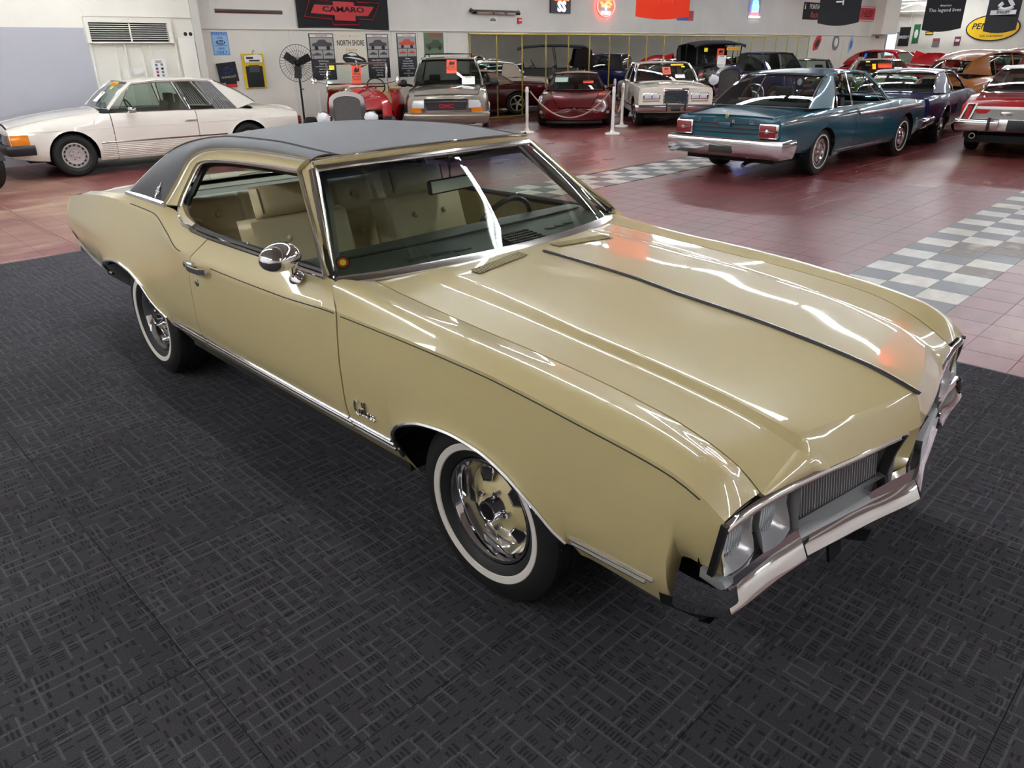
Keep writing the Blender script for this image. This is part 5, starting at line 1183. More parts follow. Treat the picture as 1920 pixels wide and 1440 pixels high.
for sg in (-1, 1):
    m = np.array([1, sg, 1])
    b = MB(); b.box((-4.20, sg*.535, .585), (-4.14, sg*.83, .80), .035); t_ = b.build('tail_lamp_frame', CHROME, r); b = MB(); b.box((-4.215, sg*.56, .61), (-4.19, sg*.805, .775), .025); l_ = b.build('tail_lamp', REDLENS, t_)
    b = MB(); b.lathe([(.0005, -.03), (.028, -.025), (.036, -.012), (.044, 0)], (-4.212, sg*.682, .692), 'x', 18); b.box((-4.222, sg*.57, .688), (-4.214, sg*.795, .696)); b.build('lamp_star', CHROME, t_)
    # chrome spear: wide at the door, thin to the tail
    P = along(c, -4.06, -1.95, lambda x: .80+.045*(x+4.06)/2.1, sg, 22, .004); b = MB(); b.bar(P, .022, .012, up=(0, sg, .2)); b.bar(P+[0, 0, .045], .014, .010, up=(0, sg, .2)); b.build('upper_molding', CHROME, r)
    P = along(c, -1.93, .62, lambda x: .805+.02*(x+1.93)/2.5, sg, 22, .004); b = MB(); b.bar(P, .055, .014, up=(0, sg, .15)); b.build('spear_molding', STEEL, r)
    MB().bar(along(c, -2.52, -.42, lambda x: .315, sg, 14), .03, .012, up=(0, sg, -.2)).build('rocker_molding', STEEL, r)
    y = float(c.sidey(np.array([-1.86]), np.array([.85]))[0]); b = MB(); b.box((-1.95, sg*(y), .845), (-1.75, sg*(y+.03), .865), .008); b.box((-1.95, sg*y, .835), (-1.90, sg*(y+.025), .875), .008); b.build('door_handle', CHROME, r)
    y = float(c.sidey(np.array([.42]), np.array([.58]))[0]); b = MB(); b.sweep([(.36, sg*(y+.004), .61), (.42, sg*(y+.004), .58), (.48, sg*(y+.002), .61)], [(-.008, 0), (.008, 0), (0, .008)], up=(0, sg, 0)); b.tube([(.42, sg*(y+.004), .58), (.42, sg*(y+.004), .54)], .007, 5); b.build('fender_badge', CHROME, r)
    disc_lamp(r, (.93, sg*.66, .66), .075); disc_lamp(r, (.93, sg*.46, .66), .075)
bumper(r, -4.20, .90, .455, .26, -1, CHROME, .32, .02, .10); bumper(r, .93, .90, .47, .15, 1, CHROME, .3, .05, .10)
b = MB()
for z in (.775, .715, .655): b.bar([(-4.175, -.53, z), (-4.19, 0, z), (-4.175, .53, z)], .020, .014, up=(-1, 0, 0))
b.build('tail_molding', CHROME, r)
MB().box((-4.205, -.09, .715), (-4.18, .09, .775), .006).build('fuel_door', TEAL, r)
for i, ch in enumerate('FORD'): text(ch, .06, (-4.198, .42-.28*i, .80), (PI/2, 0, -PI/2), CHROME, r, 'lettering', ext=.004, sx=1.5)
b = MB(); b.lathe([(.0005, -.012), (.028, -.01), (.032, 0)], (-4.155, 0, .862), 'x', 12); b.tube([(-4.16, 0, .86), (-4.16, 0, .90)], .012, 5); b.build('lid_emblem', mat('gilt', (180, 160, 90), .3, .8), r)
b = MB(); b.box((-4.27, -.19, .37), (-4.24, .19, .49), .008); b.build('plate_holder', mat('plate_dark', (44, 38, 34), .5), r)
b = MB(); b.tube([(-3.6, -.35, .27), (-4.16, -.38, .25), (-4.25, -.38, .22)], .028, 8); b.build('exhaust_pipe', STEEL, r)
rect(r, .93, -.38, .38, .56, .76, .02, STEEL, 'grille')
# 3. dark blue coupe ahead of the teal car
NAVY = mat('navy_paint', (24, 22, 64), .35, 0., coat=.4, spec=.15)
S = D_(wb=2.743, nose=.80, tail=-3.86, cowl=-.52, deck=-3.18, doors=[(-1.84, -.70)], wheels='mag', rt=.335, ra=.372, zwc=.335, inset=.15, flare=.03,
  zb='-3.86 .42 -3.3 .36 -2.3 .26 -.4 .26 .5 .3 .8 .38', yw='-3.86 .84 -3.2 .89 -2.6 .915 -1.5 .90 -.5 .90 .4 .885 .8 .84', zc='-3.86 .86 -3.2 .885 -2.4 .89 -.6 .90 .3 .87 .8 .81', yc='-3.86 .80 -3.2 .84 -2.3 .86 -.6 .85 .8 .78', yt='-3.86 .72 -3 .73 -.5 .72 .8 .66', zt='-3.86 .87 -3.2 .93 -.6 .96 .3 .93 .8 .84',
  A0=(-.62, .78, .935), A1=(-1.20, .59, 1.27), C1=(-2.45, .575, 1.255), C0=(-3.05, .70, .925), rail=[(-1.6, .60, 1.30), (-2.05, .60, 1.295)], bows=(.10, .07, -.07, -.11), cp=(-2.12, .64), cpb=.04, panes=[(-1.80, -.78, .52, .02), (-2.08, -1.84, .63, .53)], open_windows=1, pillar_mat=NAVY)
c = car('navy_coupe', 'dark navy coupe seen from behind between the teal and the red cars', (-4.26+2.743*math.cos(1.68), 14.27+2.743*math.sin(1.68)), 1.68, NAVY, S); r = c.root
bumper(r, -3.90, .86, .49, .13, -1, CHROME, .30, .03, .08); bumper(r, .85, .84, .45, .13, 1, CHROME, .3, .05, .08)
for sg in (-1, 1):
    b = MB()
    for k in range(3): b.box((-3.92, sg*(.52+k*.075), .62), (-3.87, sg*(.57+k*.075), .80), .012)
    b.build('tail_lamp', REDLENS, r)
    b = MB(); y = float(c.sidey(np.array([-1.95]), np.array([.6]))[0]); b.grid([[(-2.2, sg*(y+.004), .68), (-1.92, sg*(y+.05), .70)], [(-2.2, sg*(y+.004), .50), (-1.95, sg*(y+.045), .52)]], sg > 0); b.bar([(-1.92, sg*(y+.05), .70), (-1.95, sg*(y+.045), .52)], .02, .01, up=(1, 0, 0)); b.build('side_scoop', NAVY, r)
    for x in (-2.743, 0): MB().tube([(x+.378*math.cos(t), sg*float(c.sidey(np.array([x+.378*math.cos(t)]), np.array([.335+.378*math.sin(t)]))[0]), .335+.378*math.sin(t)) for t in np.linspace(.1, PI-.1, 20)], .009, 5).build('wheel_arch_trim', CHROME, r)
    disc_lamp(r, (.84, sg*.62, .66), .08)
    MB().bar(along(c, -2.35, -.4, lambda x: .29, sg, 10), .03, .012, up=(0, sg, -.2)).build('rocker_molding', STEEL, r)
rect(r, .85, -.5, .5, .56, .76, .02, BLACK, 'grille')
# 4. red and white coupe at the right edge
RED = mat('red_paint', (166, 22, 30), .22, coat=1); SILV = mat('silver_panel', (150, 148, 148), .3, .8); OFFW = mat('white_vinyl_top', (214, 212, 208), .5, bump=.3)
S = D_(wb=2.845, nose=.90, tail=-4.22, cowl=-.55, deck=-3.42, doors=[(-1.95, -.68)], wheels='plain', rt=.335, ra=.375, zwc=.33, inset=.15,
  zb='-4.22 .46 -3.5 .40 -2.4 .31 -.4 .31 .5 .34 .9 .4', yw='-4.22 .89 -3.4 .94 -2.4 .965 -.5 .96 .4 .94 .9 .90', zc='-4.22 .90 -3.4 .96 -2.4 .96 -.6 .95 .3 .92 .9 .84', yc='-4.22 .84 -3.4 .88 -2.4 .90 -.6 .90 .9 .84', yt='-4.22 .72 -3 .76 -.5 .76 .9 .72', zt='-4.22 .93 -3.6 1.0 -3.3 1.02 -.6 1.0 .3 .97 .9 .86', zte='-4.22 .92 -3.4 .98 -.6 .97 .9 .85', tbow=.03,
  A0=(-.70, .82, .985), A1=(-1.30, .64, 1.36), C1=(-2.68, .62, 1.345), C0=(-3.46, .76, 1.0), rail=[(-1.8, .65, 1.39), (-2.25, .65, 1.385)], bows=(.10, .08, -.09, -.13), cp=(-2.52, .78), cpb=.03, panes=[(-1.95, -.82, .52, .02), (-2.45, -1.99, .76, .54)], roof_mat=OFFW, pillar_mat=OFFW, glass=glass('rear_glass_dark', (.42, .46, .46)))
a = math.radians(97); c = car('red_coupe', 'red coupe with a white roof and silver tail at the right edge', (-1.84+2.845*math.cos(a), 13.95+2.845*math.sin(a)), a, RED, S); r = c.root
for sg in (-1, 1):
    P = np.array([(-4.25, .67, .86), (-4.25, .80, .86), (-4.29, .88, .585), (-4.29, .75, .585)]); k = MB(); k.sweep(P*[1, sg, 1], [(-.014, -.02), (.014, -.02), (.014, .02), (-.014, .02)], up=(1, 0, 0), closed=True); f_ = k.build('tail_lamp_frame', STEEL, r)
    k = MB(); k.prism([(p[1]*sg, p[2]) for p in ((P-P.mean(0))*[1, .8, .9]+P.mean(0))], -4.275, -4.22, 'x'); k.build('tail_lamp_well', BLACK, f_); k = MB(); k.prism([(p[1]*sg, p[2]) for p in ((P-P.mean(0))*[1, .5, .76]+P.mean(0))], -4.285, -4.22, 'x'); k.build('tail_lamp', mat('red_lens_bright', (176, 34, 44), .2, coat=1), f_)
    b = MB(); b.lathe([(.035, 0), (.047, 0), (.047, .3), (.035, .3), (.035, 0)], (-4.30, sg*.64, .36), 'x', 16); b.build('exhaust_tip', STEEL, r)
    b = MB(); b.box((-4.37, sg*.42, .45), (-4.29, sg*.46, .66), .012); b.build('bumper_guard', BLACK, r)
    MB().bar(along(c, -4.15, .8, lambda x: .82, sg, 20, .002), .05, .004, up=(0, sg, .1)).build('side_stripe', OFFW, r); disc_lamp(r, (.94, sg*.66, .66), .075)
b = MB(); b.grid([[(-4.232, -.72, .60), (-4.262, 0, .60), (-4.232, .72, .60)], [(-4.232, -.68, .775), (-4.262, 0, .775), (-4.232, .68, .775)]], True); b.build('tail_lower_panel', SILV, r)
b = MB(); b.bar([(-4.235, -.70, .80), (-4.26, 0, .80), (-4.235, .70, .80)], .05, .012, up=(-1, 0, 0)); b.build('tail_stripe', WHITE, r)
bumper(r, -4.25, .90, .53, .20, -1, CHROME, .30, .03, .12); bumper(r, .95, .90, .5, .16, 1, CHROME, .3, .05, .1)
b = MB(); b.box((-4.365, -.30, .45), (-4.33, .30, .645), .015); p_ = b.build('plate_recess', STEEL, r); MB().box((-4.372, -.17, .46), (-4.362, .17, .63), .006).build('plate', BLACK, p_)
MB().box((-4.265, .14, .69), (-4.25, .30, .745), .004).build('tail_badge', STEEL, r); MB().lathe([(.0005, -.01), (.02, -.008), (.022, 0)], (-4.25, -.45, .84), 'x', 12).build('lid_lock', CHROME, r)
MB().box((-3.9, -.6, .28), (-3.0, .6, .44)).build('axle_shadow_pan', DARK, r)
# 5. pewter sport utility
PEW = mat('pewter_paint', (150, 143, 130), .28, .55, coat=1)
S = D_(wb=2.55, nose=.78, tail=-3.45, cowl=-.55, deck=-3.44, doors=[(-1.62, -.62), (-2.55, -1.64)], wheels='suv', rt=.35, ra=.40, zwc=.36, inset=.11, flare=.035, lip=None,
  zb='-3.45 .45 -2 .40 0 .40 .78 .36', yw='-3.45 .84 -2 .865 0 .86 .5 .84 .78 .79', zc='-3.45 1.04 -1 1.03 -.5 1.02 .3 .98 .78 .93', yc='-3.45 .80 -1 .82 -.5 .82 .3 .79 .78 .74', yt='-3.45 .70 -.5 .70 .3 .68 .78 .64', zt='-3.45 1.06 -.6 1.10 .3 1.06 .78 .95', nbow=.07,
  A0=(-.60, .76, 1.07), A1=(-1.18, .60, 1.58), C1=(-3.25, .60, 1.58), C0=(-3.44, .74, 1.06), rail=[(-1.7, .62, 1.615), (-2.6, .62, 1.62)], bows=(.12, .08, -.04, -.04), cp=(-3.36, .97), panes=[(-1.62, -.82, .30, .02), (-2.5, -1.68, .62, .32), (-3.3, -2.56, .95, .65)], crown=.03, pillar_mat=PEW, trim=BLACK, glass=glass('suv_glass', (.36, .40, .38)))
a = hdg(.74, -.67); c = car('pewter_utility', 'pewter sport utility wagon with black mirrors facing the camera', (-10.75-.74*.83, 8.06+.67*.83), a, PEW, S); r = c.root
b = MB(); b.sweep([(.875, -.43, .855), (.875, .43, .855), (.865, .40, .64), (.865, -.40, .64)], [(-.03, -.028), (.03, -.028), (.03, .028), (-.03, .028)], up=(1, 0, 0), closed=True); gr = b.build('grille_surround', CHROME, r, 50); MB().box((.83, -.42, .64), (.865, .42, .86)).build('grille', BLACK, gr)
b = MB()
for k in range(6): b.box((.86, -.40, .665+k*.03), (.872, .40, .675+k*.03))
b.build('grille_slat', mat('grille_slat_grey', (70, 72, 80), .4, .5), gr)
text('GMC', .105, (.885, 0, .745), (PI/2, 0, PI/2), mat('badge_red', (176, 30, 40), .3), r, 'badge', ext=.008, sx=1.35, bold=.004)
for sg in (-1, 1):
    b = MB(); b.grid([[(.86, sg*.45, .70), (.82, sg*.66, .70), (.73, sg*.785, .70)], [(.865, sg*.45, .78), (.825, sg*.66, .785), (.73, sg*.785, .785)], [(.85, sg*.45, .86), (.80, sg*.66, .85), (.71, sg*.77, .84)]]); h_ = b.build('headlight', LENS, r); b = MB(); b.grid([[(.872, sg*.50, .625), (.822, sg*.68, .625), (.735, sg*.795, .625)], [(.874, sg*.50, .715), (.834, sg*.68, .715), (.74, sg*.795, .715)]]); b.build('turn_lamp', AMBER, h_)
    b = MB(); b.grid([[(.874, sg*.455, .63), (.873, sg*.505, .63)], [(.874, sg*.455, .71), (.873, sg*.505, .71)]]); b.build('corner_lamp', mat('lamp_smoke', (96, 84, 76), .2), h_)
    b = MB(); b.box((-.98, sg*.92, 1.05), (-.86, sg*1.12, 1.20), .04); b.tube([(-.9, sg*.80, 1.07), (-.9, sg*.95, 1.1)], .03, 6); b.build('door_mirror', BLACK, r, 50)
    b = MB(); b.tube([(-1.4, sg*.52, 1.65), (-1.5, sg*.52, 1.70), (-3.0, sg*.52, 1.70), (-3.1, sg*.52, 1.65)], .014, 6); b.build('roof_rack', BLACK, r)
    b = MB(); b.tube([(-.62, sg*.05-.15, 1.10), (-.72, sg*.3-.15, 1.15)], .009, 5); b.build('wiper', BLACK, r)
    b = MB(); b.box((.86, sg*.33, .40), (.885, sg*.58, .485), .02); b.build('fog_recess', BLACK, r)
    MB().bar(along(c, -2.1, -.45, lambda x: .62, sg, 10), .05, .02, up=(0, sg, 0)).build('side_molding', PEW, r)
b = MB(); b.tube([(-1.5, -.52, 1.70), (-1.45, 0, 1.715), (-1.5, .52, 1.70)], .012, 6); b.tube([(-2.9, -.52, 1.70), (-2.9, .52, 1.70)], .012, 6); b.build('roof_rack_bar', BLACK, r)
bumper(r, .82, .80, .52, .22, 1, PEW, .30, .07, .14); bumper(r, -3.48, .82, .55, .2, -1, PEW, .2, .04, .12)
MB().box((.80, -.72, .34), (.87, .72, .42), .02).build('lower_valance', PEW, r)
# 6. maroon sports convertible
MAR = mat('maroon_paint', (80, 8, 16), .25, 0, coat=.35, spec=.2); TAN = mat('tan_soft_top', (168, 140, 122), .8)
S = D_(wb=2.655, nose=.98, tail=-3.55, cowl=-.42, deck=-2.55, doors=[(-1.72, -.55)], wheels='five', rt=.325, ra=.35, zwc=.325, inset=.11, flare=.02,
  zb='-3.55 .32 -2 .20 0 .20 .98 .20', yw='-3.55 .86 -2.8 .93 -2 .91 -.8 .90 0 .915 .6 .87 .98 .70', zc='-3.55 .80 -2.7 .83 -1.2 .78 -.5 .78 0 .745 .5 .64 .98 .42', yc='-3.55 .80 -2.7 .84 -1.2 .83 0 .83 .5 .76 .98 .55', yt='-3.55 .62 -2 .66 -.5 .62 0 .60 .5 .54 .98 .38', zt='-3.55 .84 -2.6 .86 -1 .82 -.4 .80 0 .745 .5 .655 .98 .46', zte='-3.55 .84 -2.6 .87 -.5 .80 0 .765 .5 .66 .98 .45', nbow=.16, tbow=.1,
  A0=(-.52, .71, .81), A1=(-1.18, .545, 1.17), C1=(-1.98, .53, 1.165), C0=(-2.55, .68, .87), rail=[(-1.4, .555, 1.19), (-1.7, .555, 1.195)], bows=(.26, .10, -.05, -.08), cp=(-2.0, .72), panes=[(-1.75, -.62, .66, .02)], roof_mat=TAN, pillar_mat=MAR, cp_mat=TAN, trim=BLACK, crown=.05, bench=0, seat=SEATB)
a = math.radians(-50); c = car('maroon_convertible', 'maroon sports convertible with a tan soft top behind the white rope posts', (-10.98-1.0*math.cos(a), 12.28-1.0*math.sin(a)), a, MAR, S); r = c.root
for sg in (-1, 1):
    b = MB(); b.sweep([(1.06, sg*.20, .335), (1.02, sg*.44, .335), (.985, sg*.56, .335)], [(-.02, -.045), (.02, -.045), (.02, .045), (-.02, .045)]); b.build('nose_intake', BLACK, r)
    disc_lamp(r, (1.035, sg*.46, .335), .028, ring=BLACK, name='fog_lamp'); b = MB(); b.sweep([(.95, sg*.62, .36), (.86, sg*.74, .36), (.72, sg*.845, .365)], [(-.01, -.03), (.012, -.03), (.012, .03), (-.01, .03)]); b.build('turn_lamp', mat('clear_lamp', (170, 150, 140), .2), r)
    b = MB(); b.box((-.82, sg*.86, .83), (-.70, sg*1.02, .93), .035); b.tube([(-.74, sg*.78, .83), (-.75, sg*.90, .87)], .02, 6); b.build('door_mirror', MAR, r, 50)
    b = MB(); b.box((-3.66, sg*.30, .60), (-3.60, sg*.42, .70), .02); b.box((-3.64, sg*.5, .60), (-3.58, sg*.62, .70), .02); b.build('tail_lamp', REDLENS, r)
    b = MB(); b.sweep([(.88, sg*.66, .235), (.80, sg*.76, .235)], [(-.02, -.03), (.02, -.03), (.02, .03), (-.02, .03)]); b.build('brake_duct', BLACK, r)
b = MB(); yy = np.linspace(-.68, .68, 15); b.sweep(np.stack([.96+.16*(1-(yy/.68)**2), yy, .15+0*yy], 1), [(-.1, -.02), (.02, -.02), (.02, .03), (-.1, .03)]); b.build('chin_spoiler', BLACK, r)
b = MB(); b.lathe([(.0005, .01), (.04, .008), (.045, 0)], (0, 0, 0), 'x', 16); o = b.build('nose_emblem', CHROME, r); o.location = (1.09, 0, .455); o.rotation_euler = (0, -1.0, 0)
# 7. ivory luxury sedan
IV = mat('cream_sedan_paint', (220, 212, 196), .28, coat=1)
S = D_(wb=2.90, nose=.82, tail=-4.1, cowl=-.55, deck=-3.3, doors=[(-1.66, -.68), (-2.42, -1.68)], wheels='cover_ww', rt=.33, ra=.37, zwc=.33, inset=.15,
  zb='-4.1 .42 -2.4 .28 -.4 .28 .82 .36', yw='-4.1 .86 -2 .90 0 .90 .82 .88', zc='-4.1 .90 -3.2 .95 -.6 .955 .3 .94 .82 .90', yc='-4.1 .82 -2 .86 .82 .845', yt='-4.1 .70 -.5 .72 .82 .70', zt='-4.1 .92 -3.2 1.0 -.6 1.01 .3 .99 .82 .955', nbow=.02,
  A0=(-.66, .80, 1.0), A1=(-1.22, .65, 1.395), C1=(-3.0, .64, 1.385), C0=(-3.3, .74, .99), rail=[(-1.8, .665, 1.425), (-2.4, .665, 1.425)], cp=(-2.6, .80), panes=[(-1.64, -.80, .28, .02), (-2.44, -1.7, .72, .31)], pillar_mat=IV, seat=SEATR)
a = math.radians(-46); c = car('ivory_sedan', 'cream luxury sedan with chrome square grille facing the camera beside the rope posts', (-9.09-.88*math.cos(a), 13.77-.88*math.sin(a)), a, IV, S); r = c.root
b = MB(); b.box((.80, -.30, .55), (.87, .30, .90), .012); gs = b.build('grille_surround', CHROME, r); b = MB(); b.box((.871, -.27, .565), (.873, .27, .85)); b.build('grille_back', mat('grille_shadow', (52, 50, 50), .5), gs)
b = MB()
for k in range(8): b.box((.873, -.27, .585+k*.034), (.880, .27, .592+k*.034))
for k in range(17): b.box((.873, -.256+k*.032-.002, .565), (.878, -.256+k*.032+.002, .85))
b.build('grille_bar', CHROME, gs)
MB().box((.876, .14, .60), (.884, .25, .62)).build('grille_script', CHROME, gs)
for sg in (-1, 1):
    b = MB(); b.box((.80, sg*.36, .655), (.84, sg*.78, .80), .01); hl = b.build('headlight_bezel', CHROME, r)
    for y in (.385, .575): MB().box((.838, sg*y, .675), (.848, sg*(y+.165), .785), .008).build('headlight', LENS, hl)
    MB().box((.80, sg*.37, .60), (.845, sg*.78, .64), .006).build('turn_lamp', mat('clear_lamp', (170, 150, 140), .2), r)
    b = MB(); b.box((.93, sg*.20, .40), (1.0, sg*.235, .60), .012); b.build('bumper_guard', BLACK, r)
    MB().bar(along(c, -4.0, .75, lambda x: .46, sg, 20), .03, .012, up=(0, sg, 0)).build('side_molding', CHROME, r)
    b = MB(); b.box((-.98, sg*.88, .98), (-.86, sg*1.02, 1.06), .025); b.tube([(-.9, sg*.82, .97), (-.9, sg*.9, 1.0)], .012, 6); b.build('door_mirror', CHROME, r)
    MB().box((-4.16, sg*.5, .6), (-4.1, sg*.82, .8), .02).build('tail_lamp', REDLENS, r)
    for x in (-2.9, 0): MB().tube([(x+.375*math.cos(t), sg*float(c.sidey(np.array([x+.375*math.cos(t)]), np.array([.33+.375*math.sin(t)]))[0]), .33+.375*math.sin(t)) for t in np.linspace(.1, PI-.1, 16)], .009, 5).build('wheel_arch_trim', CHROME, r)
bumper(r, .87, .90, .46, .16, 1, CHROME, .40, .02, .11); bumper(r, -4.15, .9, .46, .16, -1, CHROME, .4, .03, .1)
b = MB(); b.bar([(.93, -.88, .50), (.945, 0, .50), (.93, .88, .50)], .03, .008, up=(1, 0, 0)); b.build('bumper_strip', BLACK, r)
b = MB(); b.tube([(.78, 0, .955), (.785, 0, 1.0)], .006, 5); b.tube([(.785, .03*math.cos(t), 1.03+.03*math.sin(t)) for t in np.linspace(0, 2*PI, 13)[:-1]], .005, 5, closed=True, up=(1, 0, 0)); b.build('hood_ornament', CHROME, r)
b = MB(); b.bar([(x, 0, float(c.zt(x))+.002) for x in np.linspace(-.5, .78, 14)], .012, .008); b.build('hood_molding', CHROME, r)
b = MB(); b.box((.93, -.11, .40), (.985, .11, .485), .03); b.build('plate_recess', BLACK, r)
# 8. red open roadster, no fenders
HR = mat('hot_red_paint', (188, 14, 26), .22, coat=1)
def shell_radiator(root, x, y, z0, z1, w, mesh_m, ring=CHROME, name='radiator_shell'):
    """arched grille shell with a framed mesh"""
    def outline(k, n=11):
        h = z1-z0; P = [(-w/2*k, z0)]
        for t in np.linspace(PI, 0, n): P.append((w/2*k*math.cos(t), z1-h*.22+h*.22*k*math.sin(t)**.8))
        P.append((w/2*k, z0)); return P
    b = MB(); b.prism(outline(.9), x-.05, x+.012, 'x'); o = b.build(name, mesh_m, root, 40)
    b = MB(); b.sweep([(x, p, q) for p, q in outline(1.0)], [(-.05, -.03), (.04, -.03), (.03, .03), (-.05, .03)], up=(1, 0, 0)); b.build('grille_frame', ring, o, 50)
    b = MB()
    for i in range(1, 24): b.box((x+.010, -w*.44+w*.88*i/24-.002, z0+.02), (x+.018, -w*.44+w*.88*i/24+.002, z1-.10+.05*math.cos((i/24-.5)*PI)))
    b.build('grille_rod', mat('grille_rod', (120, 118, 116), .4, .6), o); return o
a = math.radians(-44); r = empty('red_roadster', (-10.95, 5.85, .001), a, 'red open vintage roadster with bare wheels and chrome radiator shell by the posters', 'car')
# nose at x=0; front axle just behind the shell
GM = mat('radiator_mesh', (86, 82, 80), .5, .4)
shell_radiator(r, 0, 0, .42, 1.06, .56, GM)
b = MB(); b.lathe([(.0005, .10), (.02, .09), (.028, .06), (.02, .02), (.035, 0)], (-.03, 0, 1.06), 'z', 12); b.box((-.035, -.05, 1.10), (-.025, .05, 1.12)); b.build('radiator_cap', CHROME, r)
def vsec(x, w, zt, zb, n=11): return [(x, w*math.cos(t)*(1-.0), zb+(zt-zb)*math.sin(t)**.55) for t in np.linspace(PI, 0, n)]
G = np.array([vsec(-.04, .27, 1.06, .78), vsec(-.5, .36, 1.10, .76), vsec(-1.0, .50, 1.13, .74)]); panel('hood', G, HR, r, flange=.01, flip=False, angle=60)
G = np.array([vsec(-1.0, .505, 1.135, .45), vsec(-1.15, .60, 1.15, .42), vsec(-1.30, .66, 1.16, .42)]); panel('cowl', G, HR, r, flange=.01, flip=False, angle=60)
b = MB()
for sg in (-1, 1):
    lo = crv([(-1.30, .66, .42), (-2.2, .70, .42), (-2.9, .66, .44), (-3.35, .40, .50), (-3.45, .0, .52)], 20); md = crv([(-1.30, .665, .75), (-2.2, .74, .76), (-2.9, .71, .76), (-3.45, .45, .74), (-3.58, 0, .74)], 20); hi = crv([(-1.30, .60, 1.10), (-2.2, .66, 1.05), (-2.8, .64, 1.04), (-3.15, .42, 1.04), (-3.25, 0, 1.04)], 20)
    G = loft([lo, md, hi], 5); b.grid(G*[1, sg, 1], flip=sg > 0)
b.build('body', HR, r, 60)
for sg in (-1, 1):
    hi = crv([(-1.30, .60, 1.11), (-2.2, .66, 1.06), (-2.8, .64, 1.05), (-3.15, .42, 1.05), (-3.25, 0, 1.05)], 20); MB().tube(hi*[1, sg, 1]-[0, 0, .0], .03, 7).build('cockpit_trim', mat('tan_trim', (176, 150, 104), .6), r)
b = MB(); b.box((-3.1, -.55, .50), (-1.4, .55, .55)); b.build('floor_pan', DARK, r); b = MB(); b.box((-2.75, -.55, .60), (-2.2, .55, .75), .05); b.sweep([(-2.72, 0, .7), (-2.85, 0, 1.08)], [(-.54, -.07), (.54, -.07), (.54, .07), (-.54, .07)], up=(1, 0, 0)); b.build('seat', mat('tan_trim', (176, 150, 104), .6), r, 50)
b = MB()
for sg in (-1, 1): b.tube([(-1.18, sg*.60, 1.02), (-1.22, sg*.585, 1.30), (-1.30, sg*.585, 1.56)], .018, 7)
b.tube([(-1.30, -.585, 1.56), (-1.30, .585, 1.56)], .018, 7); b.tube([(-1.19, -.585, 1.19), (-1.19, .585, 1.19)], .016, 7); b.build('windshield_frame', CHROME, r); MB().grid([[(-1.19, -.58, 1.19), (-1.19, .58, 1.19)], [(-1.30, -.58, 1.55), (-1.30, .58, 1.55)]]).build('windshield', glass('clear_glass', (.8, .86, .83)), r)
b = MB(); b.lathe([(.18+.013*math.cos(t), .013*math.sin(t)) for t in np.linspace(0, 2*PI, 7)], axis='x', n=20); b.tube([(0, 0, 0), (.4, 0, -.02)], .016, 6); b.box((-.004, -.18, -.01), (.004, .18, .01)); o = b.build('steering_wheel', BLACK, r); o.location = (-1.75, .28, 1.12); o.rotation_euler = (0, .5, 0)
b = MB(); b.tube([(-.15, -.72, .40), (-.12, 0, .34), (-.15, .72, .40)], .03, 8); b.tube([(-.1, -.25, .42), (-3.2, -.34, .45)], .04, 6); b.tube([(-.1, .25, .42), (-3.2, .34, .45)], .04, 6); b.build('frame_rail', BLACK, r)
b = MB(); b.box((-.95, -.26, .48), (-.25, .26, .82), .04); b.build('engine', mat('engine_grey', (70, 68, 66), .5, .4), r)
b = MB()
for k in range(4): b.tube([(-.35-k*.14, .26, .72), (-.4-k*.14, .36, .66), (-.6-k*.13, .38, .55)], .025, 7)
b.tube([(-.4, .38, .56), (-1.2, .40, .46)], .03, 7); b.build('exhaust_header', CHROME, r)
for sg in (-1, 1):
    put_wheel(r, -.15, sg*.74, .33, sg, 'plain'); put_wheel(r, -2.75, sg*.80, .37, sg, 'vintage'); disc_lamp(r, (.10, sg*.44, .64), .115, depth=.02); b = MB(); b.lathe([(.0005, -.16), (.06, -.14), (.10, -.08), (.118, 0)], (.10, sg*.44, .64), 'x', 18); b.tube([(.0, sg*.44, .66), (-.02, sg*.3, .5)], .016, 6); b.build('headlight_shell', CHROME, r)
    b = MB(); b.tube([(-1.2, sg*.62, 1.2), (-1.15, sg*.78, 1.24)], .008, 5); b.lathe([(.0005, 0), (.055, 0), (.06, .02), (.0005, .03)], (-1.15, sg*.83, 1.25), 'x', 14); b.build('door_mirror', CHROME, r)
# 9. black touring car with its top up
a = math.radians(-45); BLK = mat('black_gloss_paint', (14, 14, 18), .2, coat=1)
r = empty('black_touring_car', (-9.72, 17.18, .001), a, 'black vintage touring car with its black canvas top up and chrome radiator', 'car')
shell_radiator(r, 0, 0, .52, 1.27, .60, mat('radiator_dark', (58, 52, 52), .5, .3))
G = np.array([vsec(-.04, .29, 1.27, .85), vsec(-.6, .36, 1.29, .84), vsec(-1.05, .48, 1.31, .82)]); panel('hood', G, BLK, r, flange=.01, angle=60)
G = np.array([vsec(-1.05, .485, 1.315, .5), vsec(-1.25, .60, 1.34, .48), vsec(-1.4, .64, 1.36, .48)]); panel('cowl', G, BLK, r, flange=.01, angle=60)
b = MB()
for sg in (-1, 1):
    lo = crv([(-1.40, .64, .48), (-2.6, .70, .46), (-3.3, .66, .48), (-3.6, 0, .50)], 16); md = crv([(-1.40, .66, .85), (-2.6, .74, .85), (-3.4, .70, .85), (-3.75, 0, .85)], 16); hi = crv([(-1.40, .60, 1.20), (-2.6, .68, 1.18), (-3.4, .64, 1.2), (-3.6, 0, 1.2)], 16); b.grid(loft([lo, md, hi], 4)*[1, sg, 1], flip=sg > 0)
b.build('body', BLK, r, 60); MB().box((-3.4, -.6, .5), (-1.4, .6, .58)).build('floor_pan', DARK, r)
cv = mat('black_canvas', (36, 35, 38), .9, bump=.4); t = np.linspace(-1, 1, 13); R = []
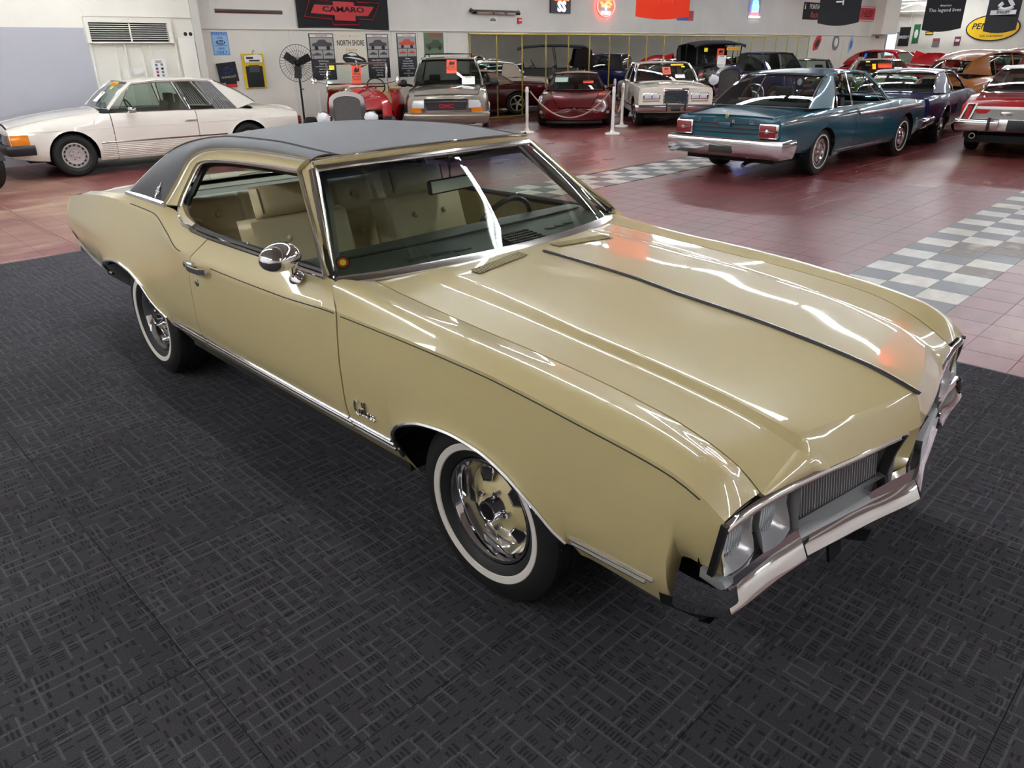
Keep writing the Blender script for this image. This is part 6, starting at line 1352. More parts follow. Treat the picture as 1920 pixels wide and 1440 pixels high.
for x, z, w in ((-1.20, 1.86, .70), (-1.3, 1.92, .72), (-2.0, 1.97, .73), (-2.8, 1.96, .73), (-3.5, 1.92, .72), (-3.72, 1.80, .72)): R.append(np.stack([0*t+x, w*t, z-.10*np.abs(t)**4], 1))
R.append(np.stack([0*t-3.78, .70*t, 1.2+0*t], 1)); panel('canvas_top', np.array(R), cv, r, flange=.03, flip=True, angle=60)
for sg in (-1, 1):
    MB().grid([[(-3.2, sg*.72, 1.82), (-3.5, sg*.72, 1.80), (-3.74, sg*.70, 1.76)], [(-3.1, sg*.69, 1.22), (-3.5, sg*.68, 1.2), (-3.76, sg*.66, 1.2)]]).build('top_quarter', cv, r); b = MB(); b.tube([(-1.38, sg*.60, 1.3), (-1.30, sg*.62, 1.84)], .02, 6); b.tube([(-2.5, sg*.68, 1.2), (-2.4, sg*.70, 1.86)], .014, 6); b.build('top_post', BLK, r)
    disc_lamp(r, (.12, sg*.43, .98), .125, depth=.02); b = MB(); b.lathe([(.0005, -.17), (.07, -.15), (.11, -.08), (.128, 0)], (.12, sg*.43, .98), 'x', 18); b.tube([(.05, sg*.43, .9), (.0, sg*.3, .6)], .018, 6); b.build('headlight_shell', CHROME, r)
    P = crv([(.42, .74, .42), (.30, .74, .70), (0, .74, .84), (-.35, .74, .70), (-.7, .74, .42), (-1.0, .74, .38)], 20); b = MB(); b.sweep(P*[1, sg, 1], [(-.16, -.01), (.16, -.01), (.1, .03), (-.1, .03)], up=(0, 0, 1)); b.build('front_fender', BLK, r, 60); P = crv([(-2.3, .78, .38), (-2.55, .78, .70), (-2.95, .78, .86), (-3.35, .78, .7), (-3.6, .78, .42)], 18); b = MB(); b.sweep(P*[1, sg, 1], [(-.15, -.01), (.15, -.01), (.1, .03), (-.1, .03)], up=(0, 0, 1)); b.build('rear_fender', BLK, r, 60)
    put_wheel(r, 0, sg*.74, .36, sg, 'vintage'); put_wheel(r, -2.95, sg*.76, .36, sg, 'vintage'); MB().box((-2.3, sg*.62, .36), (-.9, sg*.9, .40)).build('running_board', BLK, r)
b = MB(); b.tube([(-1.38, -.60, 1.34), (-1.38, .60, 1.34)], .016, 6); b.tube([(-1.31, -.6, 1.84), (-1.31, .6, 1.84)], .016, 6); b.build('windshield_frame', BLK, r); MB().grid([[(-1.38, -.58, 1.35), (-1.38, .58, 1.35)], [(-1.31, -.58, 1.83), (-1.31, .58, 1.83)]]).build('windshield', GLASS, r)
b = MB(); b.lathe([(.2+.014*math.cos(t_), .014*math.sin(t_)) for t_ in np.linspace(0, 2*PI, 7)], axis='x', n=20); b.tube([(0, 0, 0), (.4, 0, -.02)], .016, 6); b.box((-.004, -.2, -.01), (.004, .2, .01)); o = b.build('steering_wheel', BLACK, r); o.location = (-1.75, .3, 1.3); o.rotation_euler = (0, .5, 0)
b = MB(); b.box((-2.4, -.55, .8), (-2.0, .55, .92), .05); b.box((-2.5, -.55, .9), (-2.38, .55, 1.3), .05); b.build('seat', SEATB, r, 50)
b = MB(); 
for z in (.46, .52): b.tube([(.36, -.75, z), (.42, 0, z), (.36, .75, z)], .022, 7)
b.tube([(.3, -.55, .98), (.2, -.75, 1.02), (-.1, -.78, 1.2), (-.2, -.72, 1.1)], .016, 6) if False else None
b.build('front_bumper', CHROME, r)
b = MB(); b.tube([(.06, -.86, .9), (.04, -.84, 1.10), (-.10, -.72, 1.22), (-.14, -.5, 1.24)], .018, 6); b.build('fender_rail', CHROME, r)
b = MB(); b.box((-3.8, -.12, 1.5), (-3.74, .12, 1.68), .02); b.build('rear_light_window', GLASS, r)
# 10. dark blue pickup cab behind it
BLUE = mat('royal_blue_paint', (28, 34, 92), .25, coat=1)
S = D_(wb=2.85, nose=.75, tail=-3.7, cowl=-.5, deck=-2.0, doors=[(-1.45, -.55)], wheels='plain', rt=.35, ra=.40, zwc=.36, inset=.12,
  zb='-3.7 .5 0 .42 .75 .45', yw='-3.7 .85 0 .86 .75 .80', zc='-3.7 1.02 -1 1.06 0 1.04 .75 .96', yc='-3.7 .82 0 .82 .75 .74', yt='-3.7 .7 0 .66 .75 .6', zt='-3.7 1.04 -1 1.12 0 1.12 .75 1.0',
  A0=(-.55, .74, 1.10), A1=(-.95, .62, 1.58), C1=(-1.95, .62, 1.58), C0=(-2.05, .72, 1.08), rail=[(-1.3, .635, 1.60), (-1.6, .635, 1.61)], bows=(.06, .05, -.02, -.02), cp=(-1.55, .62), panes=[(-1.45, -.72, .55, .02)], crown=.03, pillar_mat=BLUE, roof_mat=BLACK, bench=0, trim=BLACK, glass=glass('suv_glass', (.36, .40, .38)))
a = math.radians(-20); c = car('blue_pickup', 'dark blue pickup with a black roof standing behind the black touring car', (-10.05, 21.8), a, BLUE, S, 'truck'); r = c.root
for sg in (-1, 1): disc_lamp(r, (.82, sg*.62, .8), .09)
bumper(r, .82, .84, .5, .16, 1, CHROME, .2, .04, .1); rect(r, .80, -.45, .45, .65, .92, .02, CHROME, 'grille')
# 11. green and black two-door with white stripes
GRN = mat('moss_green_paint', (78, 100, 52), .25, .2, coat=1)
base = D_(wb=2.85, nose=.9, tail=-4.1, cowl=-.55, deck=-3.3, doors=[(-1.95, -.68)], wheels='mag', rt=.335, ra=.375, zwc=.33, inset=.15,
  zb='-4.1 .42 -2.4 .28 -.4 .28 .9 .36', yw='-4.1 .88 -2 .94 0 .93 .9 .88', zc='-4.1 .88 -3.2 .93 -.6 .93 .3 .90 .9 .82', yc='-4.1 .84 -2 .88 .9 .83', yt='-4.1 .70 -.5 .74 .9 .70', zt='-4.1 .90 -3.2 .98 -.6 .98 .3 .95 .9 .86',
  A0=(-.66, .80, .96), A1=(-1.30, .63, 1.33), C1=(-2.6, .61, 1.32), C0=(-3.35, .74, .96), rail=[(-1.8, .645, 1.36), (-2.2, .645, 1.36)], cp=(-2.55, .8), panes=[(-1.95, -.80, .5, .02), (-2.5, -2.0, .78, .53)])
def simple(nm, label, loc, deg, paint, lampx=.95, cat='car', **kw):
    S = dict(base); S.update(kw); S.setdefault('pillar_mat', S.get('roof_mat', paint)); c = car(nm, label, loc, math.radians(deg), paint, S, cat); r = c.root
    bumper(r, S['nose']+.05, .88, .46, .15, 1, CHROME, .3, .05, .1); bumper(r, S['tail']-.05, .86, .48, .15, -1, CHROME, .3, .03, .1); rect(r, S['nose']+.04, -.45, .45, .56, .74, .02, BLACK, 'grille')
    for sg in (-1, 1):
        disc_lamp(r, (S['nose']+.03, sg*.66, .65), .075); MB().box((S['tail']-.05, sg*.45, .62), (S['tail'], sg*.8, .76), .02).build('tail_lamp', REDLENS, r)
        MB().bar(along(c, -2.4, -.42, lambda x: .33, sg, 8), .03, .01, up=(0, sg, -.1)).build('rocker_molding', CHROME, r)
    return c
c = simple('green_coupe', 'green coupe with white hood stripes beyond the teal car', (-7.9, 23.2), -62, GRN, roof_mat=mat('green_roof', (92, 118, 66), .3, coat=1)); r = c.root
for y in (-.28, .28):
    b = MB(); b.bar([(x, y, float(c.zt(x))-.002) for x in np.linspace(-.5, .85, 10)], .16, .004); b.build('hood_stripe', WHITE, r)
c = simple('black_white_coupe', 'low black coupe with white trim beside the green coupe', (-10.9, 24.6), -62, BLK, roof_mat=BLK); r = c.root
b = MB(); b.bar(np.array([(-1.0, .66, .98), (-.75, .3, 1.0), (-.7, 0, 1.0), (-.75, -.3, 1.0), (-1.0, -.66, .98)]), .06, .02); b.build('windshield_base_trim', WHITE, r)
# 12. red pre-war coupe, hood open
def fatcar(nm, label, loc, deg, paint, hood_open=False, roof=None):
    S = D_(wb=2.85, nose=.85, tail=-3.75, cowl=-.62, deck=-3.3, doors=[(-1.72, -.72)], wheels='plain', rt=.34, ra=.40, zwc=.34, inset=.10, nohood=hood_open, flare=.06,
      zb='-3.75 .45 -2.4 .38 -.4 .36 .85 .42', yw='-3.75 .62 -3.2 .80 -2 .86 -.5 .84 .2 .82 .85 .60', zc='-3.75 .80 -3.2 1.0 -2.4 1.06 -.7 1.07 0 1.0 .85 .86', yc='-3.75 .50 -3.2 .68 -2 .76 -.7 .74 0 .62 .85 .40', yt='-3.75 .40 -3 .58 -.7 .58 0 .48 .85 .26', zt='-3.75 .90 -3.2 1.14 -2.6 1.16 -.7 1.17 0 1.14 .85 1.0', nbow=.12, tbow=.12,
      A0=(-.75, .66, 1.12), A1=(-1.18, .56, 1.52), C1=(-2.98, .47, 1.40), C0=(-3.30, .50, 1.12), rail=[(-1.6, .60, 1.60), (-2.2, .60, 1.60), (-2.65, .56, 1.53)], bows=(.14, .10, -.16, -.17), crown=.06, cp=(-2.5, .76), cpb=-.04, panes=[(-1.70, -.86, .34, .03), (-2.38, -1.76, .70, .38)], pillar_mat=paint, roof_mat=roof or paint, trim=paint, pw=.08)
    c = car(nm, label, loc, math.radians(deg), paint, S); r = c.root
    for sg in (-1, 1):
        disc_lamp(r, (.80, sg*.62, .80), .09); P = crv([(.75, .66, .40), (.62, .68, .72), (.15, .74, .86), (-.35, .80, .72), (-.7, .82, .45)], 18); b = MB(); b.sweep(P*[1, sg, 1], [(-.16, -.02), (.16, -.02), (.12, .05), (0, .07), (-.12, .05)], up=(0, 0, 1)); b.build('front_fender_crown', paint, r, 60)
        P = crv([(-2.35, .80, .45), (-2.5, .82, .72), (-2.85, .80, .84), (-3.3, .74, .72), (-3.55, .66, .45)], 18); b = MB(); b.sweep(P*[1, sg, 1], [(-.12, -.02), (.12, -.02), (.1, .05), (0, .07), (-.1, .05)], up=(0, 0, 1)); b.build('rear_fender_crown', paint, r, 60)
        MB().box((-3.82, sg*.50, .66), (-3.74, sg*.58, .76), .03).build('tail_lamp', REDLENS, r)
    bumper(r, .95, .80, .46, .12, 1, CHROME, .15, .06, .06); bumper(r, -3.85, .80, .46, .12, -1, CHROME, .15, .06, .06)
    return c
c = fatcar('red_prewar_coupe', 'bright red pre-war coupe with its hood raised beyond the navy coupe', (-8.6, 29.4), -12, HR, True); r = c.root
for sg in (-1, 1):
    G = np.array([[(-.66, sg*.30, 1.16), (-.45, sg*.28, 1.36), (-.1, sg*.2, 1.52)], [(.2, sg*.28, 1.13), (.25, sg*.26, 1.32), (.3, sg*.20, 1.48)], [(.9, sg*.24, 1.02), (.95, sg*.2, 1.12), (.95, sg*.14, 1.2)]])
    panel('hood_leaf', loft(G, 4), HR, r, flange=.015, flip=sg > 0)
b = MB(); b.grid([[(-.66, -.30, 1.165), (-.68, 0, 1.6), (-.66, .30, 1.165)], [(.9, -.24, 1.03), (.9, 0, 1.16), (.9, .24, 1.03)]]); b.build('hood_lid', HR, r, 60)
MB().box((-.5, -.3, .5), (.6, .3, 1.0), .05).build('engine', mat('engine_grey', (70, 68, 66), .5, .4), r)
# 13. gold-brown post-war coupe
BRN = mat('copper_brown_paint', (146, 88, 38), .35, 0, coat=.5)
c = fatcar('copper_coupe', 'copper brown vintage coupe with a rounded roof behind the navy coupe', (-3.9, 22.4), 70, BRN)
# 14. far row along the far wall
c = simple('black_sedan', 'black coupe in the far row between the red and copper cars', (-8.2, 34.2), -75, BLK, trim=CHROME)
c = fatcar('red_truck', 'red high-roofed panel wagon in the far row under the oval oil sign', (-4.9, 30.2), 75, RED, roof=RED); 
c = simple('yellow_coupe', 'yellow coupe half hidden in the far row beside the red wagon', (-6.2, 36.4), -80, mat('yellow_paint', (214, 184, 70), .3, coat=1), roof_mat=mat('yellow_paint', (214, 184, 70), .3, coat=1))
# ---------------------------------------------------------------- signs, flags and small things
RW = (PI/2, 0, PI/2); RF = (PI/2, 0, 0)
def board(name, label, cat, y0, y1, z0, z1, m, x=XW, d=.012, group=None, off=.0):
    """flat sign on the mirror-side wall; children use (out, y, z) from its centre"""
    yc, zc_ = (y0+y1)/2, (z0+z1)/2; xb = x+(.031 if zc_ > 2.27 else .001)+off
    o = MB().box((0, y0-yc, z0-zc_), (d, y1-yc, z1-zc_)).build(name, m, smooth=False); o.location = (xb, yc, zc_); return tag(o, label, cat, group)
def poly_on(o, pts, m, name, x0=.012, x1=.016):
    return MB().prism(pts, x0, x1, 'x').build(name, m, o, smooth=False)
def txt_on(o, s, size, y, z, m, x=.0135, **k): return text(s, size, (x, y, z), RW, m, o, **k)
def cloth_mat(name, rgb):
    m = mat(name, rgb, .8); nt, N, Lk = nodes_of(m); tr = N.new('ShaderNodeBsdfTranslucent'); tr.inputs[0].default_value = (*s2l(rgb), 1); mx = N.new('ShaderNodeMixShader'); mx.inputs[0].default_value = .45
    Lk.new(N['Principled BSDF'].outputs[0], mx.inputs[1]); Lk.new(tr.outputs[0], mx.inputs[2]); Lk.new(mx.outputs[0], N['Material Output'].inputs[0]); return m
GREYTXT = mat('grey_print', (120, 120, 122), .6); REDP = mat('red_print', (200, 34, 40), .5); BLUEP = mat('blue_print', (40, 90, 190), .5); BLKCLOTH = mat('black_cloth', (30, 30, 33), .85); REDCLOTH = cloth_mat('red_cloth', (236, 62, 34))
# black banner with the red bow-tie
def cloth(y0, y1, z0, z1, amp=.012, ny=24, nz=14, seed=0, x=0.):
    rr = random.Random(seed); ph = [rr.uniform(0, 6) for _ in range(4)]; G = []
    for z in np.linspace(z0, z1, nz):
        G.append([(x+amp*(math.sin(3.1*y*2+ph[0]+z*2)+.6*math.sin(7*y+ph[1]-3*z)), y, z+.02*math.sin(2*y+ph[2])*(1 if z == z0 else 0)) for y in np.linspace(y0, y1, ny)])
    return np.array(G)
bn = MB().grid(cloth(-1.22, 1.22, -.36, .36, .008)).build('banner', BLKCLOTH); bn.location = (XW+.06, 8.33, 2.62); tag(bn, 'black cloth banner with a red outlined bow-tie above the posters', 'banner')
bq = lambda L: [((x-404)*.003, (125-y)*.0026) for x, y in L]
poly_on(bn, bq([(305, 50), (490, 52), (490, 80), (672, 85), (612, 158), (495, 158), (495, 200), (312, 198), (312, 158), (108, 145), (146, 80), (305, 82)]), REDP, 'bow_tie', .020, .024)
b = MB(); b.tube([(.024, *p) for p in bq([(265, 12), (505, 15), (525, 50), (725, 55), (650, 190), (525, 185), (520, 230), (290, 235), (285, 190), (55, 175), (110, 40), (265, 45)])], .011, 4, closed=True, up=(1, 0, 0)); b.build('bow_tie_outline', REDP, bn)
text('CAMARO', .15, (.025, -.03, .03), RW, BLKCLOTH, bn, ext=.002, sx=1.75, bold=.004)
# grey trim strip and chrome bumper hung high on the wall
o = MB().bar([(0, -.75, 0), (0, .75, 0)], .085, .03, up=(1, 0, 0)).build('trim_strip', STEEL); o.location = (XW+.032, 6.02, 2.56); tag(o, 'long grey metal car trim strip mounted high on the cream wall', 'car trim')
b = MB(); yy = np.linspace(-.86, .86, 17); P = np.stack([.10+.05*(1-(yy/.86)**2), yy, 0*yy], 1); P = np.concatenate([[[0.04, -.90, .05]], P, [[.04, .9, .05]]]); b.sweep(P, [(-.04, -.05), (.02, -.05), (.04, 0), (.02, .05), (-.04, .05)]); b.box((0, -.5, -.02), (.1, -.46, .02)); b.box((0, .46, -.02), (.1, .5, .02)); o = b.build('wall_bumper', CHROME); o.location = (XW+.031, 13.06, 2.70); tag(o, 'chrome car bumper hung on the wall above the mirror', 'bumper')
ph = board('photo_print', 'small photograph print pinned under the wall-hung chrome bumper', 'picture', 12.85, 13.17, 2.46, 2.60, PAPER); poly_on(ph, [(-.12, -.04), (.12, -.04), (.1, .0), (.05, .03), (-.06, .03), (-.11, 0)], GREYTXT, 'printed_car')
al = board('fire_alarm', 'small red fire alarm box on the wall above the mirror', 'alarm', 13.94, 14.08, 2.45, 2.59, REDP, d=.05); MB().box((.05, -.05, -.01), (.056, .05, .03)).build('alarm_strip', WHITE, al, smooth=False)
# parking sign
pk = board('parking_sign', 'light blue parking sign high on the cream wall', 'sign', 5.13, 5.48, 1.74, 2.18, mat('pale_blue_sign', (150, 196, 226), .4))
for s, z, sz in (('PARKING', .175, .075), ('FOR', .10, .06), ('FANS', -.095, .055), ('ONLY', -.17, .09)): txt_on(pk, s, sz, 0, z, BLUEP, bold=.001)
b = MB(); b.V = []; b.prism([(.10*math.cos(t), .02+.045*math.sin(t)) for t in np.linspace(0, 2*PI, 25)[:-1]], .012, .015, 'x'); b.build('oval', mat('oval_blue', (30, 70, 150), .4), pk, smooth=False); text('Ford', .07, (.016, 0, .022), RW, PAPER, pk, shear=.3)
b = MB(); b.box((.012, -.165, -.21), (.014, .165, -.205)); b.box((.012, -.165, .205), (.014, .165, .21)); b.box((.012, -.165, -.21), (.014, -.16, .21)); b.box((.012, .16, -.21), (.014, .165, .21)); b.box((.012, -.13, -.045), (.0135, .13, -.035)); b.build('sign_border', BLUEP, pk, smooth=False)
# hanging floor mats
fm = board('floor_mat', 'black car floor mat with a blue bow-tie hanging below the parking sign', 'floor mat', 5.14, 5.56, 1.22, 1.60, mat('mat_black', (34, 36, 40), .8), off=.03); fm.rotation_euler = (.09, 0, 0)
bt = lambda s, y, z: [(y+a*s, z+c*s) for a, c in ((-1, -.28), (-.75, .16), (-.34, .16), (-.34, .42), (.34, .42), (.34, .16), (1, .16), (.75, -.28), (.34, -.28), (.34, -.42), (-.34, -.42), (-.34, -.28))]
b = MB(); b.tube([(.0135, *p) for p in bt(.125, 0, .04)], .006, 4, closed=True, up=(1, 0, 0)); b.build('bow_tie', BLUEP, fm); txt_on(fm, 'CHEVROLET', .06, 0, -.09, mat('mat_letter', (196, 186, 176), .6))
f2 = board('floor_mat', 'dark floor mat with a red edge behind the bow-tie mat', 'floor mat', 5.28, 5.52, 1.12, 1.40, mat('mat_black', (34, 36, 40), .8), off=.012); MB().box((.012, -.12, -.14), (.016, .12, -.08)).build('mat_edge', REDP, f2, smooth=False)
ym = board('floor_mat_set', 'yellow and black car floor mat set on a hanger beside the fan', 'floor mat', 5.70, 6.20, 1.08, 1.76, mat('mat_yellow', (226, 190, 30), .6), off=.02)
b = MB(); b.box((.012, -.19, -.32), (.03, .19, .10), .02); b.build('black_pad', mat('mat_black', (34, 36, 40), .8), ym); MB().box((.03, -.12, -.02), (.034, .12, .12)).build('grey_panel', mat('mat_grey', (70, 70, 74), .7), ym, smooth=False)
MB().prism([(-.2, .17), (.2, .17), (.2, .30), (.1, .33), (-.2, .30)], .03, .036, 'x').build('card', PAPER, ym, smooth=False); b = MB(); b.box((.036, -.16, .24), (.038, .0, .28)); b.box((.036, -.1, .19), (.038, .14, .22)); b.build('card_print', INK, ym, smooth=False); b = MB(); b.tube([(.03, 0, .33), (.03, 0, .38), (.03, .03, .41), (.03, .05, .38)], .006, 5); b.build('hanger_hook', BLACK, ym)
# posters
def poster(label, y0, y1, z0, z1, title, lines, carm, two=True):
    o = board('poster', label, 'poster', y0, y1, z0, z1, mat('poster_black', (34, 33, 36), .5)); w = y1-y0; h = z1-z0
    b = MB(); b.box((.012, -w/2+.02, h/2-.075), (.0145, w/2-.02, h/2-.015)); b.build('title_strip', PAPER, o, smooth=False); text(title, .05, (.016, 0, h/2-.045), RW, REDP, o, sx=.8)
    b = MB(); b.box((.012, -w/2+.02, h/2-.33), (.0145, w/2-.02, h/2-.085)); 
    if two: b.box((.012, -w/2+.02, h/2-.52), (.0145, -.01, h/2-.345)); b.box((.012, .01, h/2-.52), (.0145, w/2-.02, h/2-.345))
    b.build('photo_ground', mat('photo_grey', (168, 164, 160), .5), o, smooth=False)
    def sil(cy, cz, s): return [(cy+a*s, cz+c*s) for a, c in ((-1, -.22), (-1, .02), (-.55, .10), (-.3, .32), (.3, .34), (.55, .12), (1, .06), (1, -.22))]
    poly_on(o, sil(0, h/2-.21, w*.40), carm, 'printed_car', .0145, .0165); b = MB()
    for dy in (-.24, .24): b.prism([(dy*w*1.0+.05*w*1.6*math.cos(t), h/2-.30+.05*w*1.6*math.sin(t)) for t in np.linspace(0, 2*PI, 12)[:-1]], .0165, .018, 'x')
    b.build('printed_wheel', BLACK, o, smooth=False)
    if two: poly_on(o, sil(-w*.24, h/2-.43, w*.17), carm, 'printed_car', .0145, .016); poly_on(o, sil(w*.24, h/2-.43, w*.17), carm, 'printed_car', .0145, .016)
    z = h/2-(.57 if two else .4)
    for s in lines: text(s, .042, (.0135, 0, z), RW, PAPER, o, sx=.85); z -= .056
    return o
GREYCAR = mat('printed_car_grey', (72, 70, 72), .5); ORCAR = mat('printed_car_orange', (206, 70, 44), .5)
poster('tall poster of a dark hardtop, nearest the fan', 7.37, 8.0, 1.19, 2.16, '1966 Hardtop 300', ['383 325 HP Engine', 'Original Interior', 'Power Windows, Power Steering,', 'Bucket Seats with', 'One Owner Console', 'Factory Seat Belts', 'ALL', 'Original'], GREYCAR)
poster('tall poster of a dark convertible right of the cream car sign', 8.9, 9.53, 1.19, 2.16, '1969 Indian Head', ['Ragtop and Ready To Cruise', 'V8 Engine', 'Automatic Transmission', 'Power Windows, Power Locks', 'Power Steering', 'Power Top', 'AM/FM Radio'], GREYCAR)
poster('tall poster with an orange sports car photograph', 9.79, 10.38, 1.19, 2.18, '1975 Convertible', ['350 Motor', 'Two Owner 40,000', 'Original Paint, Soft Top', 'Automatic Transmission', 'Power Steering, Disc Brakes', 'T Tops', 'Fully Dealer Records', 'A/C', 'Power Windows', 'Tilt Steering Wheel'], ORCAR)
p4 = board('poster', 'poster of a green muscle car beside the mirror frame', 'poster', 10.64, 11.27, 1.69, 2.20, mat('poster_grass', (96, 116, 84), .5)); poly_on(p4, [(-.28, -.08), (-.26, .0), (-.1, .02), (-.02, .09), (.14, .09), (.2, .02), (.28, 0), (.28, -.10), (-.2, -.12)], mat('printed_green', (58, 74, 52), .5), 'printed_car'); b = MB()
for y in (-.16, .18): b.prism([(y+.055*math.cos(t), -.1+.055*math.sin(t)) for t in np.linspace(0, 2*PI, 12)[:-1]], .016, .018, 'x')
b.build('printed_wheel', BLACK, p4, smooth=False); txt_on(p4, 'RUSH', .13, .04, .19, REDP, sx=1.3)
# cream dealer sign
ns = board('dealer_sign', 'cream dealer sign with a black streamlined car between two posters', 'sign', 8.06, 8.86, 1.30, 2.2, mat('sign_cream', (236, 228, 208), .5), d=.006)
txt_on(ns, 'NORTH SHORE', .165, 0, .21, INK, x=.008, sx=.66, bold=.002); text('Classics', .10, (.008, 0, .07), RW, mat('gold_print', (214, 160, 50), .5), ns, shear=.25)
b = MB(); b.box((.006, -.26, .36), (.008, -.06, .364)); b.box((.006, .06, .36), (.008, .26, .364)); b.box((.006, -.012, .35), (.008, .012, .374)); b.build('sign_rule', mat('gold_print', (214, 160, 50), .5), ns, smooth=False)
poly_on(ns, [(-.26, -.12), (-.24, -.04), (-.12, .0), (-.02, .02), (.12, .0), (.20, -.06), (.34, -.11), (.40, -.18), (.39, -.27), (.22, -.32), (.10, -.30), (-.1, -.24), (-.2, -.19)], INK, 'printed_car', .006, .009)
poly_on(ns, [(-.14, -.02), (-.02, .005), (.10, -.01), (.15, -.05), (-.02, -.06)], PAPER, 'printed_window', .009, .011); poly_on(ns, [(-.22, -.09), (.0, -.08), (.22, -.12), (.32, -.17), (.0, -.115)], PAPER, 'printed_flank', .009, .011); poly_on(ns, [(.07, -.15), (.12, -.17), (.14, -.22), (.12, -.28), (.08, -.28), (.10, -.22)], PAPER, 'printed_arch', .009, .011); poly_on(ns, [(.18, -.28), (.36, -.26), (.38, -.235), (.2, -.255)], PAPER, 'printed_bumper', .009, .011)
# icon sheet on the panelled wall
ic = board('icon_sheet', 'white sheet with rows of small icons on the panelled wall', 'sign', 3.63, 3.90, 1.35, 1.69, PAPER, x=XL, off=.05)
b = MB()
for k in range(2): b.box((.012, -.06, .13-k*.022), (.013, .06, .14-k*.022))
b.build('printed_heading', INK, ic, smooth=False)
for (y, z, m) in ((-.05, .065, GREYTXT), (-.05, .0, BLUEP), (-.05, -.06, REDP), (-.05, -.12, INK), (.05, .07, GREYTXT), (.05, 0., INK), (.05, -.06, GREYTXT), (.05, -.12, mat('icon_teal', (90, 140, 160), .5))): MB().box((.012, y-.022, z-.02), (.0135, y+.022, z+.02)).build('icon', m, ic, smooth=False)
# neon signs
def neon(c, s=6.): return mat('neon_%d_%d_%d' % c, c, .4, emit=s)
n1 = board('neon_sign', 'red script and blue SS neon sign above the mirror', 'neon sign', 15.26, 16.12, 2.74, 3.3, mat('neon_back', (52, 44, 48), .5), d=.05); text('Chevelle', .24, (.06, 0, .12), RW, neon((255, 60, 30)), n1, 'neon_script', shear=.3, sx=.8, bold=.006); text('SS', .36, (.06, .03, -.12), RW, neon((200, 230, 255), 4.), n1, 'neon_letters', sx=1.1, bold=.012)
text('SS', .36, (.064, .03, -.12), RW, mat('neon_core', (40, 80, 130), .4), n1, 'letter_core', sx=1.1, bold=-.012)
e = empty('neon_sign', (XW+.031, 17.76, 2.98), 0, 'oval red-ringed neon sign with orange and blue tubing', 'neon sign'); ring = lambda a, c, n=32: [(.06, a*math.cos(t), c*math.sin(t)) for t in np.linspace(0, 2*PI, n+1)[:-1]]
b = MB(); b.prism([(.42*math.cos(t), .30*math.sin(t)) for t in np.linspace(0, 2*PI, 32)[:-1]], 0, .04, 'x'); b.build('backing', mat('neon_back_light', (190, 184, 180), .5), e, smooth=False); MB().tube(ring(.42, .29), .016, 6, closed=True, up=(1, 0, 0)).build('neon_ring', neon((255, 70, 60), 5.), e)
text('GENUINE', .10, (.055, 0, -.19), RW, neon((255, 250, 240), 3.), e, 'neon_letters', bold=.004); text('CHEVROLET', .10, (.055, 0, .2), RW, neon((255, 120, 40), 5.), e, 'neon_script', bold=.004); b = MB(); b.tube([(.06, -.25, .1), (.06, -.1, .02), (.06, .1, .12), (.06, .26, .04)], .014, 6); b.tube([(.06, -.2, .0), (.06, .2, -.02)], .012, 6); b.build('neon_tube', neon((255, 140, 50), 5.), e); MB().box((.05, -.03, -.12), (.07, .03, .02)).build('neon_bar', neon((90, 120, 255), 4.), e, smooth=False)
e = empty('neon_sign', (XW+.031, 26.9, 3.1), 0, 'blue glowing neon car sign far along the wall', 'neon sign'); b = MB(); b.tube([(.05, -.2, .1), (.05, -.15, .3), (.05, .1, .3), (.05, .2, .1), (.05, .2, -.05), (.05, -.2, -.05)], .03, 6, closed=True, up=(1, 0, 0)); b.box((.03, -.12, .0), (.05, .12, .22)); b.build('neon_tube', neon((60, 130, 255), 6.), e); MB().tube([(.05, -.25, -.12), (.05, 0, -.09), (.05, .3, -.14)], .02, 6).build('neon_script', neon((255, 60, 70), 4.), e); MB().tube([(.05, -.4, -.25), (.05, .4, -.25)], .02, 6).build('neon_base', neon((235, 240, 255), 3.), e)
b = MB(); b.box((-.005, -.45, -.3), (.02, .45, .38)); b.build('clear_backing', mat('neon_back_light', (190, 184, 180), .5), e, smooth=False)
# banners at the far end of the wall
o = board('banner', 'black banner with white and red racing lettering beside the hanging flag', 'banner', 31.0, 33.0, 2.84, 3.5, BLKCLOTH); text('PONTIAC', .26, (.014, .1, .16), RW, PAPER, o, bold=.004); text('Racing', .34, (.014, .1, -.14), RW, REDP, o, shear=.4); MB().prism([(-.92, .06), (-.86, .3), (-.8, .06)], .012, .015, 'x').build('arrow_head', PAPER, o, smooth=False)
o = board('banner', 'red banner with black lettering at the far end of the wall', 'banner', 36.3, 38.55, 2.86, 3.5, mat('red_banner', (212, 50, 64), .6)); text('SHELBY', .42, (.014, .18, 0), RW, INK, o, bold=.006); b = MB(); b.box((.012, -1.1, .26), (.015, 1.12, .29)); b.box((.012, -1.1, -.29), (.015, 1.12, -.26)); b.build('banner_stripe', PAPER, o, smooth=False)
def medal(label, y, z, r, shape, m, m2):
    e = board('wall_sign', label, 'sign', y-.01, y+.01, z-.01, z+.01, m); 
    MB().prism([(a*r, c*r) for a, c in shape], .004, .02, 'x').build('plate', m, e, smooth=False); MB().prism([(a*r*.55, c*r*.55) for a, c in shape], .02, .028, 'x').build('emblem', m2, e, smooth=False); return e
circ = [(math.cos(t), math.sin(t)) for t in np.linspace(0, 2*PI, 20)[:-1]]
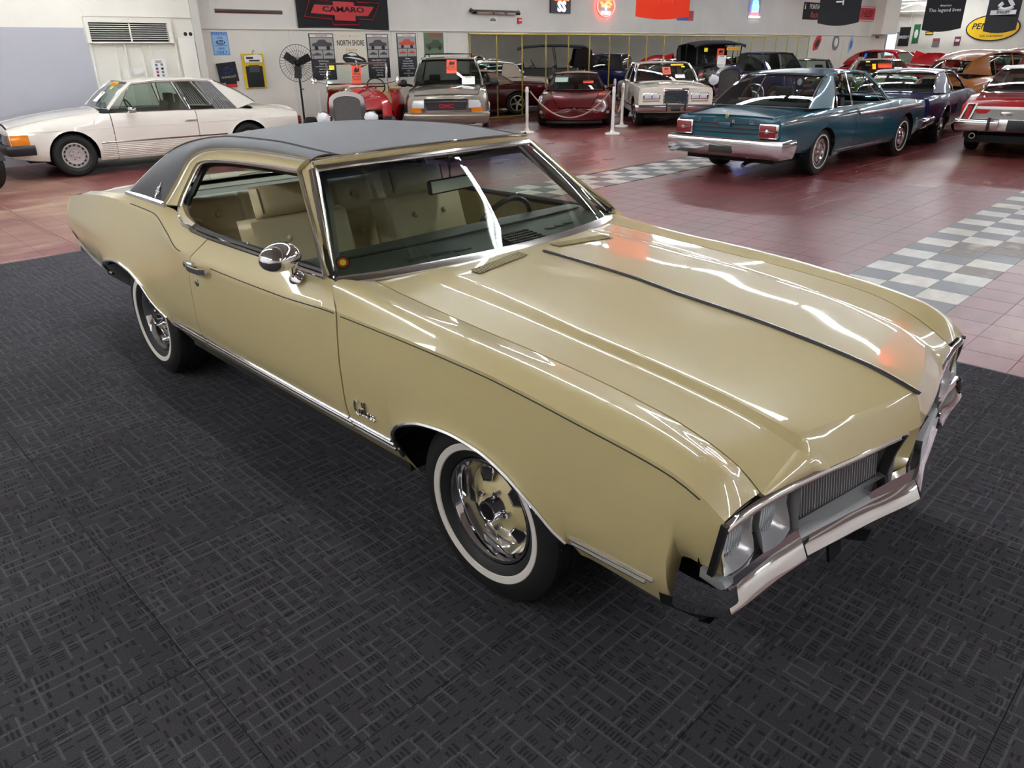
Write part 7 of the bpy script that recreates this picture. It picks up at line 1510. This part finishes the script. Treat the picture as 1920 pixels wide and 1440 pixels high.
medal('red shield-shaped metal sign on the far part of the wall', 32.8, 1.9, .36, [(-.9, -.8), (-1, 0), (-.3, .8), (.8, 1), (1, .3), (.3, -.6)], REDP, INK); medal('round grey and white emblem sign on the wall', 34.7, 1.95, .34, circ, GREYTXT, PAPER); medal('blue and white slanted metal sign on the wall', 36.4, 1.85, .38, [(-.5, -1), (-.6, .3), (0, 1), (.6, .6), (.5, -.4)], mat('pale_blue_sign', (150, 196, 226), .4), BLUEP)
o = board('picture', 'small landscape picture sign near the end of the wall', 'picture', 39.1, 40.2, 2.12, 2.24, PAPER); MB().box((.012, -.5, -.05), (.016, 0, .05)).build('printed_scene', mat('print_olive', (130, 124, 90), .6), o, smooth=False)
# far wall: oval sign, small banners and posters
def fboard(name, label, cat, x0, x1, z0, z1, m):
    xc, zc_ = (x0+x1)/2, (z0+z1)/2; o = MB().box((x0-xc, -.015, z0-zc_), (x1-xc, 0, z1-zc_)).build(name, m, smooth=False); o.location = (xc, 45.985, zc_); return tag(o, label, cat)
e = empty('oval_sign', (-11.28, 45.96, 2.58), 0, 'yellow oval oil sign with a black rim on the far wall', 'sign'); YEL = mat('sign_yellow', (246, 200, 30), .4)
def oval(a, c, n=40): return [(a*math.cos(t), c*math.sin(t)) for t in np.linspace(0, 2*PI, n+1)[:-1]]
MB().prism(oval(1.27, .64), -.02, .0, 'y').build('rim', INK, e, smooth=False); MB().prism(oval(1.21, .58), -.03, -.02, 'y').build('plate', YEL, e, smooth=False); text('PENNZOIL', .40, (.0, -.036, .08), RF, INK, e, shear=.2, sx=1.05, bold=.008); text('Safe Lubrication', .17, (0, -.036, -.38), RF, INK, e, shear=.2); MB().prism([(-.25, -.18), (-.12, .02), (.12, .02), (.25, -.18), (.05, -.2), (0, -.28), (-.05, -.2)], -.036, -.03, 'y').build('bell', REDP, e, smooth=False)
o = fboard('banner', 'small black banner with white capitals by the far door', 'banner', -15.93, -15.36, 1.76, 2.74, BLKCLOTH); text('BREEDY', .2, (0, -.018, -.03), RF, PAPER, o, sx=.75, bold=.004)
o = fboard('banner', 'narrow green banner beside the small black one', 'banner', -15.2, -14.86, 1.9, 2.86, mat('green_banner', (40, 110, 70), .6)); MB().prism(oval(.1, .22), -.02, -.015, 'y').build('emblem', PAPER, o, smooth=False)
o = fboard('poster', 'small grey and red notice on the far wall', 'poster', -14.1, -13.74, 1.7, 2.14, GREYTXT); MB().box((-.15, -.02, .08), (.15, -.015, .17)).build('red_heading', REDP, o, smooth=False)
o = fboard('poster', 'small maroon notice on the far wall', 'poster', -13.0, -12.7, 1.75, 2.2, mat('maroon_notice', (110, 50, 70), .5)); MB().box((-.1, -.02, -.02), (.1, -.015, .1)).build('notice_print', PAPER, o, smooth=False)
o = fboard('sign', 'small black and yellow plate below the hanging legend flag', 'sign', -14.55, -14.15, 2.3, 2.48, INK); MB().box((-.16, -.02, -.04), (.16, -.015, .05)).build('plate_print', YEL, o, smooth=False)
# flags hanging from the ceiling
def flag(label, p, q, z0, m, h=1.55, seed=1):
    p = np.array(p); q = np.array(q); w = float(np.linalg.norm(q-p)); c = (p+q)/2; a = math.atan2(q[1]-p[1], q[0]-p[0]); G = cloth(-w/2, w/2, 0, h, .014, 20, 16, seed)
    G2 = np.stack([G[..., 1], -G[..., 0], G[..., 2]], -1); G2[..., 2] -= .05*np.cos(G2[..., 0]/w*PI)*(1-G2[..., 2]/h)
    o = MB().grid(G2).build('hanging_flag', m); o.location = (c[0], c[1], z0); o.rotation_euler = (0, 0, a); tag(o, label, 'flag')
    b = MB(); b.tube([(-w/2-.02, 0, h), (w/2+.02, 0, h)], .012, 6)
    for s in (-1, 1): b.tube([(s*w*.4, 0, h), (s*w*.4, 0, CEIL-z0-.005)], .004, 4)
    b.build('flag_rod', STEEL, o); return o
FR = (PI/2, 0, 0)
f = flag('orange-red hanging flag with an outlined box, left of the black flags', (-6.60, 8.68), (-5.90, 9.17), 2.22, REDCLOTH, h=1.9, seed=3); OL = mat('flag_outline', (236, 130, 60), .7)
text('CHEVROLET', .17, (.05, -.035, .72), (PI/2, PI/2, 0), PAPER, f, bold=.002); b = MB(); b.tube([(-.06, -.035, .20), (.16, -.035, .20), (.16, -.035, 1.28), (-.06, -.035, 1.28)], .008, 4, closed=True, up=(0, 1, 0)); b.build('flag_outline', OL, f); b = MB(); b.sweep(crv([(-.25, -.035, .9), (-.2, -.035, .42), (-.05, -.035, .40), (-.02, -.035, .9)], 12), [(-.03, -.003), (.03, -.003), (.03, .003), (-.03, .003)], up=(0, 1, 0)); b.build('flag_swoosh', PAPER, f)
f = flag('black hanging flag with white vertical lettering and red strokes', (-5.83, 13.66), (-5.13, 13.95), 2.2, BLKCLOTH, seed=5); text('CHEVROLET', .20, (-.02, -.035, .85), (PI/2, PI/2, 0), PAPER, f, bold=.003); b = MB(); b.tube([(.12, -.035, .72), (.27, -.035, .72), (.27, -.035, 1.2), (.12, -.035, 1.2)], .012, 4, closed=True, up=(0, 1, 0)); b.tube([(-.22, -.035, .75), (-.22, -.035, 1.2)], .014, 4); b.build('flag_stroke', REDP, f)
f = flag('black hanging flag with small white script near its lower edge', (-4.23, 14.81), (-3.60, 15.04), 2.03, BLKCLOTH, seed=8); text('The legend lives', .085, (0, -.035, .34), FR, PAPER, f); text('American', .05, (0, -.035, .42), FR, PAPER, f, shear=.3)
f = flag('black hanging flag with a grey coiled snake over the oval sign', (-4.03, 18.02), (-3.43, 18.18), 2.05, BLKCLOTH, seed=11); SN = mat('snake_grey', (186, 186, 184), .6); b = MB(); b.tube(crv([(.1, -.04, .95), (.02, -.04, .75), (.08, -.04, .58), (.16, -.04, .46), (.0, -.04, .40), (-.1, -.04, .46), (-.04, -.04, .53)], 24), .042, 6); b.box((-.24, -.045, .30), (.24, -.035, .39)); b.build('snake', SN, f); text('SHELBY', .075, (0, -.05, .345), FR, INK, f, bold=.002)
f = flag('orange-red hanging flag over the floor in front of the gold coupe', (-.45, 9.35), (.45, 9.5), 2.35, REDCLOTH, h=1.75, seed=14); b = MB(); b.tube([(-.1, -.035, .2), (.2, -.035, .2), (.2, -.035, 1.1), (-.1, -.035, 1.1)], .008, 4, closed=True, up=(0, 1, 0)); b.build('flag_outline', OL, f)
o = board('small_flag', 'small red and blue flag on the wall behind the orange flag', 'flag', 21.7, 22.7, 2.65, 2.96, BLUEP); MB().box((.012, .1, -.15), (.015, .5, .15)).build('flag_red', REDP, o, smooth=False)
# posts and rope
PWH = mat('post_white', (226, 222, 214), .4)
def post(x, y, label):
    e = empty('rope_post', (x, y, .001), 0, label, 'post', 'white rope posts'); b = MB(); b.lathe([(.0005, 0), (.165, 0), (.17, .02), (.15, .04), (.06, .055), (.045, .09), (.04, .12), (.0005, .12)], axis='z', n=24); b.build('base', PWH, e); b = MB(); b.lathe([(.036, .10), (.034, .88), (.042, .885), (.042, .90), (.034, .905), (.042, .92), (.042, .935), (.034, .94), (.036, .97), (.030, 1.0), (.0005, 1.01)], axis='z', n=16); b.build('pole', PWH, e); return e
post(-11.07, 10.73, 'white rope post at the left front of the maroon convertible'); post(-9.38, 11.76, 'white rope post at the right front of the maroon convertible'); post(-10.32, 13.32, 'white rope post by the front corner of the cream sedan'); post(-12.4, 15.65, 'white rope post farther back beside the cream sedan'); post(-14.28, 7.3, 'white rope post against the wall right of the fan foot'); post(-14.3, 7.75, 'white rope post against the wall left of the door knob')
def rope(a, c, sag, label):
    a = np.array(a); c = np.array(c); t = np.linspace(0, 1, 25); P = a+(c-a)*t[:, None]; P[:, 2] -= sag*4*t*(1-t); o = MB().tube(P-a, .016, 7).build('rope', mat('rope_beige', (150, 122, 108), .7)); o.location = a; tag(o, label, 'rope')
d = np.array((1.69, 1.03))/1.98*.07
rope((-11.07+d[0], 10.73+d[1], .91), (-9.38-d[0], 11.76-d[1], .91), .56, 'beige rope hanging in a curve in front of the maroon convertible'); rope((-9.425, 11.835, .91), (-10.275, 13.255, .91), .5, 'beige rope running back beside the cream sedan')
# pedestal fan
e = empty('pedestal_fan', (-14.12, 6.75, .001), -.55, 'black pedestal fan standing by the cream wall', 'fan'); b = MB(); b.lathe([(.0005, 0), (.24, 0), (.24, .03), (.05, .06), (.035, .10)], axis='z', n=20); b.build('base', BLACK, e); MB().tube([(0, 0, .05), (0, 0, 1.45)], .022, 8).build('pole', BLACK, e)
hd_ = MB(); hd_.lathe([(.0005, -.16), (.06, -.15), (.075, -.10), (.07, .0), (.04, .02), (.0005, .025)], (0.05, 0, 1.56), 'x', 16); hd_.tube([(0.02, 0, 1.40), (0.02, 0, 1.52)], .03, 8); hm = hd_.build('motor', BLACK, e)
b = MB(); R0 = .37
for k in range(36):
    a = 2*PI*k/36
    for s in (-1, 1): b.tube([(.09+s*.07*(1-(r/R0)**3), r*math.cos(a+.5*r), 1.56+r*math.sin(a+.5*r)) for r in (.06, .16, .26, R0)], .0032, 4)
for r in (R0, .25, .12): b.tube([(.09+(.07*(1-(r/R0)**3) if r < R0 else 0), r*math.cos(t), 1.56+r*math.sin(t)) for t in np.linspace(0, 2*PI, 41)[:-1]], .006 if r == R0 else .003, 5, closed=True, up=(1, 0, 0))
b.build('wire_cage', mat('cage_grey', (70, 70, 72), .4, .4), e)
for k in range(3):
    a = 2*PI*k/3+.45; c, s = math.cos(a), math.sin(a); b = MB(); b.grid([[(.09+q*.25, r*c-q*s, 1.56+r*s+q*c) for q in (-.075, 0, .075)] for r in (.06, .18, .30)]); b.build('blade', BLACK, e)
# wall bits by the roadster
o = MB().lathe([(.0005, .05), (.02, .045), (.026, .02), (.012, .0)], axis='x', n=12).build('door_knob', STEEL); o.location = (XW+.021, 7.05, 1.02); tag(o, 'round steel door knob on the cream wall left of the roadster', 'knob')
# sheets and stickers on windshields
def sheet(name, label, cat, root, S0, U, V, w, h, m, lines=(), lm=INK, sz=.05, blob=None):
    """flat card at a car-local point with edge directions U (reading) and V (up)"""
    M = root.matrix_world if False else (Matrix.Translation(root.location) @ Matrix.Rotation(root.rotation_euler[2], 4, 'Z'))
    U = Vector(U).normalized(); V = Vector(V).normalized(); N = U.cross(V).normalized(); V = N.cross(U)
    L = Matrix(((U.x, V.x, N.x, S0[0]), (U.y, V.y, N.y, S0[1]), (U.z, V.z, N.z, S0[2]), (0, 0, 0, 1)))
    o = MB().box((-w/2, -h/2, 0), (w/2, h/2, .003)).build(name, m, smooth=False); o.matrix_world = M @ L; tag(o, label, cat); z = h/2-sz*.9
    if blob: MB().prism([(a*w, c*h) for a, c in ((-.3, .2), (-.1, .42), (.1, .3), (.3, .42), (.3, .15), (-.2, .1))], .003, .0045, 'z').build('printed_hand', lm, o, smooth=False); z -= h*.36
    for s in lines: text(s, sz, (0, z, .0035), (0, 0, 0), lm, o, bold=.001); z -= sz*1.15
    return o
def ws_at(S, y, k):
    A0, A1 = np.array(S['A0']), np.array(S['A1']); b0, b1 = S.get('bows', (.1, .07, 0, 0))[:2]; q = 1-(y/A0[1])**2
    p0 = np.array([A0[0]+b0*q, y, A0[2]+.012]); p1 = np.array([A1[0]+b1*q, y*A1[1]/A0[1], A1[2]+.02*q]); return p0+(p1-p0)*k+np.array([.03, 0, .02])*4*k*(1-k)+np.array([.012, 0, .012]), p1-p0
BO = bpy.data.objects
def on_ws(car_name, lab, cat, y, k, w, h, m, lines=(), S=None, **kw):
    P, V = ws_at(S, y, k); return sheet(kw.pop('nm', 'notice_sheet'), lab, cat, BO[car_name], P, (0, 1, 0), V, w, h, m, lines, **kw)
TOUCH = ['PLEASE', 'DO NOT', 'TOUCH']
SG = D_(A0=(-.60, .76, 1.07), A1=(-1.18, .60, 1.58), bows=(.12, .08)); SV = D_(A0=(-.66, .80, 1.0), A1=(-1.22, .65, 1.395)); SC_ = D_(A0=(-.52, .71, .81), A1=(-1.18, .545, 1.17), bows=(.26, .10)); SM = D_(A0=(-.62, .76, .97), A1=(-1.06, .60, 1.345))
on_ws('pewter_utility', 'orange do-not-touch sheet inside the utility wagon windshield', 'notice', .10, .66, .22, .42, ORANGE, TOUCH, S=SG, blob=1, sz=.05); on_ws('pewter_utility', 'white price paper on the utility wagon dash', 'paper', .46, .14, .28, .24, PAPER, ['FOR SALE'], S=SG, sz=.03)
b = on_ws('ivory_sedan', 'orange do-not-touch sheet on the cream sedan windshield', 'notice', .02, .5, .2, .30, ORANGE, TOUCH, S=SV, blob=1, sz=.04); on_ws('ivory_sedan', 'yellow finance strip on the cream sedan windshield', 'sticker', .38, .86, .32, .07, mat('finance_yellow', (248, 190, 30), .5), ['WE FINANCE'], S=SV, lm=REDP, sz=.05, nm='finance_strip'); on_ws('ivory_sedan', 'white price paper on the cream sedan dash', 'paper', .36, .2, .24, .14, PAPER, ['FOR SALE'], S=SV, sz=.03); on_ws('ivory_sedan', 'small yellow sticker under the cream sedan finance strip', 'sticker', .54, .74, .09, .05, YELLOW, S=SV, nm='yellow_sticker')
on_ws('maroon_convertible', 'orange notice sheet on the maroon convertible windshield', 'notice', .36, .40, .26, .13, ORANGE, ['DO NOT TOUCH'], S=SC_, sz=.03); on_ws('maroon_convertible', 'pale green paper on the maroon convertible dash', 'paper', -.42, .55, .34, .24, mat('pale_green_paper', (190, 214, 196), .5), S=SC_)
on_ws('white_coupe', 'yellow finance strip on the white coupe windshield', 'sticker', .33, .88, .36, .07, mat('finance_yellow', (248, 190, 30), .5), ['WE FINANCE'], S=SM, lm=REDP, sz=.055, nm='finance_strip'); on_ws('white_coupe', 'small yellow sticker under the white coupe finance strip', 'sticker', .44, .70, .10, .06, YELLOW, S=SM, nm='yellow_sticker'); on_ws('white_coupe', 'white price paper standing on the white coupe dash', 'paper', .25, .34, .26, .22, PAPER, ['SALE'], S=SM, sz=.035)
rr = BO['red_roadster']; sheet('notice_sheet', 'orange do-not-touch sheet on the red roadster windshield', 'notice', rr, (-1.225, .0, 1.36), (0, 1, 0), (-.11, 0, .36), .18, .34, ORANGE, TOUCH, blob=1, sz=.045); sheet('yellow_sticker', 'yellow square sticker in the corner of the roadster windshield', 'sticker', rr, (-1.265, -.48, 1.49), (0, 1, 0), (-.11, 0, .36), .10, .08, YELLOW); sheet('price_paper', 'white price paper lying on the red roadster cowl', 'paper', rr, (-1.06, .0, 1.153), (0, 1, 0), (-1, 0, .1), .28, .12, PAPER, ['FOR SALE'], sz=.03)
tt = BO['black_touring_car']; sheet('notice_sheet', 'orange notice on the black touring car windshield', 'notice', tt, (-1.335, .05, 1.60), (0, 1, 0), (.07, 0, .48), .20, .30, ORANGE, TOUCH, blob=1, sz=.04); sheet('price_paper', 'white photo paper below the orange notice on the touring car', 'paper', tt, (-1.345, .10, 1.45), (0, 1, 0), (.07, 0, .48), .24, .24, PAPER, ['FOR SALE'], sz=.03); sheet('finance_strip', 'yellow finance strip on the black touring car windshield', 'sticker', tt, (-1.30, .38, 1.74), (0, 1, 0), (.07, 0, .48), .36, .08, mat('finance_yellow', (248, 190, 30), .5), ['WE FINANCE'], lm=REDP, sz=.05); sheet('yellow_sticker', 'yellow sticker at the left of the touring car windshield', 'sticker', tt, (-1.30, -.38, 1.72), (0, 1, 0), (.07, 0, .48), .1, .1, YELLOW)
SB = D_(A0=(-.66, .80, .96), A1=(-1.30, .63, 1.33)); on_ws('green_coupe', 'orange notice on the green coupe windshield', 'notice', .1, .5, .4, .24, ORANGE, ['DO NOT TOUCH'], S=SB, sz=.045); on_ws('green_coupe', 'yellow finance strip slanting on the green coupe windshield', 'sticker', -.25, .45, .10, .3, mat('finance_yellow', (248, 190, 30), .5), S=SB, nm='finance_strip'); on_ws('green_coupe', 'small yellow sticker at the top of the green coupe windshield', 'sticker', -.48, .86, .12, .07, YELLOW, S=SB, nm='yellow_sticker'); on_ws('green_coupe', 'white price paper on the green coupe dash', 'paper', .5, .25, .22, .24, PAPER, S=SB, nm='price_paper')
rc = BO['red_prewar_coupe']; sheet('notice_sheet', 'orange notice in the side window of the bright red pre-war coupe', 'notice', rc, (-1.25, -.80, 1.32), (1, 0, 0), (0, .25, 1), .34, .26, ORANGE, TOUCH, sz=.05)
# motorcycle at the left edge
e = empty('motorcycle', (-11.62, .08, .001), math.radians(28), 'black motorcycle with chrome mirror in front of the white coupe', 'motorcycle'); put_wheel(e, 0, 0, .33, 1, 'vintage')
b = MB()
for s in (-1, 1): b.tube([(0, s*.10, .33), (-.28, s*.10, .98)], .022, 8)
b.build('fork', CHROME, e); disc_lamp(e, (-.12, 0, .86), .10); b = MB(); b.lathe([(.0005, -.16), (.06, -.14), (.105, -.05), (.11, 0)], (-.12, 0, .86), 'x', 16); b.build('headlight_shell', BLACK, e)
P = [(.40*math.cos(t), 0, .33+.40*math.sin(t)) for t in np.linspace(.2, 2.4, 14)]; b = MB(); b.sweep(P, [(-.08, -.02), (.08, -.02), (.05, .012), (-.05, .012)], ups=[(p[0], 0, p[2]-.33) for p in P]); b.build('front_fender', BLACK, e)
b = MB(); b.tube([(-.42, -.42, .98), (-.30, -.25, 1.02), (-.28, 0, 1.0), (-.30, .25, 1.02), (-.42, .42, .98)], .013, 8); b.build('handlebar', CHROME, e)
for s in (-1, 1): b = MB(); b.tube([(-.36, s*.36, 1.0), (-.33, s*.44, 1.14)], .007, 5); b.ball((-.33, s*.47, 1.16), .06, 12, 8, (.5, 1.1, .7)); b.build('mirror', CHROME, e)
b = MB(); b.ball((-.62, 0, .88), .2, 14, 10, (1.4, .75, .75)); b.build('fuel_tank', mat('tank_black', (18, 18, 20), .15, coat=1), e); b = MB(); b.box((-1.3, -.14, .70), (-.80, .14, .80), .04); b.build('seat', BLACK, e); b = MB(); b.box((-.95, -.16, .28), (-.42, .16, .66), .06); b.build('engine', STEEL, e); put_wheel(e, -1.5, 0, .33, 1, 'vintage')
b = MB(); b.tube([(-.6, .16, .4), (-.5, .2, .3), (-1.6, .22, .3)], .04, 8); b.build('exhaust_pipe', CHROME, e)
# cars that show only in the mirror
simple('white_mirror_coupe', 'white coupe seen reflected in the mirror panes', (.2, 25.2), 80, PW_, roof_mat=TAN); simple('burgundy_mirror_coupe', 'burgundy coupe seen reflected at the left of the mirror', (3.0, 22.0), 110, MAR); simple('silver_mirror_coupe', 'silver coupe seen reflected in the middle mirror panes', (2.7, 30.7), 95, mat('silver_paint', (170, 172, 176), .25, .5, coat=1)); simple('blue_mirror_coupe', 'blue coupe with white stripes seen reflected in the mirror', (6.0, 31.5), 100, BLUE); simple('red_mirror_coupe', 'red coupe seen reflected in the right mirror panes', (-1.0, 37.6), 100, RED)
# lettered sign on the wall behind the camera, mirrored in the car's flank
o = MB().box((-2.2, 0, -.7), (2.2, .012, .7)).build('trade_sign', PAPER, smooth=False); o.location = (-7.4, -6.598, 1.75); tag(o, 'large white lettered sign on the wall behind the viewer', 'sign')
for s, z in (('WE BUY', .4), ('SELL & TRADE', 0), ('CLASSIC CARS', -.4)): text(s, .36, (0, .014, z), (PI/2, 0, PI), INK, o)
